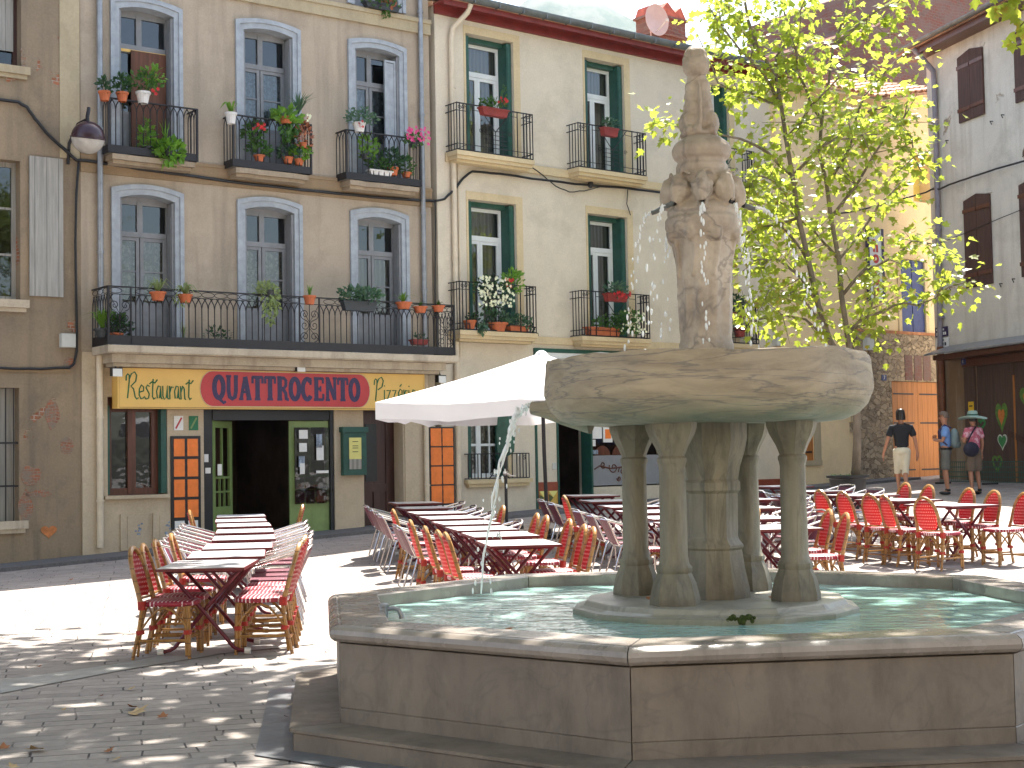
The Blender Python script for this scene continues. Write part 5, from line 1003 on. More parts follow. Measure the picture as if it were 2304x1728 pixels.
def make_rattan():
    r = empty('rattan_chair', (0, -60, 0)); S_ = []
    n = 20; P = []
    for k in range(n):
        a = 2*math.pi*k/n; c, s_ = math.cos(a), math.sin(a); x = .22*abs(c)**.7*(1 if c > 0 else -1); y = .215*abs(s_)**.62*(1 if s_ > 0 else -1)*(1 if c > 0 else .93); P.append((x, y))
    m = MB(); vs = []; L_ = [(1, .425), (1.03, .44), (1.02, .458), (.93, .468), (.6, .474), (0, .476)]
    for f_, z in L_: vs += [(x*f_, y*f_, z+.008*(x > .1)*f_*0) for x, y in P]
    m.add(vs, [(i*n+k, i*n+(k+1) % n, (i+1)*n+(k+1) % n, (i+1)*n+k) for i in range(len(L_)-1) for k in range(n)]+[tuple(range(n-1, -1, -1))]); m.build('seat', M['weave_seat'], r, smooth='all')
    bx = lambda z: -.205-.27*(z-.45)
    def hw_(z): u = (z-.67)/.215; return .158*math.sqrt(max(0, 1-min(1, abs(u))**2.4)) if z > .67 else .158-.03*((.67-z)/.2)
    m = MB(); vs = []; zs = [.50+.37*i/12 for i in range(13)]
    for off in (0, -.012):
        for z in zs:
            w_ = max(hw_(z)-.012, .01) if z > .56 else (.135-.05*((.56-z)/.06)**2)
            for j in range(9): q = -1+2*j/8; vs.append((bx(z)+off-.03*(1-q*q), w_*q, z))
    nn = 13*9
    for o_ in (0, nn): m.add(vs[o_:o_+nn], [(i*9+j, i*9+j+1, (i+1)*9+j+1, (i+1)*9+j) for i in range(12) for j in range(8)])
    m.build('backrest', M['weave_back'], r, smooth='all')
    m = MB(); lp = [(-.2, -.185, .44), (bx(.55)+.0, -.168, .55), (bx(.67), -.166, .67)]
    for k in range(1, 12): a = math.pi*k/12; z = .67+.225*math.sin(a); lp.append((bx(z), -.166*math.cos(a), z))
    lp += [(bx(.67), .166, .67), (bx(.55), .168, .55), (-.2, .185, .44)]; m.tube(lp, .0205, 7, caps=True)
    m.tube([(bx(.49), -.17, .49), (bx(.49)-.025, 0, .485), (bx(.49), .17, .49)], .011, 6); m.build('back_frame', M['cane'], r, smooth=True)
    for sy in (-1, 1):
        m = MB(); m.tube([(-.19, sy*.19, .44), (-.215, sy*.19, .25), (-.27, sy*.195, 0)], [.017, .017, .015], 7); m.tube([(-.19, sy*.162, .43), (-.205, sy*.165, .25), (-.235, sy*.17, .02)], [.013, .013, .011], 6); lg = m.build('leg', M['cane'], r, smooth=True)
        b = MB(); b.tube([(-.208, sy*.178, .20), (-.213, sy*.178, .235)], .036, 8); b.build('binding', M['binding'], lg); b = MB(); b.tube([(-.195, sy*.18, .40), (-.198, sy*.18, .47)], .034, 8); b.build('binding', M['binding'], lg)
        m = MB(); m.tube([(.185, sy*.175, .43), (.19, sy*.178, .2), (.195, sy*.18, 0)], [.017, .017, .015], 7); m.tube([(.158, sy*.17, .43), (.165, sy*.172, .2), (.17, sy*.174, .02)], [.013, .013, .011], 6); lg = m.build('leg', M['cane'], r, smooth=True)
        b = MB(); b.tube([(.178, sy*.175, .2), (.178, sy*.175, .235)], .034, 8); b.build('binding', M['binding'], lg)
        m = MB(); m.tube([(-.2, sy*.19, .24)]+[(-.2+.385*k/6, sy*.185, .24+.175*math.sin(math.pi*k/6)) for k in range(1, 6)]+[(.185, sy*.178, .24)], .010, 6); m.build('side_arch', M['cane'], r, smooth=True)
        m = MB(); m.tube([(-.235, sy*.185, .15), (.19, sy*.175, .15)], .012, 6); m.build('stretcher', M['cane'], r)
    for x0, z0 in ((.185, .24), (-.2, .24)):
        m = MB(); m.tube([(x0, -.175, z0)]+[(x0, -.175+.35*k/6, z0+.17*math.sin(math.pi*k/6)) for k in range(1, 6)]+[(x0, .175, z0)], .010, 6); m.build('cross_arch', M['cane'], r, smooth=True)
    m = MB(); m.tube([(-.23, -.18, .12), (-.23, .18, .12)], .012, 6); m.build('stretcher', M['cane'], r); m = MB(); m.tube([(.185, -.175, .17), (.185, .175, .17)], .011, 6); m.build('stretcher', M['cane'], r)
    return r
def make_silver():
    r = empty('metal_chair', (0, -60, 0)); m = MB(); m.box(-.20, .22, -.21, .21, .425, .44); m.box(-.19, .21, -.2, .2, .4401, .446); m.build('seat', M['weave_dark'], r)
    m = MB(); N = 8; vs = []
    for z, x in ((.45, -.215), (.73, -.345)):
        for j in range(N+1): q = -1+2*j/N; vs.append((x-.04*(1-q*q), .215*q, z))
    vs2 = [(x-.012, y, z) for x, y, z in vs]; m.add(vs, [(j, j+1, j+N+2, j+N+1) for j in range(N)]); m.add(vs2, [(j, j+N+1, j+N+2, j+1) for j in range(N)]); m.build('backrest', M['weave_dark'], r, smooth='all')
    m = MB(); m.tube([(-.20, -.225, .42), (-.345, -.235, .73), (-.365, -.2, .755), (-.395, 0, .765), (-.365, .2, .755), (-.345, .235, .73), (-.20, .225, .42)], .0125, 7); m.build('back_frame', M['alu'], r, smooth=True)
    for sy in (-1, 1):
        m = MB(); m.tube([(-.345, sy*.235, .73), (-.25, sy*.265, .705), (0, sy*.275, .63), (.17, sy*.27, .585), (.225, sy*.262, .56), (.24, sy*.255, .51)], .0135, 7); ar = m.build('armrest', M['alu'], r, smooth=True)
        m = MB(); m.tube([(.24, sy*.255, .51), (.225, sy*.24, .42), (.25, sy*.245, 0)], .0125, 7); m.build('leg', M['alu'], r, smooth=True)
        m = MB(); m.tube([(-.14, sy*.225, .45), (-.18, sy*.23, .39), (-.30, sy*.24, 0)], .0125, 7); m.build('leg', M['alu'], r, smooth=True)
        m = MB(); m.tube([(-.21, sy*.22, .42), (.22, sy*.22, .42)], .010, 6); m.build('seat_rail', M['alu'], r)
    for x in (-.2, .215): m = MB(); m.tube([(x, -.22, .415), (x, .22, .415)], .010, 6); m.build('seat_rail', M['alu'], r)
    return r
def make_table(L=1.05):
    r = empty('folding_table', (0, -60, 0)); h = L/2; m = MB(); m.k = 1; m.box(-.36, .36, -h, h, .705, .728); m.k = 0; m.box(-.352, .352, -h+.008, h-.008, .7282, .7305); m.build('tabletop', [M['table_top'], M['table_edge']], r)
    for sy in (-1, 1):
        for sx in (-1, 1):
            y = sy*(h-.2)+sx*.022; m = MB(); m.tube([(sx*.30, y, .70), (sx*.03, y, .40), (-sx*.20, y, .12), (-sx*.24, y, .07), (-sx*.28, y+sy*.0, .045), (-sx*.34, y, .032)], .017, 7); lg = m.build('leg', M['table_leg'], r, smooth=True)
            m = MB(); m.tube([(-sx*.335, y, .033), (-sx*.385, y, .03)], .026, 8); m.build('foot_cap', M['cap_white'], lg, smooth=True)
        m = MB(); m.tube([(-.31, sy*(h-.2), .69), (.31, sy*(h-.2), .69)], .012, 6); m.build('cross_rail', M['table_leg'], r)
    for x, z in ((0, .38), (.0, .69)): m = MB(); m.tube([(x, -h+.2, z), (x, h-.2, z)], .012, 6); m.build('brace', M['table_leg'], r)
    return r
PR_, PS_, PT_ = make_rattan(), make_silver(), make_table()
used = set()
def place(proto, x, y, deg, label, cat, grp, tilt=0, dz=0):
    if id(proto) in used: o = dup(proto)
    else: o = proto; used.add(id(proto))
    rz = R_(deg); tl = 0; z = G(x, y)+dz; sh = .23*(1-math.cos(tl)); o.location = (x+sh*math.cos(rz), y+sh*math.sin(rz), z+.23*math.sin(tl)); o.rotation_euler = (0, tl, rz); return tag(o, label, cat, grp)
ORD = ['nearest', 'second', 'third', 'fourth', 'fifth', 'sixth', 'seventh', 'eighth', 'ninth', 'tenth', 'eleventh', 'twelfth']
def ordn(i): return ORD[i] if i == 0 else ORD[i]+' nearest'
def row(name, items, kind, side, grp):
    for i, it in enumerate(items):
        x, y, d = it[:3]; tl = it[3] if len(it) > 3 else 0
        if kind == 'r': place(PR_, x, y, d, f'{ordn(i)} rattan chair {side} of the {name}', 'chair', grp)
        else: place(PS_, x, y, d, f'{ordn(i)} silver armchair {side} of the {name}', 'chair', grp, tl)
def tables(name, items, grp):
    for i, (x, y, d) in enumerate(items): place(PT_, x, y, d, f'{ordn(i)} burgundy edged folding table in the {name}', 'table', grp)
gR, gS, gT = 'red woven rattan bistro chairs', 'silver armchairs leaned against the tables', 'burgundy folding tables set in rows'
tables('left table row', [(-2.60, 12.72, 3), (-2.76, 14.35, 9), (-2.93, 15.85, 9), (-3.17, 17.5, 10), (-3.42, 18.95, 10), (-3.68, 20.3, 11), (-3.92, 21.4, 11), (-4.12, 22.5, 11)], gT)
row('left table row', [(-2.84, 12.36, -3), (-2.86, 12.82, 4), (-2.98, 13.75, 4), (-3.14, 15.1, 6), (-4.28, 21.2, 8)], 'r', 'on the left', gR)
row('left table row', [(-3.52, 16.5, 8, 14), (-3.62, 17.1, 8, 14), (-3.72, 17.7, 10, 15), (-3.83, 18.5, 8, 14), (-3.93, 19.1, 8, 14), (-4.05, 19.8, 8, 14), (-4.15, 20.4, 8, 14)], 's', 'on the left', gS)
row('left table row', [(-2.13, 12.58, 182), (-2.17, 12.98, 185), (-2.22, 13.42, 186), (-2.28, 13.95, 186), (-3.4, 21.7, 190)], 'r', 'on the right', gR)
row('left table row', [(-2.42, 14.9, 189, 16), (-2.5, 15.45, 189, 16), (-2.58, 16.1, 189, 16), (-2.72, 17.2, 190, 16), (-2.80, 17.8, 190, 16), (-2.95, 18.6, 190, 16), (-3.05, 19.2, 190, 16), (-3.2, 20.2, 190, 14)], 's', 'on the right', gS)
tables('middle table row', [(0.03, 15.12, 9), (-.17, 16.62, 10), (-.40, 17.8, 11), (-.62, 18.95, 12), (-.86, 20.1, 12), (-1.10, 21.2, 12), (-1.36, 22.35, 12), (-1.56, 23.5, 12)], gT)
row('middle table row', [(-.33, 14.0, 12), (-.43, 14.5, 14), (-.60, 15.35, 10), (-.85, 16.8, 10), (-1.25, 19.35, 12)], 'r', 'on the left', gR)
row('middle table row', [(-1.02, 17.9, 12, 16), (-1.12, 18.5, 12, 16), (-1.48, 20.5, 12, 18), (-1.58, 21.1, 12, 18), (-1.76, 22.0, 12, 18), (-1.90, 22.8, 12, 18)], 's', 'on the left', gS)
row('middle table row', [(.44, 14.35, 190), (.38, 14.9, 190), (.28, 16.1, 192), (.05, 16.95, 192), (-.05, 17.45, 192), (-.46, 19.4, 192)], 'r', 'on the right', gR)
row('middle table row', [(-.30, 18.6, 192, 14), (-.55, 19.9, 192, 15), (-.66, 20.5, 192, 15), (-.84, 21.3, 192, 15), (-.95, 21.9, 192, 15), (-1.15, 22.9, 192, 15)], 's', 'on the right', gS)
tables('table row behind the fountain', [(2.1, 17.6, 8), (1.98, 18.75, 8), (1.80, 19.9, 8), (1.62, 21.05, 8), (1.40, 22.2, 8), (1.20, 23.35, 8)], gT)
row('table row behind the fountain', [(1.62, 17.5, 8), (1.02, 21.0, 10)], 'r', 'on the left', gR)
row('table row behind the fountain', [(1.45, 18.6, 8, 16), (1.32, 19.3, 8, 16), (1.18, 20.2, 10, 17), (.88, 21.7, 10, 17), (.75, 22.4, 10, 17)], 's', 'on the left', gS)
row('table row behind the fountain', [(2.55, 17.6, 188), (2.35, 19.2, 188)], 'r', 'on the right', gR)
row('table row behind the fountain', [(2.18, 20.0, 188, 15), (2.05, 20.9, 188, 15), (1.85, 21.9, 188, 15)], 's', 'on the right', gS)
tables('table row right of the fountain pillars', [(2.92, 16.65, 8), (2.95, 18.3, 10), (3.1, 20.1, 10), (3.3, 21.6, 12), (3.2, 23.0, 12)], gT)
row('table row right of the fountain pillars', [(3.24, 16.0, 186), (3.22, 16.75, 188)], 'r', 'on the right', gR)
row('table row right of the fountain pillars', [(3.42, 18.1, 190, 14), (3.5, 18.8, 190, 14), (3.62, 20.1, 190, 14), (3.85, 21.5, 190, 14)], 's', 'on the right', gS)
row('table row right of the fountain pillars', [(2.45, 16.2, 10), (2.5, 18.4, 12)], 'r', 'on the left', gR)
tables('right hand table row', [(5.68, 19.45, 20), (5.28, 20.55, 20), (4.98, 21.6, 20), (4.55, 22.6, 16), (4.2, 23.7, 16)], gT)
row('right hand table row', [(5.28, 18.55, 38), (5.02, 19.1, 14), (4.86, 19.45, 30), (4.66, 20.0, 24), (4.45, 20.45, 24)], 'r', 'on the left', gR)
row('right hand table row', [(6.14, 18.78, 196), (5.96, 19.35, 200), (5.80, 19.9, 200), (5.5, 20.75, 200), (5.32, 21.3, 200)], 'r', 'on the right', gR)
row('right hand table row', [(4.15, 21.7, 18, 12), (4.0, 22.6, 18, 12)], 's', 'on the left', gS)
row('right hand table row', [(5.1, 22.3, 200, 12), (4.85, 23.1, 200, 12)], 's', 'on the right', gS)
# ---------------------------------------------------------------- parasol
t = NT('white_canvas'); cc = t.mix(t.ramp(t.noise(2, 4), .3, .7), (.74, .73, .74), (.82, .81, .81)); t.out(cc, .8, .2); tb = t.n('ShaderNodeBsdfTranslucent'); tb.inputs[0].default_value = (.8, .78, .8, 1); ms = t.n('ShaderNodeMixShader'); ms.inputs[0].default_value = .25; t.l(t.b.outputs[0], ms.inputs[1]); t.l(tb.outputs[0], ms.inputs[2]); t.l(ms.outputs[0], t.t.nodes['Material Output'].inputs[0]); M['canvas'] = t.m
UM = empty('parasol', (.49, 24.4, G(.49, 24.4)), R_(-10), 'big square white parasol standing open before the restaurant', 'parasol')
hz = 2.18; az_ = 3.02; H2 = 2.22; m = MB(); n = 8
cor = [(-H2, -H2), (H2, -H2), (H2, H2), (-H2, H2)]
for k in range(4):
    A, B = Vector((*cor[k], hz)), Vector((*cor[(k+1) % 4], hz)); T = Vector((0, 0, az_)); vs = []
    for i in range(n+1):
        f = i/n
        for j in range(n+1):
            g_ = j/n; p = A.lerp(B, g_); q = T.lerp(p, f); sag = .05*math.sin(math.pi*g_*2 % math.pi)*f; q.z -= sag+.06*math.sin(math.pi*f)*0.6; q.z -= .0
            if f == 1: q = q.lerp(Vector((0, 0, q.z)), .025*math.sin(math.pi*(g_*2 % 1)))
            vs.append(q)
    m.add(vs, [(i*(n+1)+j, (i+1)*(n+1)+j, (i+1)*(n+1)+j+1, i*(n+1)+j+1) for i in range(n) for j in range(n)])
    e = vs[n*(n+1):]; m.add(e+[v+Vector((0, 0, -.25+.02*math.sin(j*2.3))) for j, v in enumerate(e)], [(j, j+n+1, j+n+2, j+1) for j in range(n)])
cn = m.build('canopy', M['canvas'], UM, smooth=25)
m = MB(); m.lathe([(.12, az_-.05), (.09, az_+.0), (.04, az_+.035), (0, az_+.04)], 12, cap=False); m.build('finial', M['canvas'], UM)
m = MB(); m.tube([(.06, -.05, 0), (.02, -.02, 1.4), (0, 0, az_-.02)], .032, 10); m.build('pole', M['iron'], UM, smooth=True)
for k in range(8):
    a, b = (cor[k//2] if k % 2 == 0 else ((cor[k//2][0]+cor[(k//2+1) % 4][0])/2, (cor[k//2][1]+cor[(k//2+1) % 4][1])/2)); m = MB(); m.tube([(0, 0, az_-.08), (a*.97, b*.97, hz-.03)], .012, 5); m.tube([(0, 0, hz-.1), (a*.5, b*.5, (az_+hz)/2-.07)], .01, 5); m.build('rib', M['iron'], UM)
m = MB(); m.box(-.4, .4, -.4, .4, 0, .06); m.box(-.12, .12, -.12, .12, .06, .14); m.build('base', M['iron'], UM)
p = Vector((-.14, 26.6, 0)); t_ = empty('folded_parasol', (p.x, p.y, G(p.x, p.y)), 0, 'folded dark parasol on a slim black pole before the barred window', 'parasol')
m = MB(); m.tube([(0, 0, 0), (0, 0, 2.6)], .028, 8); m.build('pole', M['iron'], t_, smooth=True)
m = MB(); m.lathe([(.03, 1.28), (.13, 1.36), (.15, 1.7), (.10, 2.2), (.05, 2.62), (0, 2.66)], 12, fn=lambda a, r, z: r*(1+.22*math.cos(5*a))); m.build('folded_canopy', M['green_paint'], t_, smooth=True)
m = MB(); m.tube([(-.03, 0, .98), (.03, -.02, .98)], .05, 8); m.tube([(.03, -.03, .98), (.10, -.05, .93), (.16, -.05, .94)], .012, 6); m.build('crank', M['alu'], t_); m = MB(); m.box(-.3, .3, -.3, .3, 0, .06); m.build('base', M['iron'], t_)
# ================================================================ STREET LAMPS AND CABLES
def lamp(P, u, out, z, lab, flip=1):
    t_ = on_plane('street_lamp', P, u, out, z, lab, 'street lamp'); R0 = .27
    m = MB(); n = 28; rg = 9; vs = []
    for i in range(rg+1):
        a = math.pi/2*i/rg; 
        for k in range(n): b = 2*math.pi*k/n; vs.append((R0*1.02*math.cos(a)*math.cos(b), R0*1.02*math.cos(a)*math.sin(b), R0*1.02*math.sin(a)))
    m.add(vs, [(i*n+k, i*n+(k+1) % n, (i+1)*n+(k+1) % n, (i+1)*n+k) for i in range(rg) for k in range(n)]); m.tube([(R0*1.03*math.cos(2*math.pi*k/n), R0*1.03*math.sin(2*math.pi*k/n), 0) for k in range(n)], .012, 5, closed=True); m.build('lamp_shell', M['lamp_shell'], t_, smooth='all')
    m = MB(); vs = []
    for i in range(rg+1):
        a = math.pi/2*i/rg
        for k in range(n): b = 2*math.pi*k/n; vs.append((R0*math.cos(a)*math.cos(b), R0*math.cos(a)*math.sin(b), -R0*.98*math.sin(a)))
    m.add(vs, [(i*n+k, (i+1)*n+k, (i+1)*n+(k+1) % n, i*n+(k+1) % n) for i in range(rg) for k in range(n)]); m.build('lamp_globe', M['lamp_glass'], t_, smooth='all')
    m = MB(); m.tube([(0, 0, R0*.9), (-.01*flip, 0, R0+.08), (.02, .02, R0+.2), (.03, .04, R0+.24)], .032, 8); m.tube([(0, 0, R0+.05), (-.05*flip, out*.5, R0+.02), (-.10*flip, out-.02, .0), (-.12*flip, out-.02, -.35)], .028, 7); m.build('lamp_bracket', M['iron'], t_, smooth=True)
    for c in t_.children: c.rotation_euler = (R_(12), R_(0), 0) if 'bracket' not in c.name else (0, 0, 0)
u, z = PA.uv(190*D, 298*D, .62); lamp(PA, u, .62, z, 'round street lamp with dark top on the corner of the tan building')
u, z = PR.uv(2330, 345, .6); lamp(PR, u, .6, z, 'round street lamp with dark top cut by the right edge of the photo', -1)
def cable(name, P, pts, r, lab, out=.06, conv=D):
    m = MB(); Q = []
    for x, y in pts: u, z = P.uv(x*conv, y*conv, out); Q.append(P.at(u, out, z))
    R2 = [Q[0]]
    for i in range(len(Q)-1):
        for k in (1, 2, 3): R2.append(Q[i].lerp(Q[i+1], k/3)+Vector((0, 0, random.uniform(-.008, .008))))
    m.tube(R2, r, 6); return tag(m.build(name, M['black'], smooth='all'), lab, 'cable')
cable('cable', PA, [(-600, 205), (-300, 222), (-60, 214), (0, 215), (40, 220), (58, 232), (75, 255), (100, 287), (130, 315), (165, 345), (220, 352), (300, 364), (400, 378), (550, 399), (700, 415), (800, 425), (905, 432), (940, 434)], .028, 'thick black cable sagging along the tan building above the first floor windows')
cable('cable', PA, [(940, 434), (941, 500), (940, 600), (940, 680)], .014, 'thin black cable running straight down the joint beside the long balcony')
cable('cable', PA, [(170, 350), (165, 420), (163, 520), (164, 600), (166, 700), (166, 760), (160, 785), (150, 795), (60, 797), (0, 795), (-600, 800)], .022, 'black cable running down the corner and along the old house wall')
cable('cable', PB, [(940, 434), (960, 430), (985, 405), (1000, 385), (1020, 370), (1080, 375), (1180, 390), (1270, 400), (1350, 406), (1420, 415), (1500, 428), (1600, 446), (1680, 455)], .026, 'thick black cable crossing the cream house between its two upper floors', .08)
cable('cable', PB, [(1150, 362), (1172, 378), (1200, 402), (1230, 415), (1262, 412), (1300, 403)], .012, 'thin loop of wire hanging under the left upper cream balcony')
cable('cable', PB, [(1368, 388), (1356, 410), (1354, 440), (1362, 465)], .010, 'short loose wire end hanging between the two cream balconies')
cable('cable', PR, [(2010, 410), (2030, 408), (2060, 395), (2100, 382), (2150, 365), (2260, 335)], .024, 'thick black cable crossing the white house below its upper shutters', .1)
cable('cable', PS, [(1800, 464), (1850, 455), (1930, 436), (2000, 415), (2020, 406)], .022, 'black cable in front of the yellow house beside the tree', .4)
cable('cable', PR, [(2035, 524), (2080, 505), (2140, 480), (2212, 450), (2260, 425)], .009, 'thin grey wire crossing the white house between its two rows of shutters')
m = MB(); q = PB.at(3.98, .09, 7.42); m.ball(q, .06, 8, 6, (1, .6, 1.5)); tag(m.build('cable_junction', M['black']), 'small black junction knot on the cable across the cream house', 'junction box')
# ================================================================ PLANTS
L_ = {'g': leafmat('leaf_green', (.055, .13, .025), .35), 'b': leafmat('leaf_bright', (.13, .26, .03), .4), 'd': leafmat('leaf_dark', (.03, .075, .03), .25), 'y': leafmat('leaf_blue_green', (.07, .14, .075), .3), 'p': leafmat('leaf_pale', (.24, .30, .12), .4),
      'red': simple('petal_red', (.50, .015, .02), .5, .2, 9, 0), 'pink': simple('petal_pink', (.62, .05, .22), .5, .2, 9, 0), 'white': simple('petal_white', (.72, .74, .52), .5, .1, 9, 0), 'rust': simple('leaf_rust', (.28, .10, .05), .6, .3, 9, 0)}
M['terra'] = simple('terracotta', (.42, .115, .045), .75, .2, 9, .15); M['dark_pot'] = simple('dark_planter', (.03, .035, .04), .5, .2, 9, .05); M['white_pot'] = simple('white_pot', (.58, .56, .54), .5, .15, 9, .05); M['red_box'] = simple('red_planter', (.22, .03, .025), .5, .2, 9, .08)
def leafy(mb, c, rad, n, size, kind='bush', up=.3):
    c = Vector(c)
    for i in range(n):
        while True:
            d = Vector((random.uniform(-1, 1), random.uniform(-1, 1), random.uniform(-1, 1)))
            if d.length < 1: break
        p = c+Vector((d.x*rad[0], d.y*rad[1], d.z*rad[2])); a = Vector((d.x, d.y, d.z*.5+up)).normalized() if kind != 'fall' else Vector((d.x*.3, d.y*.3, -1)).normalized()
        a = (a+Vector((random.gauss(0, .5), random.gauss(0, .5), random.gauss(0, .4)))).normalized(); b = a.cross(Vector((random.gauss(0, 1), random.gauss(0, 1), random.gauss(0, 1)))).normalized(); nrm = a.cross(b)
        L = size*random.uniform(.6, 1.3); w_ = L*.32; mb.add([p, p+a*L*.45+b*w_-nrm*w_*.2, p+a*L, p+a*L*.45-b*w_-nrm*w_*.2, p+a*L*.5+nrm*w_*.15], [(0, 1, 4), (1, 2, 4), (2, 3, 4), (3, 0, 4)])
def blades(mb, c, n, L, spread=.6, w_=.012, droop=.5):
    c = Vector(c)
    for i in range(n):
        a = random.uniform(0, 6.28); l = L*random.uniform(.6, 1.1); d = Vector((math.cos(a), math.sin(a), 0)); s_ = random.uniform(.2, 1)*spread; side = Vector((-d.y, d.x, 0))*w_; P0, P1, P2 = c, c+d*l*s_*.5+Vector((0, 0, l*.6)), c+d*l*s_*1.1+Vector((0, 0, l*(.95-droop*s_)))
        mb.add([P0-side, P0+side, P1+side, P1-side, P2], [(0, 1, 2, 3), (3, 2, 4)])
def blooms(mb, c, rad, n, size):
    for i in range(n):
        p = Vector(c)+Vector((random.uniform(-1, 1)*rad[0], random.uniform(-1, .2)*rad[1], random.uniform(-1, 1)*rad[2])); a0 = random.uniform(0, 1)
        for k in range(5): a = a0+k*1.257; q = p+Vector((math.cos(a)*size, -.01, math.sin(a)*size)); mb.add([p, p+Vector((math.cos(a-.5)*size*.7, -.012, math.sin(a-.5)*size*.7)), q, p+Vector((math.cos(a+.5)*size*.7, -.012, math.sin(a+.5)*size*.7))], [(0, 1, 2, 3)])
def pot_at(P, px, py, off, lab, pot='terra', ps=.1, ph=.16, box=0, fol=(), fl=(), hang=0, grp=None, ps2=None):
    """pot foot at photo pixel (display units); fol: (kind, mat, (dx, dz), (rx, rz), n, size)"""
    u, z = P.uv(px*D, py*D, off); t_ = on_plane('potted_plant', P, u, off, z, lab, 'potted plant', grp); random.seed(int(px*7+py))
    m = MB()
    if pot:
        if box: m.add([(x*(1 if zz else .85), y*(1 if zz else .8), zz) for zz in (0, ph) for x, y in ((-box/2, -.08), (box/2, -.08), (box/2, .08), (-box/2, .08))], [(3, 2, 1, 0), (0, 1, 5, 4), (1, 2, 6, 5), (2, 3, 7, 6), (3, 0, 4, 7)]); m.box(-box/2-.01, box/2+.01, -.09, .09, ph-.03, ph)
        else: m.lathe([(ps*.68, 0), (ps*.95, ph*.8), (ps*1.08, ph*.8), (ps*1.1, ph), (ps*.95, ph), (ps*.9, ph*.88), (0, ph*.88)], 14, cap=False)
        m.build('pot', M[{'terra': 'terra', 'dark': 'dark_pot', 'white': 'white_pot', 'red': 'red_box'}[pot]], t_, smooth=25)
    for k, (kind, mt, (dx, dz), (rx, rz), n, size) in enumerate(fol):
        m = MB()
        if kind == 'blade': blades(m, (dx, 0, ph*.85+dz), n, size, rx, .01 if rz < 1 else .02, rz)
        else: leafy(m, (dx, -.02, ph+dz), (rx, min(rx*.7, .16), rz), n, size, kind)
        if kind == 'bush' and dz > -.05: 
            for j in range(6): m.tube([(dx*.3, 0, ph*.8), (dx+random.uniform(-rx, rx)*.7, 0, ph+dz+rz*.5)], .004, 3)
        m.build('foliage', L_[mt], t_)
    for mt, (dx, dz), (rx, rz), n, size in fl: m = MB(); blooms(m, (dx, -.1, ph+dz), (rx, .12, rz), n, size); m.build('flowers', L_[mt], t_)
    return t_
O2, O1 = .42, .76
pot_at(PA, 226, 218, O2, 'small terracotta pot hung at the far left of the top left balcony', fol=[('bush', 'd', (0, .1), (.13, .11), 60, .09)])
pot_at(PA, 264, 220, O2, 'terracotta pot beside the white pot on the top left balcony', fol=[('bush', 'd', (0, .15), (.15, .16), 80, .09), ('bush', 'g', (.05, .2), (.1, .12), 30, .08)])
pot_at(PA, 309, 224, O2, 'white pot with tall arching green plant and a red bloom on the top left balcony', 'white', .12, .2, fol=[('bush', 'g', (.02, .16), (.3, .18), 130, .10), ('bush', 'b', (.18, .30), (.2, .18), 90, .09)], fl=[('red', (.16, .0), (.05, .04), 4, .035)])
pot_at(PA, 318, 332, .28, 'climbing green plant standing inside the top left balcony', 'dark', .1, .12, fol=[('bush', 'b', (-.02, .2), (.14, .26), 90, .10)])
pot_at(PA, 365, 338, .36, 'bright green fern spilling over the top left balcony edge', 'dark', .1, .12, fol=[('bush', 'b', (.0, -.02), (.27, .2), 190, .13), ('fall', 'b', (.02, -.14), (.2, .12), 60, .13), ('blade', 'b', (-.06, .1), (.35, .3), 12, .45)])
pot_at(PA, 499, 268, .5, 'white and brown pot with upright succulent left of the middle top balcony', 'white', .1, .2, fol=[('blade', 'b', (0, 0), (.7, 1.0), 10, .42)])
pot_at(PA, 548, 300, .3, 'red flowering plant in the middle top balcony', 'dark', .08, .1, fol=[('bush', 'g', (0, .0), (.2, .22), 120, .10)], fl=[('red', (.05, .1), (.12, .05), 10, .04)])
pot_at(PA, 618, 268, O2, 'terracotta pot with broad drooping leaves on the middle top balcony rail', 'terra', .13, .12, fol=[('bush', 'b', (0, .02), (.26, .1), 90, .15), ('fall', 'g', (.05, -.22), (.2, .18), 80, .12)])
pot_at(PA, 645, 262, .34, 'wispy pale grass plant behind the middle top balcony rail', None, fol=[('blade', 'y', (0, 0), (.9, .2), 80, .42)])
pot_at(PA, 655, 320, .40, 'dry rust coloured plant at the right end of the middle top balcony', 'terra', .07, .1, fol=[('bush', 'rust', (0, .15), (.16, .3), 110, .09)], fl=[('white', (.05, .42), (.05, .06), 5, .03)])
for k, (x, l_) in enumerate(((560, 'left'), (622, 'middle'), (645, 'right'))): pot_at(PA, x, 350+k*4, .3, f'{l_} one of three terracotta pots on the middle top balcony floor', 'terra', .1, .12, fol=[('bush', 'gdb'[k], (0, .12), (.2, .16), 90, .11)])
pot_at(PA, 776, 286, O2, 'white pot with feathery green plant on the right top balcony rail', 'white', .12, .18, fol=[('bush', 'y', (0, .12), (.36, .16), 190, .08)], fl=[('red', (-.04, -.06), (.05, .05), 4, .03)])
pot_at(PA, 893, 318, .46, 'bright pink geranium at the right corner of the top balconies', 'dark', .09, .1, fol=[('bush', 'g', (.0, .05), (.2, .14), 90, .08)], fl=[('pink', (.02, .10), (.24, .16), 42, .035)])
pot_at(PA, 790, 345, .3, 'trailing green plant inside the right top balcony', 'dark', .1, .1, fol=[('bush', 'b', (.05, .12), (.2, .24), 120, .10)])
pot_at(PA, 849, 380, .3, 'taller of two terracotta pots on the right top balcony floor', 'terra', .11, .16, fol=[('bush', 'd', (-.05, .12), (.26, .22), 140, .11)])
pot_at(PA, 878, 384, .3, 'smaller of two terracotta pots on the right top balcony floor', 'terra', .1, .1, fol=[('bush', 'g', (0, .12), (.16, .2), 80, .09)])
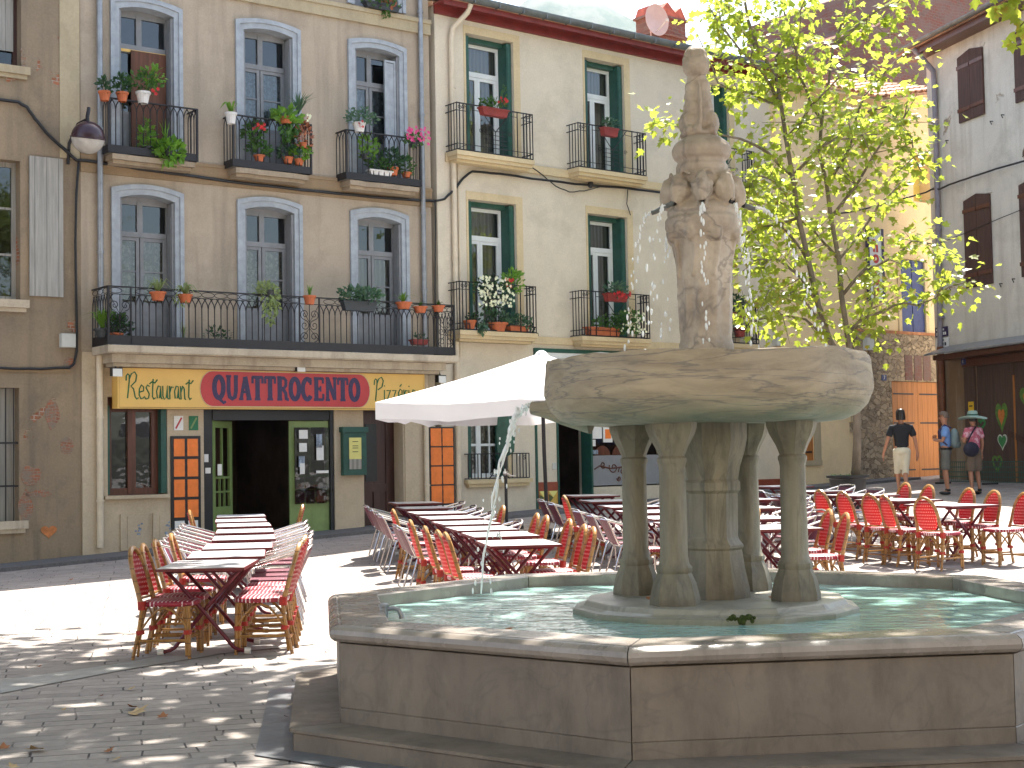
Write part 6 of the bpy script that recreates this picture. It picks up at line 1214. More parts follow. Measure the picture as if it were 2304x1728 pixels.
pot_at(PA, 820, 380, .3, 'long white window box under leaves on the right top balcony', 'white', .1, .1, .5, fol=[('bush', 'g', (0, .1), (.28, .12), 110, .10)])
pot_at(PA, 341, 650, O1, 'spider plant in terracotta pot near the left end of the long balcony', 'terra', .13, .15, fol=[('blade', 'p', (0, 0), (1.0, .9), 36, .42)])
pot_at(PA, 400, 654, O1, 'second plant from the left on the long balcony rail with drooping leaves', 'terra', .12, .14, fol=[('blade', 'p', (0, 0), (1.0, 1.1), 30, .33), ('fall', 'p', (-.1, -.08), (.12, .12), 30, .08)])
pot_at(PA, 582, 640, O1, 'pale variegated plant trailing down the middle of the long balcony rail', 'dark', .1, .1, fol=[('bush', 'p', (-.06, .0), (.22, .12), 120, .09), ('fall', 'p', (.0, -.3), (.12, .3), 110, .08), ('fall', 'p', (.12, -.2), (.06, .22), 50, .08)])
pot_at(PA, 669, 658, O1, 'small spiky plant in terracotta pot on the long balcony rail', 'terra', .11, .16, fol=[('blade', 'b', (0, 0), (.5, .2), 22, .26)])
pot_at(PA, 775, 672, O1, 'long dark planter with blue green bushes on the long balcony rail', 'dark', .1, .18, .72, fol=[('bush', 'y', (-.15, .12), (.26, .14), 170, .10), ('bush', 'y', (.2, .1), (.24, .14), 150, .10)])
pot_at(PA, 872, 668, O1, 'wide terracotta pot right of the dark planter on the long balcony', 'terra', .15, .13, fol=[('blade', 'b', (0, 0), (1.1, .5), 40, .27)])
pot_at(PA, 908, 676, O1, 'terracotta pot second from the right end of the long balcony rail', 'terra', .13, .12, fol=[('blade', 'g', (0, 0), (.9, .4), 20, .16)])
pot_at(PA, 947, 674, O1, 'terracotta pot at the right end of the long balcony rail', 'terra', .12, .12, fol=[('blade', 'g', (0, 0), (.9, .8), 16, .16)])
pot_at(PA, 222, 730, .5, 'big shaggy green grass plant at the left end of the long balcony floor', 'dark', .14, .15, fol=[('blade', 'b', (0, 0), (.8, .6), 110, .50), ('bush', 'g', (.2, .1), (.2, .16), 90, .1)])
pot_at(PA, 250, 738, .55, 'terracotta pot with dark round bush on the long balcony floor at left', 'terra', .12, .14, fol=[('bush', 'd', (.1, .1), (.16, .14), 90, .1)])
pot_at(PA, 396, 745, .5, 'thin reed like plant on the long balcony floor', 'terra', .06, .07, fol=[('blade', 'p', (0, 0), (.25, .1), 18, .36)])
pot_at(PA, 470, 745, .3, 'low mossy plant on the long balcony floor between the left windows', 'dark', .08, .1, fol=[('bush', 'd', (0, .05), (.28, .16), 90, .07)])
pot_at(PA, 905, 745, .5, 'low red planter on the long balcony floor at right', 'red', .1, .1, .34, fol=[('bush', 'd', (0, .04), (.16, .06), 30, .07)])
u, z = PA.uv(824*D, 30*D, .1); pot_at(PA, 824, 22, .1, 'leafy window box in the topmost visible window', 'dark', .1, .12, .8, fol=[('bush', 'g', (0, .0), (.4, .12), 120, .09), ('bush', 'rust', (.1, .0), (.25, .1), 40, .08), ('fall', 'g', (.1, -.15), (.1, .1), 40, .07)])
pot_at(PB, 1066, 252, .44, 'red planter box with orange flowers on the upper left cream balcony', 'red', .1, .16, .68, fol=[('bush', 'g', (0, .08), (.34, .12), 130, .08), ('bush', 'g', (.26, .3), (.05, .22), 30, .06)], fl=[('red', (.12, .16), (.14, .06), 9, .035)])
pot_at(PB, 1316, 295, .44, 'red planter box on the upper right cream balcony', 'red', .1, .18, .42, fol=[('bush', 'y', (0, .08), (.2, .12), 70, .08), ('bush', 'd', (-.1, .12), (.08, .12), 24, .07)])
pot_at(PB, 1072, 650, .46, 'big bush of white daisies on the lower left cream balcony', 'dark', .1, .14, .5, fol=[('bush', 'd', (-.1, .08), (.42, .3), 230, .09), ('bush', 'b', (.42, .26), (.24, .24), 170, .10), ('fall', 'd', (-.1, -.25), (.3, .15), 60, .08)], fl=[('white', (-.12, .02), (.42, .28), 120, .034), ('red', (.22, .22), (.12, .08), 9, .04)])
pot_at(PB, 1015, 712, .28, 'round terracotta pot at the left of the lower left cream balcony floor', 'terra', .13, .18, fol=[('bush', 'd', (.1, .05), (.16, .12), 50, .08)])
pot_at(PB, 1075, 717, .28, 'wide terracotta bowl in the middle of the lower left cream balcony floor', 'terra', .2, .18, fol=[('bush', 'y', (0, .08), (.28, .16), 130, .09)])
pot_at(PB, 1118, 719, .28, 'terracotta trough at the right of the lower left cream balcony floor', 'terra', .2, .14, .5, fol=[('bush', 'y', (0, .08), (.34, .14), 130, .09), ('fall', 'd', (.35, -.1), (.14, .2), 40, .08)])
pot_at(PB, 1040, 722, .42, 'grey green plant trailing over the lower left cream balcony slab', None, fol=[('fall', 'y', (0, .0), (.12, .13), 60, .09)])
pot_at(PB, 1330, 652, .46, 'red flower box hung on the lower right cream balcony rail', 'red', .1, .17, .6, fol=[('bush', 'y', (0, .1), (.3, .16), 130, .09)], fl=[('red', (0, -.02), (.3, .08), 14, .04)])
pot_at(PB, 1302, 728, .28, 'terracotta trough on the lower right cream balcony floor', 'terra', .1, .2, .95, fol=[('bush', 'g', (.1, .08), (.4, .2), 150, .09)])
pot_at(PB, 1352, 722, .44, 'bush of small white flowers spilling from the lower right cream balcony', None, fol=[('bush', 'g', (.05, .16), (.38, .2), 200, .09), ('fall', 'g', (.1, -.06), (.3, .1), 80, .08)], fl=[('white', (.1, .1), (.36, .24), 60, .028)])
pot_at(PB, 1598, 728, .30, 'red pot with dark foliage on the balcony behind the carved column', 'red', .15, .2, fol=[('bush', 'd', (0, .15), (.5, .3), 200, .1)])
pot_at(PB, 1588, 690, .44, 'dark hanging foliage on the balcony rail behind the carved column', 'red', .1, .15, .5, fol=[('bush', 'd', (0, .15), (.3, .3), 160, .1)])
# ================================================================ TREE IN THE BLACK PLANTER
TY = 27.5; tp = on_Y(1907, 1062, TY)
t_ = empty('planter', (tp.x, TY, G(tp.x, TY)), 0, 'big black plastic planter standing at the foot of the young tree', 'planter')
hh = CH+ray(1907, 1069).z*TY/ray(1907, 1069).y-G(tp.x, TY); m = MB(); m.lathe([(.26, 0), (.29, .05), (.34, hh-.06), (.39, hh-.05), (.395, hh), (.36, hh), (.34, hh-.08), (0, hh-.08)], 28, cap=False, fn=lambda a, r, z: r*(1+.012*math.cos(14*a))); m.build('tub', M['black'], t_, smooth=30)
m = MB(); random.seed(1); leafy(m, (0, 0, hh-.05), (.33, .33, .03), 60, .07); m.build('ground_cover', L_['d'], t_)
bark = simple('tree_bark', (.16, .125, .09), .9, .35, 8, .4, sc3=(1, 1, .4)); plane_leaf = leafmat('plane_leaf', (.24, .29, .035), .62, .33, (.30, .12, .03))
def maple(mb, p, a, b, s_):
    """five lobed leaf lying in the plane of a and b"""
    n_ = a.cross(b); O = [(0, -.05), (.22, .02), (.52, .12), (.34, .30), (.55, .62), (.24, .58), (0, 1.0), (-.24, .58), (-.55, .62), (-.34, .30), (-.52, .12), (-.22, .02)]
    mb.add([p+a*(y*s_)+b*(x*s_)+n_*(abs(x)*-.18*s_) for x, y in O]+[p+a*.3*s_], [(i, (i+1) % 12, 12) for i in range(12)])
TR = empty('plane_tree', (tp.x+.15, TY, G(tp.x, TY)+.1), 0, 'young sunlit plane tree with two stems growing from the black planter', 'tree')
inv = Vector(TR.location)
def b3(pts, dy0=0, dy1=0): n = len(pts); return [on_Y(x*D, y*D, TY+dy0+(dy1-dy0)*i/(n-1))-inv for i, (x, y) in enumerate(pts)]
stems = [([(1848, 1040), (1852, 960), (1851, 900), (1838, 830), (1818, 780), (1790, 730), (1768, 660), (1748, 570), (1725, 470), (1712, 380), (1698, 300), (1688, 230), (1675, 160), (1640, 110), (1615, 40), (1600, -60), (1590, -160)], 0, -.2, .085, .02),
 ([(1852, 900), (1846, 840), (1838, 770), (1830, 720), (1818, 640), (1812, 560), (1795, 470), (1786, 400), (1770, 330), (1775, 260), (1790, 180), (1800, 100), (1830, 20), (1850, -80)], 0, .5, .07, .018)]
brs = [([(1688, 230), (1650, 160), (1600, 110), (1560, 60), (1530, 10)], 0, -.8), ([(1712, 380), (1660, 330), (1600, 300), (1540, 290), (1470, 275), (1410, 268)], 0, -1.5), ([(1725, 470), (1680, 400), (1640, 380), (1590, 400)], 0, -.6), ([(1748, 570), (1700, 500), (1660, 450), (1620, 430), (1580, 400)], 0, .8), ([(1768, 660), (1730, 600), (1680, 560), (1640, 560), (1600, 590)], 0, -.7), ([(1790, 730), (1740, 690), (1690, 680), (1640, 690), (1590, 680)], 0, .5),
 ([(1818, 640), (1870, 580), (1920, 560), (1970, 520), (2030, 530), (2080, 560)], .2, -1.2), ([(1812, 560), (1860, 500), (1900, 440), (1940, 400), (1990, 350)], .2, 1.2), ([(1830, 720), (1880, 680), (1930, 660), (1980, 660), (2050, 620), (2100, 610)], .2, -.8), ([(1795, 470), (1850, 400), (1890, 330), (1930, 280), (1960, 220)], .3, -1), ([(1786, 400), (1830, 330), (1850, 250), (1900, 170), (1960, 110)], .3, .8), ([(1775, 260), (1740, 190), (1720, 110), (1730, 20), (1740, -60)], .3, -1),
 ([(1800, 100), (1850, 60), (1900, 20), (1960, -10), (1990, -60)], .4, -.5), ([(1698, 300), (1750, 230), (1790, 190), (1840, 150)], 0, -1.2), ([(1675, 160), (1700, 90), (1690, 10), (1700, -90)], 0, .8), ([(1688, 230), (1620, 200), (1570, 190), (1540, 150), (1500, 60)], 0, 1), ([(1712, 380), (1770, 320), (1840, 300), (1900, 290)], 0, -1.5), ([(1790, 730), (1770, 690), (1720, 640), (1680, 640), (1650, 610)], 0, -1.2), ([(1830, 720), (1870, 700), (1890, 640), (1900, 590)], .2, 1.), ([(1725, 470), (1650, 490), (1610, 520), (1600, 560)], 0, .6), ([(1640, 110), (1580, 30), (1540, -50)], -.1, .5), ([(1850, 250), (1920, 230), (1970, 300), (1990, 370)], .4, -1), ([(1812, 560), (1760, 500), (1690, 440), (1650, 400)], .2, 1.4)]
m = MB(); random.seed(21)
for pts, d0, d1, r0, r1 in stems: P = b3(pts, d0, d1); m.tube(P, [r0+(r1-r0)*(i/(len(P)-1))**.8 for i in range(len(P))], 9)
m.build('trunk', bark, TR, smooth='all')
lf = MB(); bm_ = MB()
def sprig(P, dens):
    for i in range(len(P)-1):
        L = (P[i+1]-P[i]).length; n = int(L*dens*(.35+.65*(i+1)/(len(P)-1)))
        for k in range(n):
            p = P[i].lerp(P[i+1], random.random()); off = Vector((random.gauss(0, 1), random.gauss(0, 1), random.gauss(-.1, .8))); off *= random.uniform(.05, .33)
            q = p+off; a = (off.normalized()+Vector((0, 0, -.5))+Vector((random.gauss(0, .4),)*3)).normalized(); b = a.cross(Vector((random.gauss(0, .5), random.gauss(0, .5), 1))).normalized(); maple(lf, q, a, b, random.uniform(.085, .175))
for pts, d0, d1 in brs:
    P = b3(pts, d0, d1); R3 = [P[0]]
    for i in range(len(P)-1): R3 += [P[i].lerp(P[i+1], .5)+Vector((random.gauss(0, .04), random.gauss(0, .04), random.gauss(0, .04))), P[i+1]]
    bm_.tube(R3, [.028*(1-i/len(R3))+.005 for i in range(len(R3))], 6); sprig(P, 50)
    for j in range(7):
        i = random.randint(1, len(R3)-2); d_ = (R3[i+1]-R3[i]).normalized(); s_ = Vector((random.gauss(0, .7), random.gauss(0, .8), random.gauss(.1, .6))).normalized(); e = R3[i]; T = [e]
        for q in range(3): e = e+(d_*.5+s_).normalized()*random.uniform(.15, .3); T.append(e)
        bm_.tube(T, [.012, .009, .006, .004], 4); sprig(T, 40)
for P in (b3(stems[0][0][10:], -.1, -.2), b3(stems[1][0][9:], .4, .5)): sprig(P, 60)
bm_.build('branch', bark, TR); lf.build('crown', plane_leaf, TR)
# ================================================================ BIG PLANE TREES OVER THE SQUARE
big_leaf = leafmat('plane_leaf_green', (.13, .17, .04), .32, .45, (.2, .12, .03))
def big_tree(base, fork, blobs, lab, seed, dens=34, ls=(.16, .3)):
    random.seed(seed); T = empty('plane_tree', (base[0], base[1], G(*base)), 0, lab, 'tree'); o = Vector(T.location); m = MB(); f = Vector(fork)-o
    P = [Vector((0, 0, 0)), f*.35+Vector((.1, .1, 0)), f*.7+Vector((-.08, .05, 0)), f]; m.tube(P, [.36, .27, .24, .21], 12); m.build('trunk', bark, T, smooth='all'); m = MB(); lf = MB()
    for c, r, rz in blobs:
        c = Vector(c)-o; mid = f.lerp(c, .5)+Vector((0, 0, .5)); m.tube([f-Vector((0, 0, .3)), mid, c], [.14, .09, .04], 8)
        for k in range(9): e = c+Vector((random.uniform(-r, r), random.uniform(-r, r), random.uniform(-rz, rz)))*.7; m.tube([mid.lerp(c, .6), c.lerp(e, .5)+Vector((0, 0, .15)), e], [.04, .025, .01], 5)
        nc = int(dens*r*r/7); 
        for k in range(nc):
            while True:
                d_ = Vector((random.uniform(-1, 1), random.uniform(-1, 1), random.uniform(-1, 1)))
                if d_.length < 1: break
            g_ = c+Vector((d_.x*r, d_.y*r, d_.z*rz)); cr = random.uniform(.3, .6)
            for q in range(random.randint(16, 30)):
                p = g_+Vector((random.gauss(0, cr), random.gauss(0, cr), random.gauss(0, cr*.5))); a = Vector((random.gauss(0, 1), random.gauss(0, 1), random.gauss(-.3, .5))).normalized(); b = a.cross(Vector((random.gauss(0, .4), random.gauss(0, .4), 1))).normalized(); maple(lf, p, a, b, random.uniform(*ls))
    m.build('branch', bark, T, smooth='all'); lf.build('crown', big_leaf, T)
big_tree((-7.2, 9.5), (-6.9, 9.7, 5.2), [((-4.6, 10, 8.2), 2.6, 1.2), ((-6.5, 13.2, 8.9), 2.6, 1.3), ((-3.4, 14.4, 8.9), 2.4, 1.1), ((-2.2, 11.0, 8.4), 2.4, 1.1), ((-4.5, 6.5, 7.8), 2.8, 1.4), ((-8.5, 8.5, 8.2), 3, 1.6), ((-7.5, 5, 8), 2.6, 1.4), ((-5.4, 16.4, 9.4), 2.4, 1.1), ((-2.8, 17.0, 9.3), 2.4, 1.0), ((-3.4, 12.2, 8.6), 2.4, 1.1), ((-5.5, 11.5, 8.6), 2.4, 1.1), ((-8, 16, 9.4), 2.4, 1.1), ((-.9, 15.4, 9.0), 2.0, .9)], 'large plane tree standing left of the square with crown over the paving', 31, 46)
big_tree((7.6, 10.8), (7.2, 10.8, 5.0), [((4.9, 12.6, 8.3), 2.6, 1.1), ((2.4, 13.6, 8.4), 2.4, 1.0), ((5.2, 9.2, 7.9), 2.6, 1.3), ((2.4, 10.8, 8.0), 2.5, 1.1), ((7.8, 13.2, 8.4), 2.5, 1.3), ((8.8, 9.8, 8), 2.8, 1.5), ((.3, 13.6, 8.6), 2.2, 1.0), ((5.3, 15.0, 7.9), 1.7, .8)], 'large plane tree standing right of the fountain with crown over the basin', 32, 40)
big_tree((.8, -3.5), (.9, -3.2, 5.0), [((.2, 6.6, 7.6), 2.9, 1.3), ((-1.8, 3.2, 7.6), 2.8, 1.5), ((3.2, 3.4, 7.6), 2.9, 1.5), ((3.4, 6.6, 7.6), 2.6, 1.3), ((.6, -.5, 8), 3, 1.6), ((-.2, 9.2, 7.9), 2.1, 1.0)], 'large plane tree standing behind the fountain viewpoint', 33, 40)
# spray of leaves entering at the top right corner
SP = empty('plane_tree_branch', (6.2, 14.5, 6.2), 0, 'leafy plane branch hanging in at the top right corner of the picture', 'branch'); lf = MB(); bm_ = MB(); random.seed(8); o = Vector(SP.location)
for pts in ([(2400, -60), (2300, -10), (2240, 20), (2200, 60)], [(2400, -120), (2250, -60), (2190, -30), (2160, 0)], [(2400, -20), (2300, 40), (2250, 60), (2225, 75)]):
    P = [on_Y(x*D, y*D, 14.5)-o for x, y in pts]; bm_.tube(P, [.02, .014, .01, .006], 5)
    for i in range(len(P)-1):
        for k in range(16):
            p = P[i].lerp(P[i+1], random.random())+Vector((random.gauss(0, .12), random.gauss(0, .12), random.gauss(-.03, .1))); a = Vector((random.gauss(0, .6), random.gauss(0, .6), -.8)).normalized(); b = a.cross(Vector((random.gauss(0, .5), 1, random.gauss(0, .5)))).normalized(); maple(lf, p, a, b, random.uniform(.10, .17))
bm_.build('twig', bark, SP); lf.build('leaves', plane_leaf, SP)
# ---------------------------------------------------------------- fallen leaves
dry = simple('dry_leaf', (.30, .12, .045), .8, .35, 12, 0); dry2 = simple('dry_leaf_pale', (.42, .30, .16), .8, .25, 12, 0); random.seed(14)
LP = [(292, 1605, .13, 1, 'large pale fallen leaf lying left of the fountain step'), (310, 1590, .09, 0, 'brown leaf touching the large pale leaf'), (365, 1613, .07, 0, 'small rust red fallen leaf right of the large pale leaf'), (88, 1683, .11, 1, 'pale fallen leaf near the bottom left corner'), (8, 1683, .07, 0, 'brown leaf at the left edge near the bottom'), (35, 1725, .06, 1, 'pale leaf at the very bottom left'), (288, 1550, .06, 1, 'pale leaf above the large pale leaf'), (222, 1565, .05, 0, 'small brown leaf between the chairs and the large leaf'), (304, 1460, .08, 0, 'brown leaf left of the nearest chair legs'), (101, 1444, .05, 0, 'dark leaf on shaded paving at far left'), (160, 1412, .05, 0, 'small leaf on paving left of the chairs'), (157, 1304, .06, 0, 'leaf near the pavement by the old house'), (236, 1690, .06, 0, 'leaf right of the pale bottom leaf'), (255, 1707, .05, 1, 'tiny pale leaf near the bottom edge'), (234, 1486, .05, 1, 'pale leaf on the pale paving band'), (646, 1590, .06, 1, 'leaf on the slate border of the fountain'), (650, 1617, .04, 0, 'tiny dark leaf on the slate border'), (612, 1462, .04, 0, 'tiny leaf right of the nearest right chair'), (560, 1512, .04, 0, 'tiny leaf below the nearest right chair'), (85, 1500, .04, 0, 'tiny leaf at left of the pale band'), (465, 1669, .04, 1, 'tiny leaf between large leaf and fountain'), (140, 1597, .04, 1, 'tiny pale leaf at left of the large leaf')]
for x, y, s_, k, lb in LP:
    p = on_g(x, y, .015); zz = .014 if lb.find('slate') >= 0 else 0; t_ = MB(); a0 = random.uniform(0, 6.28); a = Vector((math.cos(a0), math.sin(a0), .12)); b = Vector((-math.sin(a0), math.cos(a0), random.uniform(-.1, .1))); maple(t_, Vector((0, 0, .012)), a, b, s_); t_.v = [(x_, y_, z_+.25*(x_*x_+y_*y_)/s_) for x_, y_, z_ in t_.v]
    o = t_.build('fallen_leaf', dry2 if k else dry); o.location = (p.x, p.y, G(p.x, p.y)+zz); tag(o, lb, 'leaf', 'fallen leaves on the paving')
for x, y, z_, s_, lb in ((1455, 1347, .67, .1, 'curled brown leaf on the fountain plinth at the foot of the front left pillar'), (1730, 1345, .67, .05, 'small leaf on the plinth near the front right pillar'), (1138, 1417, .59, .05, 'small brown leaf floating near the front rim')):
    p = on_z(x, y, z_); t_ = MB(); maple(t_, Vector((0, 0, .006)), Vector((1, .2, .15)), Vector((-.2, 1, .2)), s_); o = t_.build('fallen_leaf', dry); o.location = p; tag(o, lb, 'leaf', 'fallen leaves on the fountain')
# ================================================================ PEOPLE
M['skin'] = simple('skin', (.36, .17, .105), .55, .1, 9, .02)
def cloth(n, c, v=.12): return simple(n, c, .85, v, 5, .15, dist=.02)
def skin_mesh(name, chains, mat, parent, sub=2):
    """chains: list of [(x,y,z,r)...]; shared joints are merged by position"""
    vs = []; rad = []; ed = []; idx = {}
    def vid(p):
        k = tuple(round(c, 3) for c in p[:3])
        if k not in idx: idx[k] = len(vs); vs.append(p[:3]); rad.append(p[3:])
        return idx[k]
    for ch in chains:
        ids = [vid(p) for p in ch]; ed += [(a, b) for a, b in zip(ids, ids[1:])]
    me = bpy.data.meshes.new(name); me.from_pydata(vs, ed, []); o = bpy.data.objects.new(name, me); col.objects.link(o); sk = o.modifiers.new('s', 'SKIN'); sk.use_smooth_shade = True
    for i, r in enumerate(rad): me.skin_vertices[0].data[i].radius = (r[0], r[1] if len(r) > 1 else r[0])
    me.skin_vertices[0].data[0].use_root = True; ss = o.modifiers.new('b', 'SUBSURF'); ss.levels = sub; dg = bpy.context.evaluated_depsgraph_get(); m2 = bpy.data.meshes.new_from_object(o.evaluated_get(dg)); m2.name = name
    m2.polygons.foreach_set('use_smooth', [True]*len(m2.polygons)); o.modifiers.clear(); o.data = m2; bpy.data.meshes.remove(me); m2.materials.clear(); m2.materials.append(mat); o.parent = parent; return o
def person(loc, rz, lab, H, pose, cl):
    """pose: joints in metres for a 1.75 m figure facing +y"""
    T = empty('person', loc, rz, lab, 'person'); T.scale = (H/1.75,)*3; J = pose; ch = []
    body = [[(0, .0, .95, .15, .11), (0, .01, 1.1, .125, .095), (0, .01, 1.25, .15, .10), (0, .0, 1.39, .15, .09), (0, -.005, 1.46, .06, .055), (0, .01, 1.53, .05, .05), (0, .02, 1.60, .075, .085), (0, .02, 1.68, .075, .09), (0, .01, 1.735, .045, .055)]]
    for s_, k in ((-1, 'L'), (1, 'R')):
        sh, el, wr, fi = (Vector(v) for v in J['arm'+k]); hp = Vector((s_*.09, 0, .92)); kn, an, to = (Vector(v) for v in J['leg'+k])
        body.append([(0, .0, 1.39, .15, .09), (*sh, .052), (*sh.lerp(el, .45), .045), (*el, .038), (*el.lerp(wr, .35), .037), (*wr, .025)])
        body.append([(0, .0, .95, .15, .11), (*hp, .088), (*hp.lerp(kn, .5), .07), (*kn, .05), (*kn.lerp(an, .35), .052), (*kn.lerp(an, .8), .032), (*an, .034), (*to, .035, .028)])
        d_ = (fi-wr); L = d_.length; d_.normalize(); sd = d_.cross(Vector((s_, .3, 0))).normalized(); body[-2] += [(*(wr+d_*L*.28), .036, .018), (*(wr+d_*L*.5), .036, .016)]; pm = wr+d_*L*.5
        for q in range(4): b = pm+sd*(.021*(1.5-q)); l = L*(.40, .48, .45, .36)[q]; body.append([(*(wr+d_*L*.5), .036, .016), (*b, .0095), (*(b+d_*l*.5+Vector((0, .004, 0))), .0085), (*(b+d_*l+Vector((-.012*s_, .012, 0))), .007)])
        tb_ = wr+d_*L*.25; body.append([(*(wr+d_*L*.28), .036, .018), (*(tb_+sd*.032), .011), (*(tb_+sd*.05+d_*L*.25), .009)])
    skin_mesh('body', body, M['skin'], T, 2)
    f = MB(); 
    for s_ in (-1, 1): f.ball((s_*.078, .01, 1.645), .02, 8, 6, (.4, .8, 1.3))
    f.ball((0, .108, 1.635), .016, 8, 6, (.8, 1.2, 1.5)); f.build('ears_and_nose', M['skin'], T, smooth='all'); e = MB(); [e.ball((s_*.032, .096, 1.665), .011, 8, 6, (1.3, .6, .8)) for s_ in (-1, 1)]; e.tube([(-.022, .098, 1.60), (0, .104, 1.597), (.022, .098, 1.60)], .005, 5); e.build('eyes_and_mouth', M['frame_brown'], T)
    if 'hair' in cl:
        hm, lo = cl['hair']; m = MB(); n = 20; rings = 9; vs = []
        for i in range(rings+1):
            a = math.pi/2*i/rings*1.0
            for k in range(n):
                b = 2*math.pi*k/n; fr = math.sin(b) > .25; z0 = (.70 if fr else lo); zz = z0+(.092 if 1 else 0)*0; top = 1.782; zb = 1.0+z0; z = zb+(top-zb)*math.sin(a); r = math.cos(a)**.55 if a < 1.56 else 0; vs.append((.094*r*math.cos(b)*(1+.05*math.sin(k*5+i)), .015-.0+.108*r*math.sin(b)*(1+.05*math.cos(k*3+i)), z))
        m.add(vs, [(i*n+k, i*n+(k+1) % n, (i+1)*n+(k+1) % n, (i+1)*n+k) for i in range(rings) for k in range(n)]); m.build('hair', hm, T, smooth='all')
    sh_ = cl['shirt']; SL_ = []
    SL_.append([(0, .0, sh_[1], .165, .12), (0, .0, 1.1, .15, .12), (0, .01, 1.25, .172, .122), (0, .0, 1.395, .168, .108), (0, -.005, 1.462, .092, .08), (0, -.005, 1.49, .062, .06)])
    for k in 'LR': sh, el, wr, fi = (Vector(v) for v in J['arm'+k]); SL_.append([(0, .0, 1.395, .168, .108), (*(sh+Vector((0, 0, .005))), .072), (*sh.lerp(el, .45), .075), (*sh.lerp(el, .72), .078)])
    skin_mesh('shirt', SL_, sh_[0], T, 2)
    st = cl['shorts']; m = MB(); m.ball((0, 0, .95), .16, 16, 10, (1.0, .76, .6)); m.ball((0, -.01, .91), .145, 16, 10, (1.05, .82, .5))
    for s_, k in ((-1, 'L'), (1, 'R')):
        hp = Vector((s_*.085, 0, .90)); kn, an, to = (Vector(v) for v in J['leg'+k]); q = hp.lerp(kn, st[1]) if st[1] <= 1 else kn.lerp(an, st[1]-1)
        m.tube([hp+Vector((0, 0, .05)), hp.lerp(kn, .25), hp.lerp(kn, .6)]+([kn] if st[1] > 1 else [])+[q], [.095, .09, .083*st[2]]+([.075*st[2]] if st[1] > 1 else [])+[.078*st[2]], 14)
    remesh(m, 'shorts', st[0], T, .016, .012, .1, 5)
    m = MB()
    for k in 'LR': kn, an, to = (Vector(v) for v in J['leg'+k]); m.ball(an.lerp(to, .45)-Vector((0, 0, .015)), .05, 12, 8, (.95, 2.2, .8)); m.tube([an+Vector((0, 0, .05)), an], [.043, .046], 10)
    m.build('shoe', cl['shoe'], T, smooth='all'); return T
stand = {'armL': [(-.185, 0, 1.40), (-.235, -.02, 1.13), (-.25, .05, .88), (-.25, .07, .70)], 'armR': [(.185, 0, 1.40), (.235, -.02, 1.13), (.25, .04, .88), (.25, .06, .70)], 'legL': [(-.10, .02, .50), (-.11, -.02, .08), (-.12, .12, .035)], 'legR': [(.10, .02, .50), (.11, -.02, .08), (.12, .12, .035)]}
walk = {'armL': [(-.19, 0, 1.40), (-.29, -.05, 1.13), (-.36, .03, .89), (-.37, .05, .71)], 'armR': [(.19, 0, 1.40), (.27, -.03, 1.13), (.31, .02, .88), (.31, .05, .70)], 'legL': [(-.07, .16, .51), (-.05, .18, .09), (-.05, .31, .06)], 'legR': [(.06, .03, .49), (.04, -.26, .14), (.05, -.16, .05)]}
fold = dict(stand); fold['armL'] = [(-.185, 0, 1.40), (-.23, .08, 1.15), (-.06, .24, 1.17), (.06, .20, 1.25)]; fold['armR'] = [(.185, 0, 1.40), (.23, .08, 1.15), (.06, .24, 1.21), (-.05, .19, 1.29)]
hold = dict(stand); hold['armL'] = [(-.185, 0, 1.40), (-.25, .02, 1.15), (-.14, .2, 1.22), (-.08, .14, 1.36)]
def feet(px, py, Y): p = on_Y(px, py, Y); return (p.x, Y, G(p.x, Y))
black_sh = cloth('black_cotton', (.012, .012, .016)); dark_hair = simple('dark_hair', (.018, .012, .01), .35, .3, 30, .2)
p1 = person(feet(2032, 1110, 31.0), R_(-6), 'person seen from behind in black T-shirt and pale knee length shorts walking away', 1.79, walk, {'hair': (dark_hair, .55), 'shirt': (black_sh, .87), 'shorts': (cloth('pale_cotton', (.52, .48, .38)), 1.12, .98), 'shoe': M['shutter_brown']})
p2 = person(feet(2131, 1112, 30.9), R_(80), 'person in blue short sleeved shirt and grey shorts with folded arms and backpack', 1.70, fold, {'hair': (simple('grey_brown_hair', (.12, .08, .06), .5, .3, 30, .2), .64), 'shirt': (cloth('blue_cotton', (.13, .24, .50)), .98), 'shorts': (cloth('grey_cotton', (.12, .12, .11)), .92, 1.12), 'shoe': M['black']})
m = MB(); m.ball((0, -.19, 1.20), .14, 16, 12, (1.0, .75, 1.55)); m.ball((0, -.25, 1.08), .09, 12, 8, (1.1, .8, 1)); m.build('backpack', cloth('teal_grey_pack', (.16, .22, .24)), p2, smooth='all')
m = MB(); [m.tube([(s_*.09, -.12, 1.42), (s_*.1, .02, 1.495), (s_*.11, .125, 1.36), (s_*.13, .12, 1.18), (s_*.15, -.02, 1.06)], .018, 6) for s_ in (-1, 1)]; m.build('backpack_strap', M['sign_navy'], p2); m = MB(); m.tube([(.165*math.cos(a), .125*math.sin(a), .985) for a in [2*math.pi*k/20 for k in range(20)]], .022, 6, closed=True); m.build('belt', M['black'], p2)
pink = NT('pink_patterned'); cc = pink.mix(pink.ramp(pink.noise(9, 3), .48, .56), (.42, .11, .16), (.60, .36, .42)); M['pinkp'] = pink.out(cc, .85, .1)
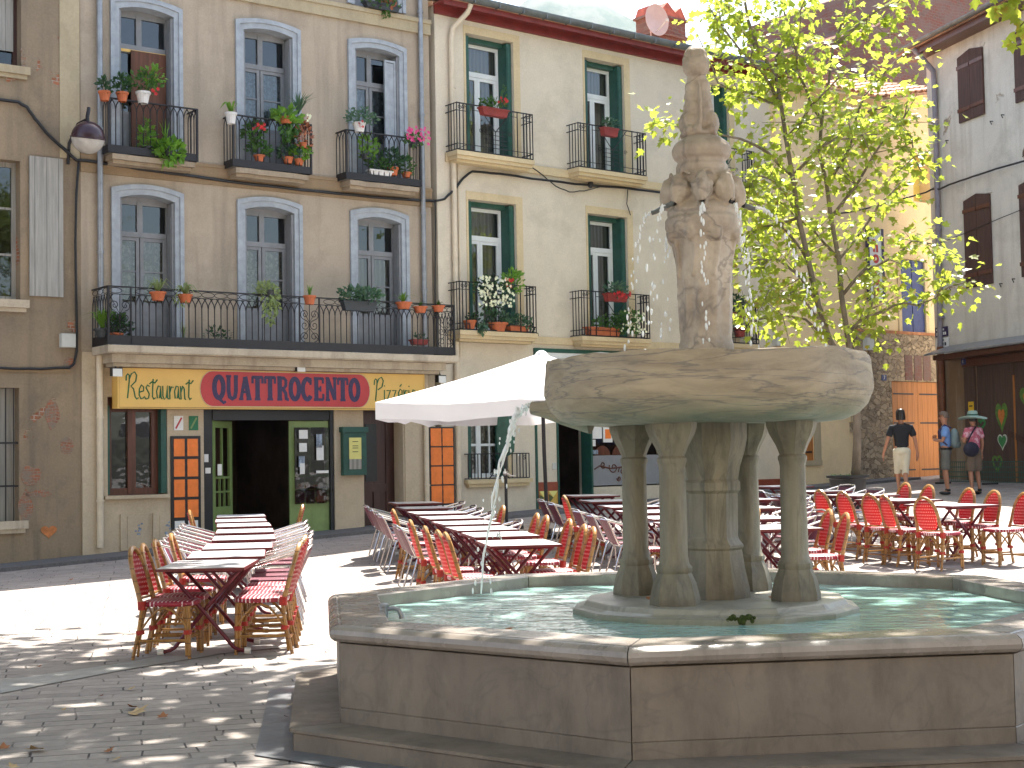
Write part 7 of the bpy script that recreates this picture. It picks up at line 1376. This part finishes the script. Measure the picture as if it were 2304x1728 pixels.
p3 = person(feet(2195, 1118, 30.6), R_(28), 'person in wide green sun hat and pink top carrying a dark round shoulder bag', 1.66, hold, {'shirt': (M['pinkp'], .93), 'shorts': (cloth('brown_cotton', (.13, .095, .07)), .98, 1.28), 'shoe': M['black'], 'hair': (dark_hair, .58)})
m = MB(); n = 28; vs = []
for r, z in ((.30, 1.655), (.31, 1.665), (.2, 1.69), (.115, 1.715), (.108, 1.78), (.09, 1.815), (0, 1.825)):
    for k in range(n): a = 2*math.pi*k/n; vs.append((r*math.cos(a), .01+r*math.sin(a), z+(.03*math.sin(2*a+1) if r > .15 else 0)*r/.3))
m.add(vs, [(i*n+k, i*n+(k+1) % n, (i+1)*n+(k+1) % n, (i+1)*n+k) for i in range(6) for k in range(n)]+[tuple(range(n-1, -1, -1))]); m.build('sun_hat', cloth('hat_green', (.24, .34, .30)), p3, smooth=50)
m = MB(); m.tube([(.115*math.cos(a), .01+.115*math.sin(a), 1.73) for a in [2*math.pi*k/20 for k in range(20)]], .014, 6, closed=True); m.build('hat_band', M['green_paint'], p3)
m = MB(); m.ball((-.22, -.14, .98), .18, 16, 12, (1.15, .6, .9)); m.tube([(-.36, -.12, 1.05), (-.2, -.13, 1.3), (-.05, -.12, 1.46), (.06, .02, 1.47)], .016, 6); m.build('shoulder_bag', cloth('navy_bag', (.02, .018, .035)), p3, smooth='all')
# ================================================================ HAZE
m = MB(); m.box(-2450, 2450, -50, 2350, -8, 620); hz_ = m.build('haze', None if False else M['iron']); tag(hz_, kind='stuff')
t = bpy.data.materials.new('haze_air'); t.use_nodes = True; nn_ = t.node_tree; nn_.nodes.remove(nn_.nodes['Principled BSDF']); pv = nn_.nodes.new('ShaderNodeVolumePrincipled'); pv.inputs['Color'].default_value = (.62, .80, 1, 1); pv.inputs['Density'].default_value = .00008; pv.inputs['Anisotropy'].default_value = .3
nn_.links.new(pv.outputs[0], nn_.nodes['Material Output'].inputs['Volume']); hz_.data.materials.clear(); hz_.data.materials.append(t)
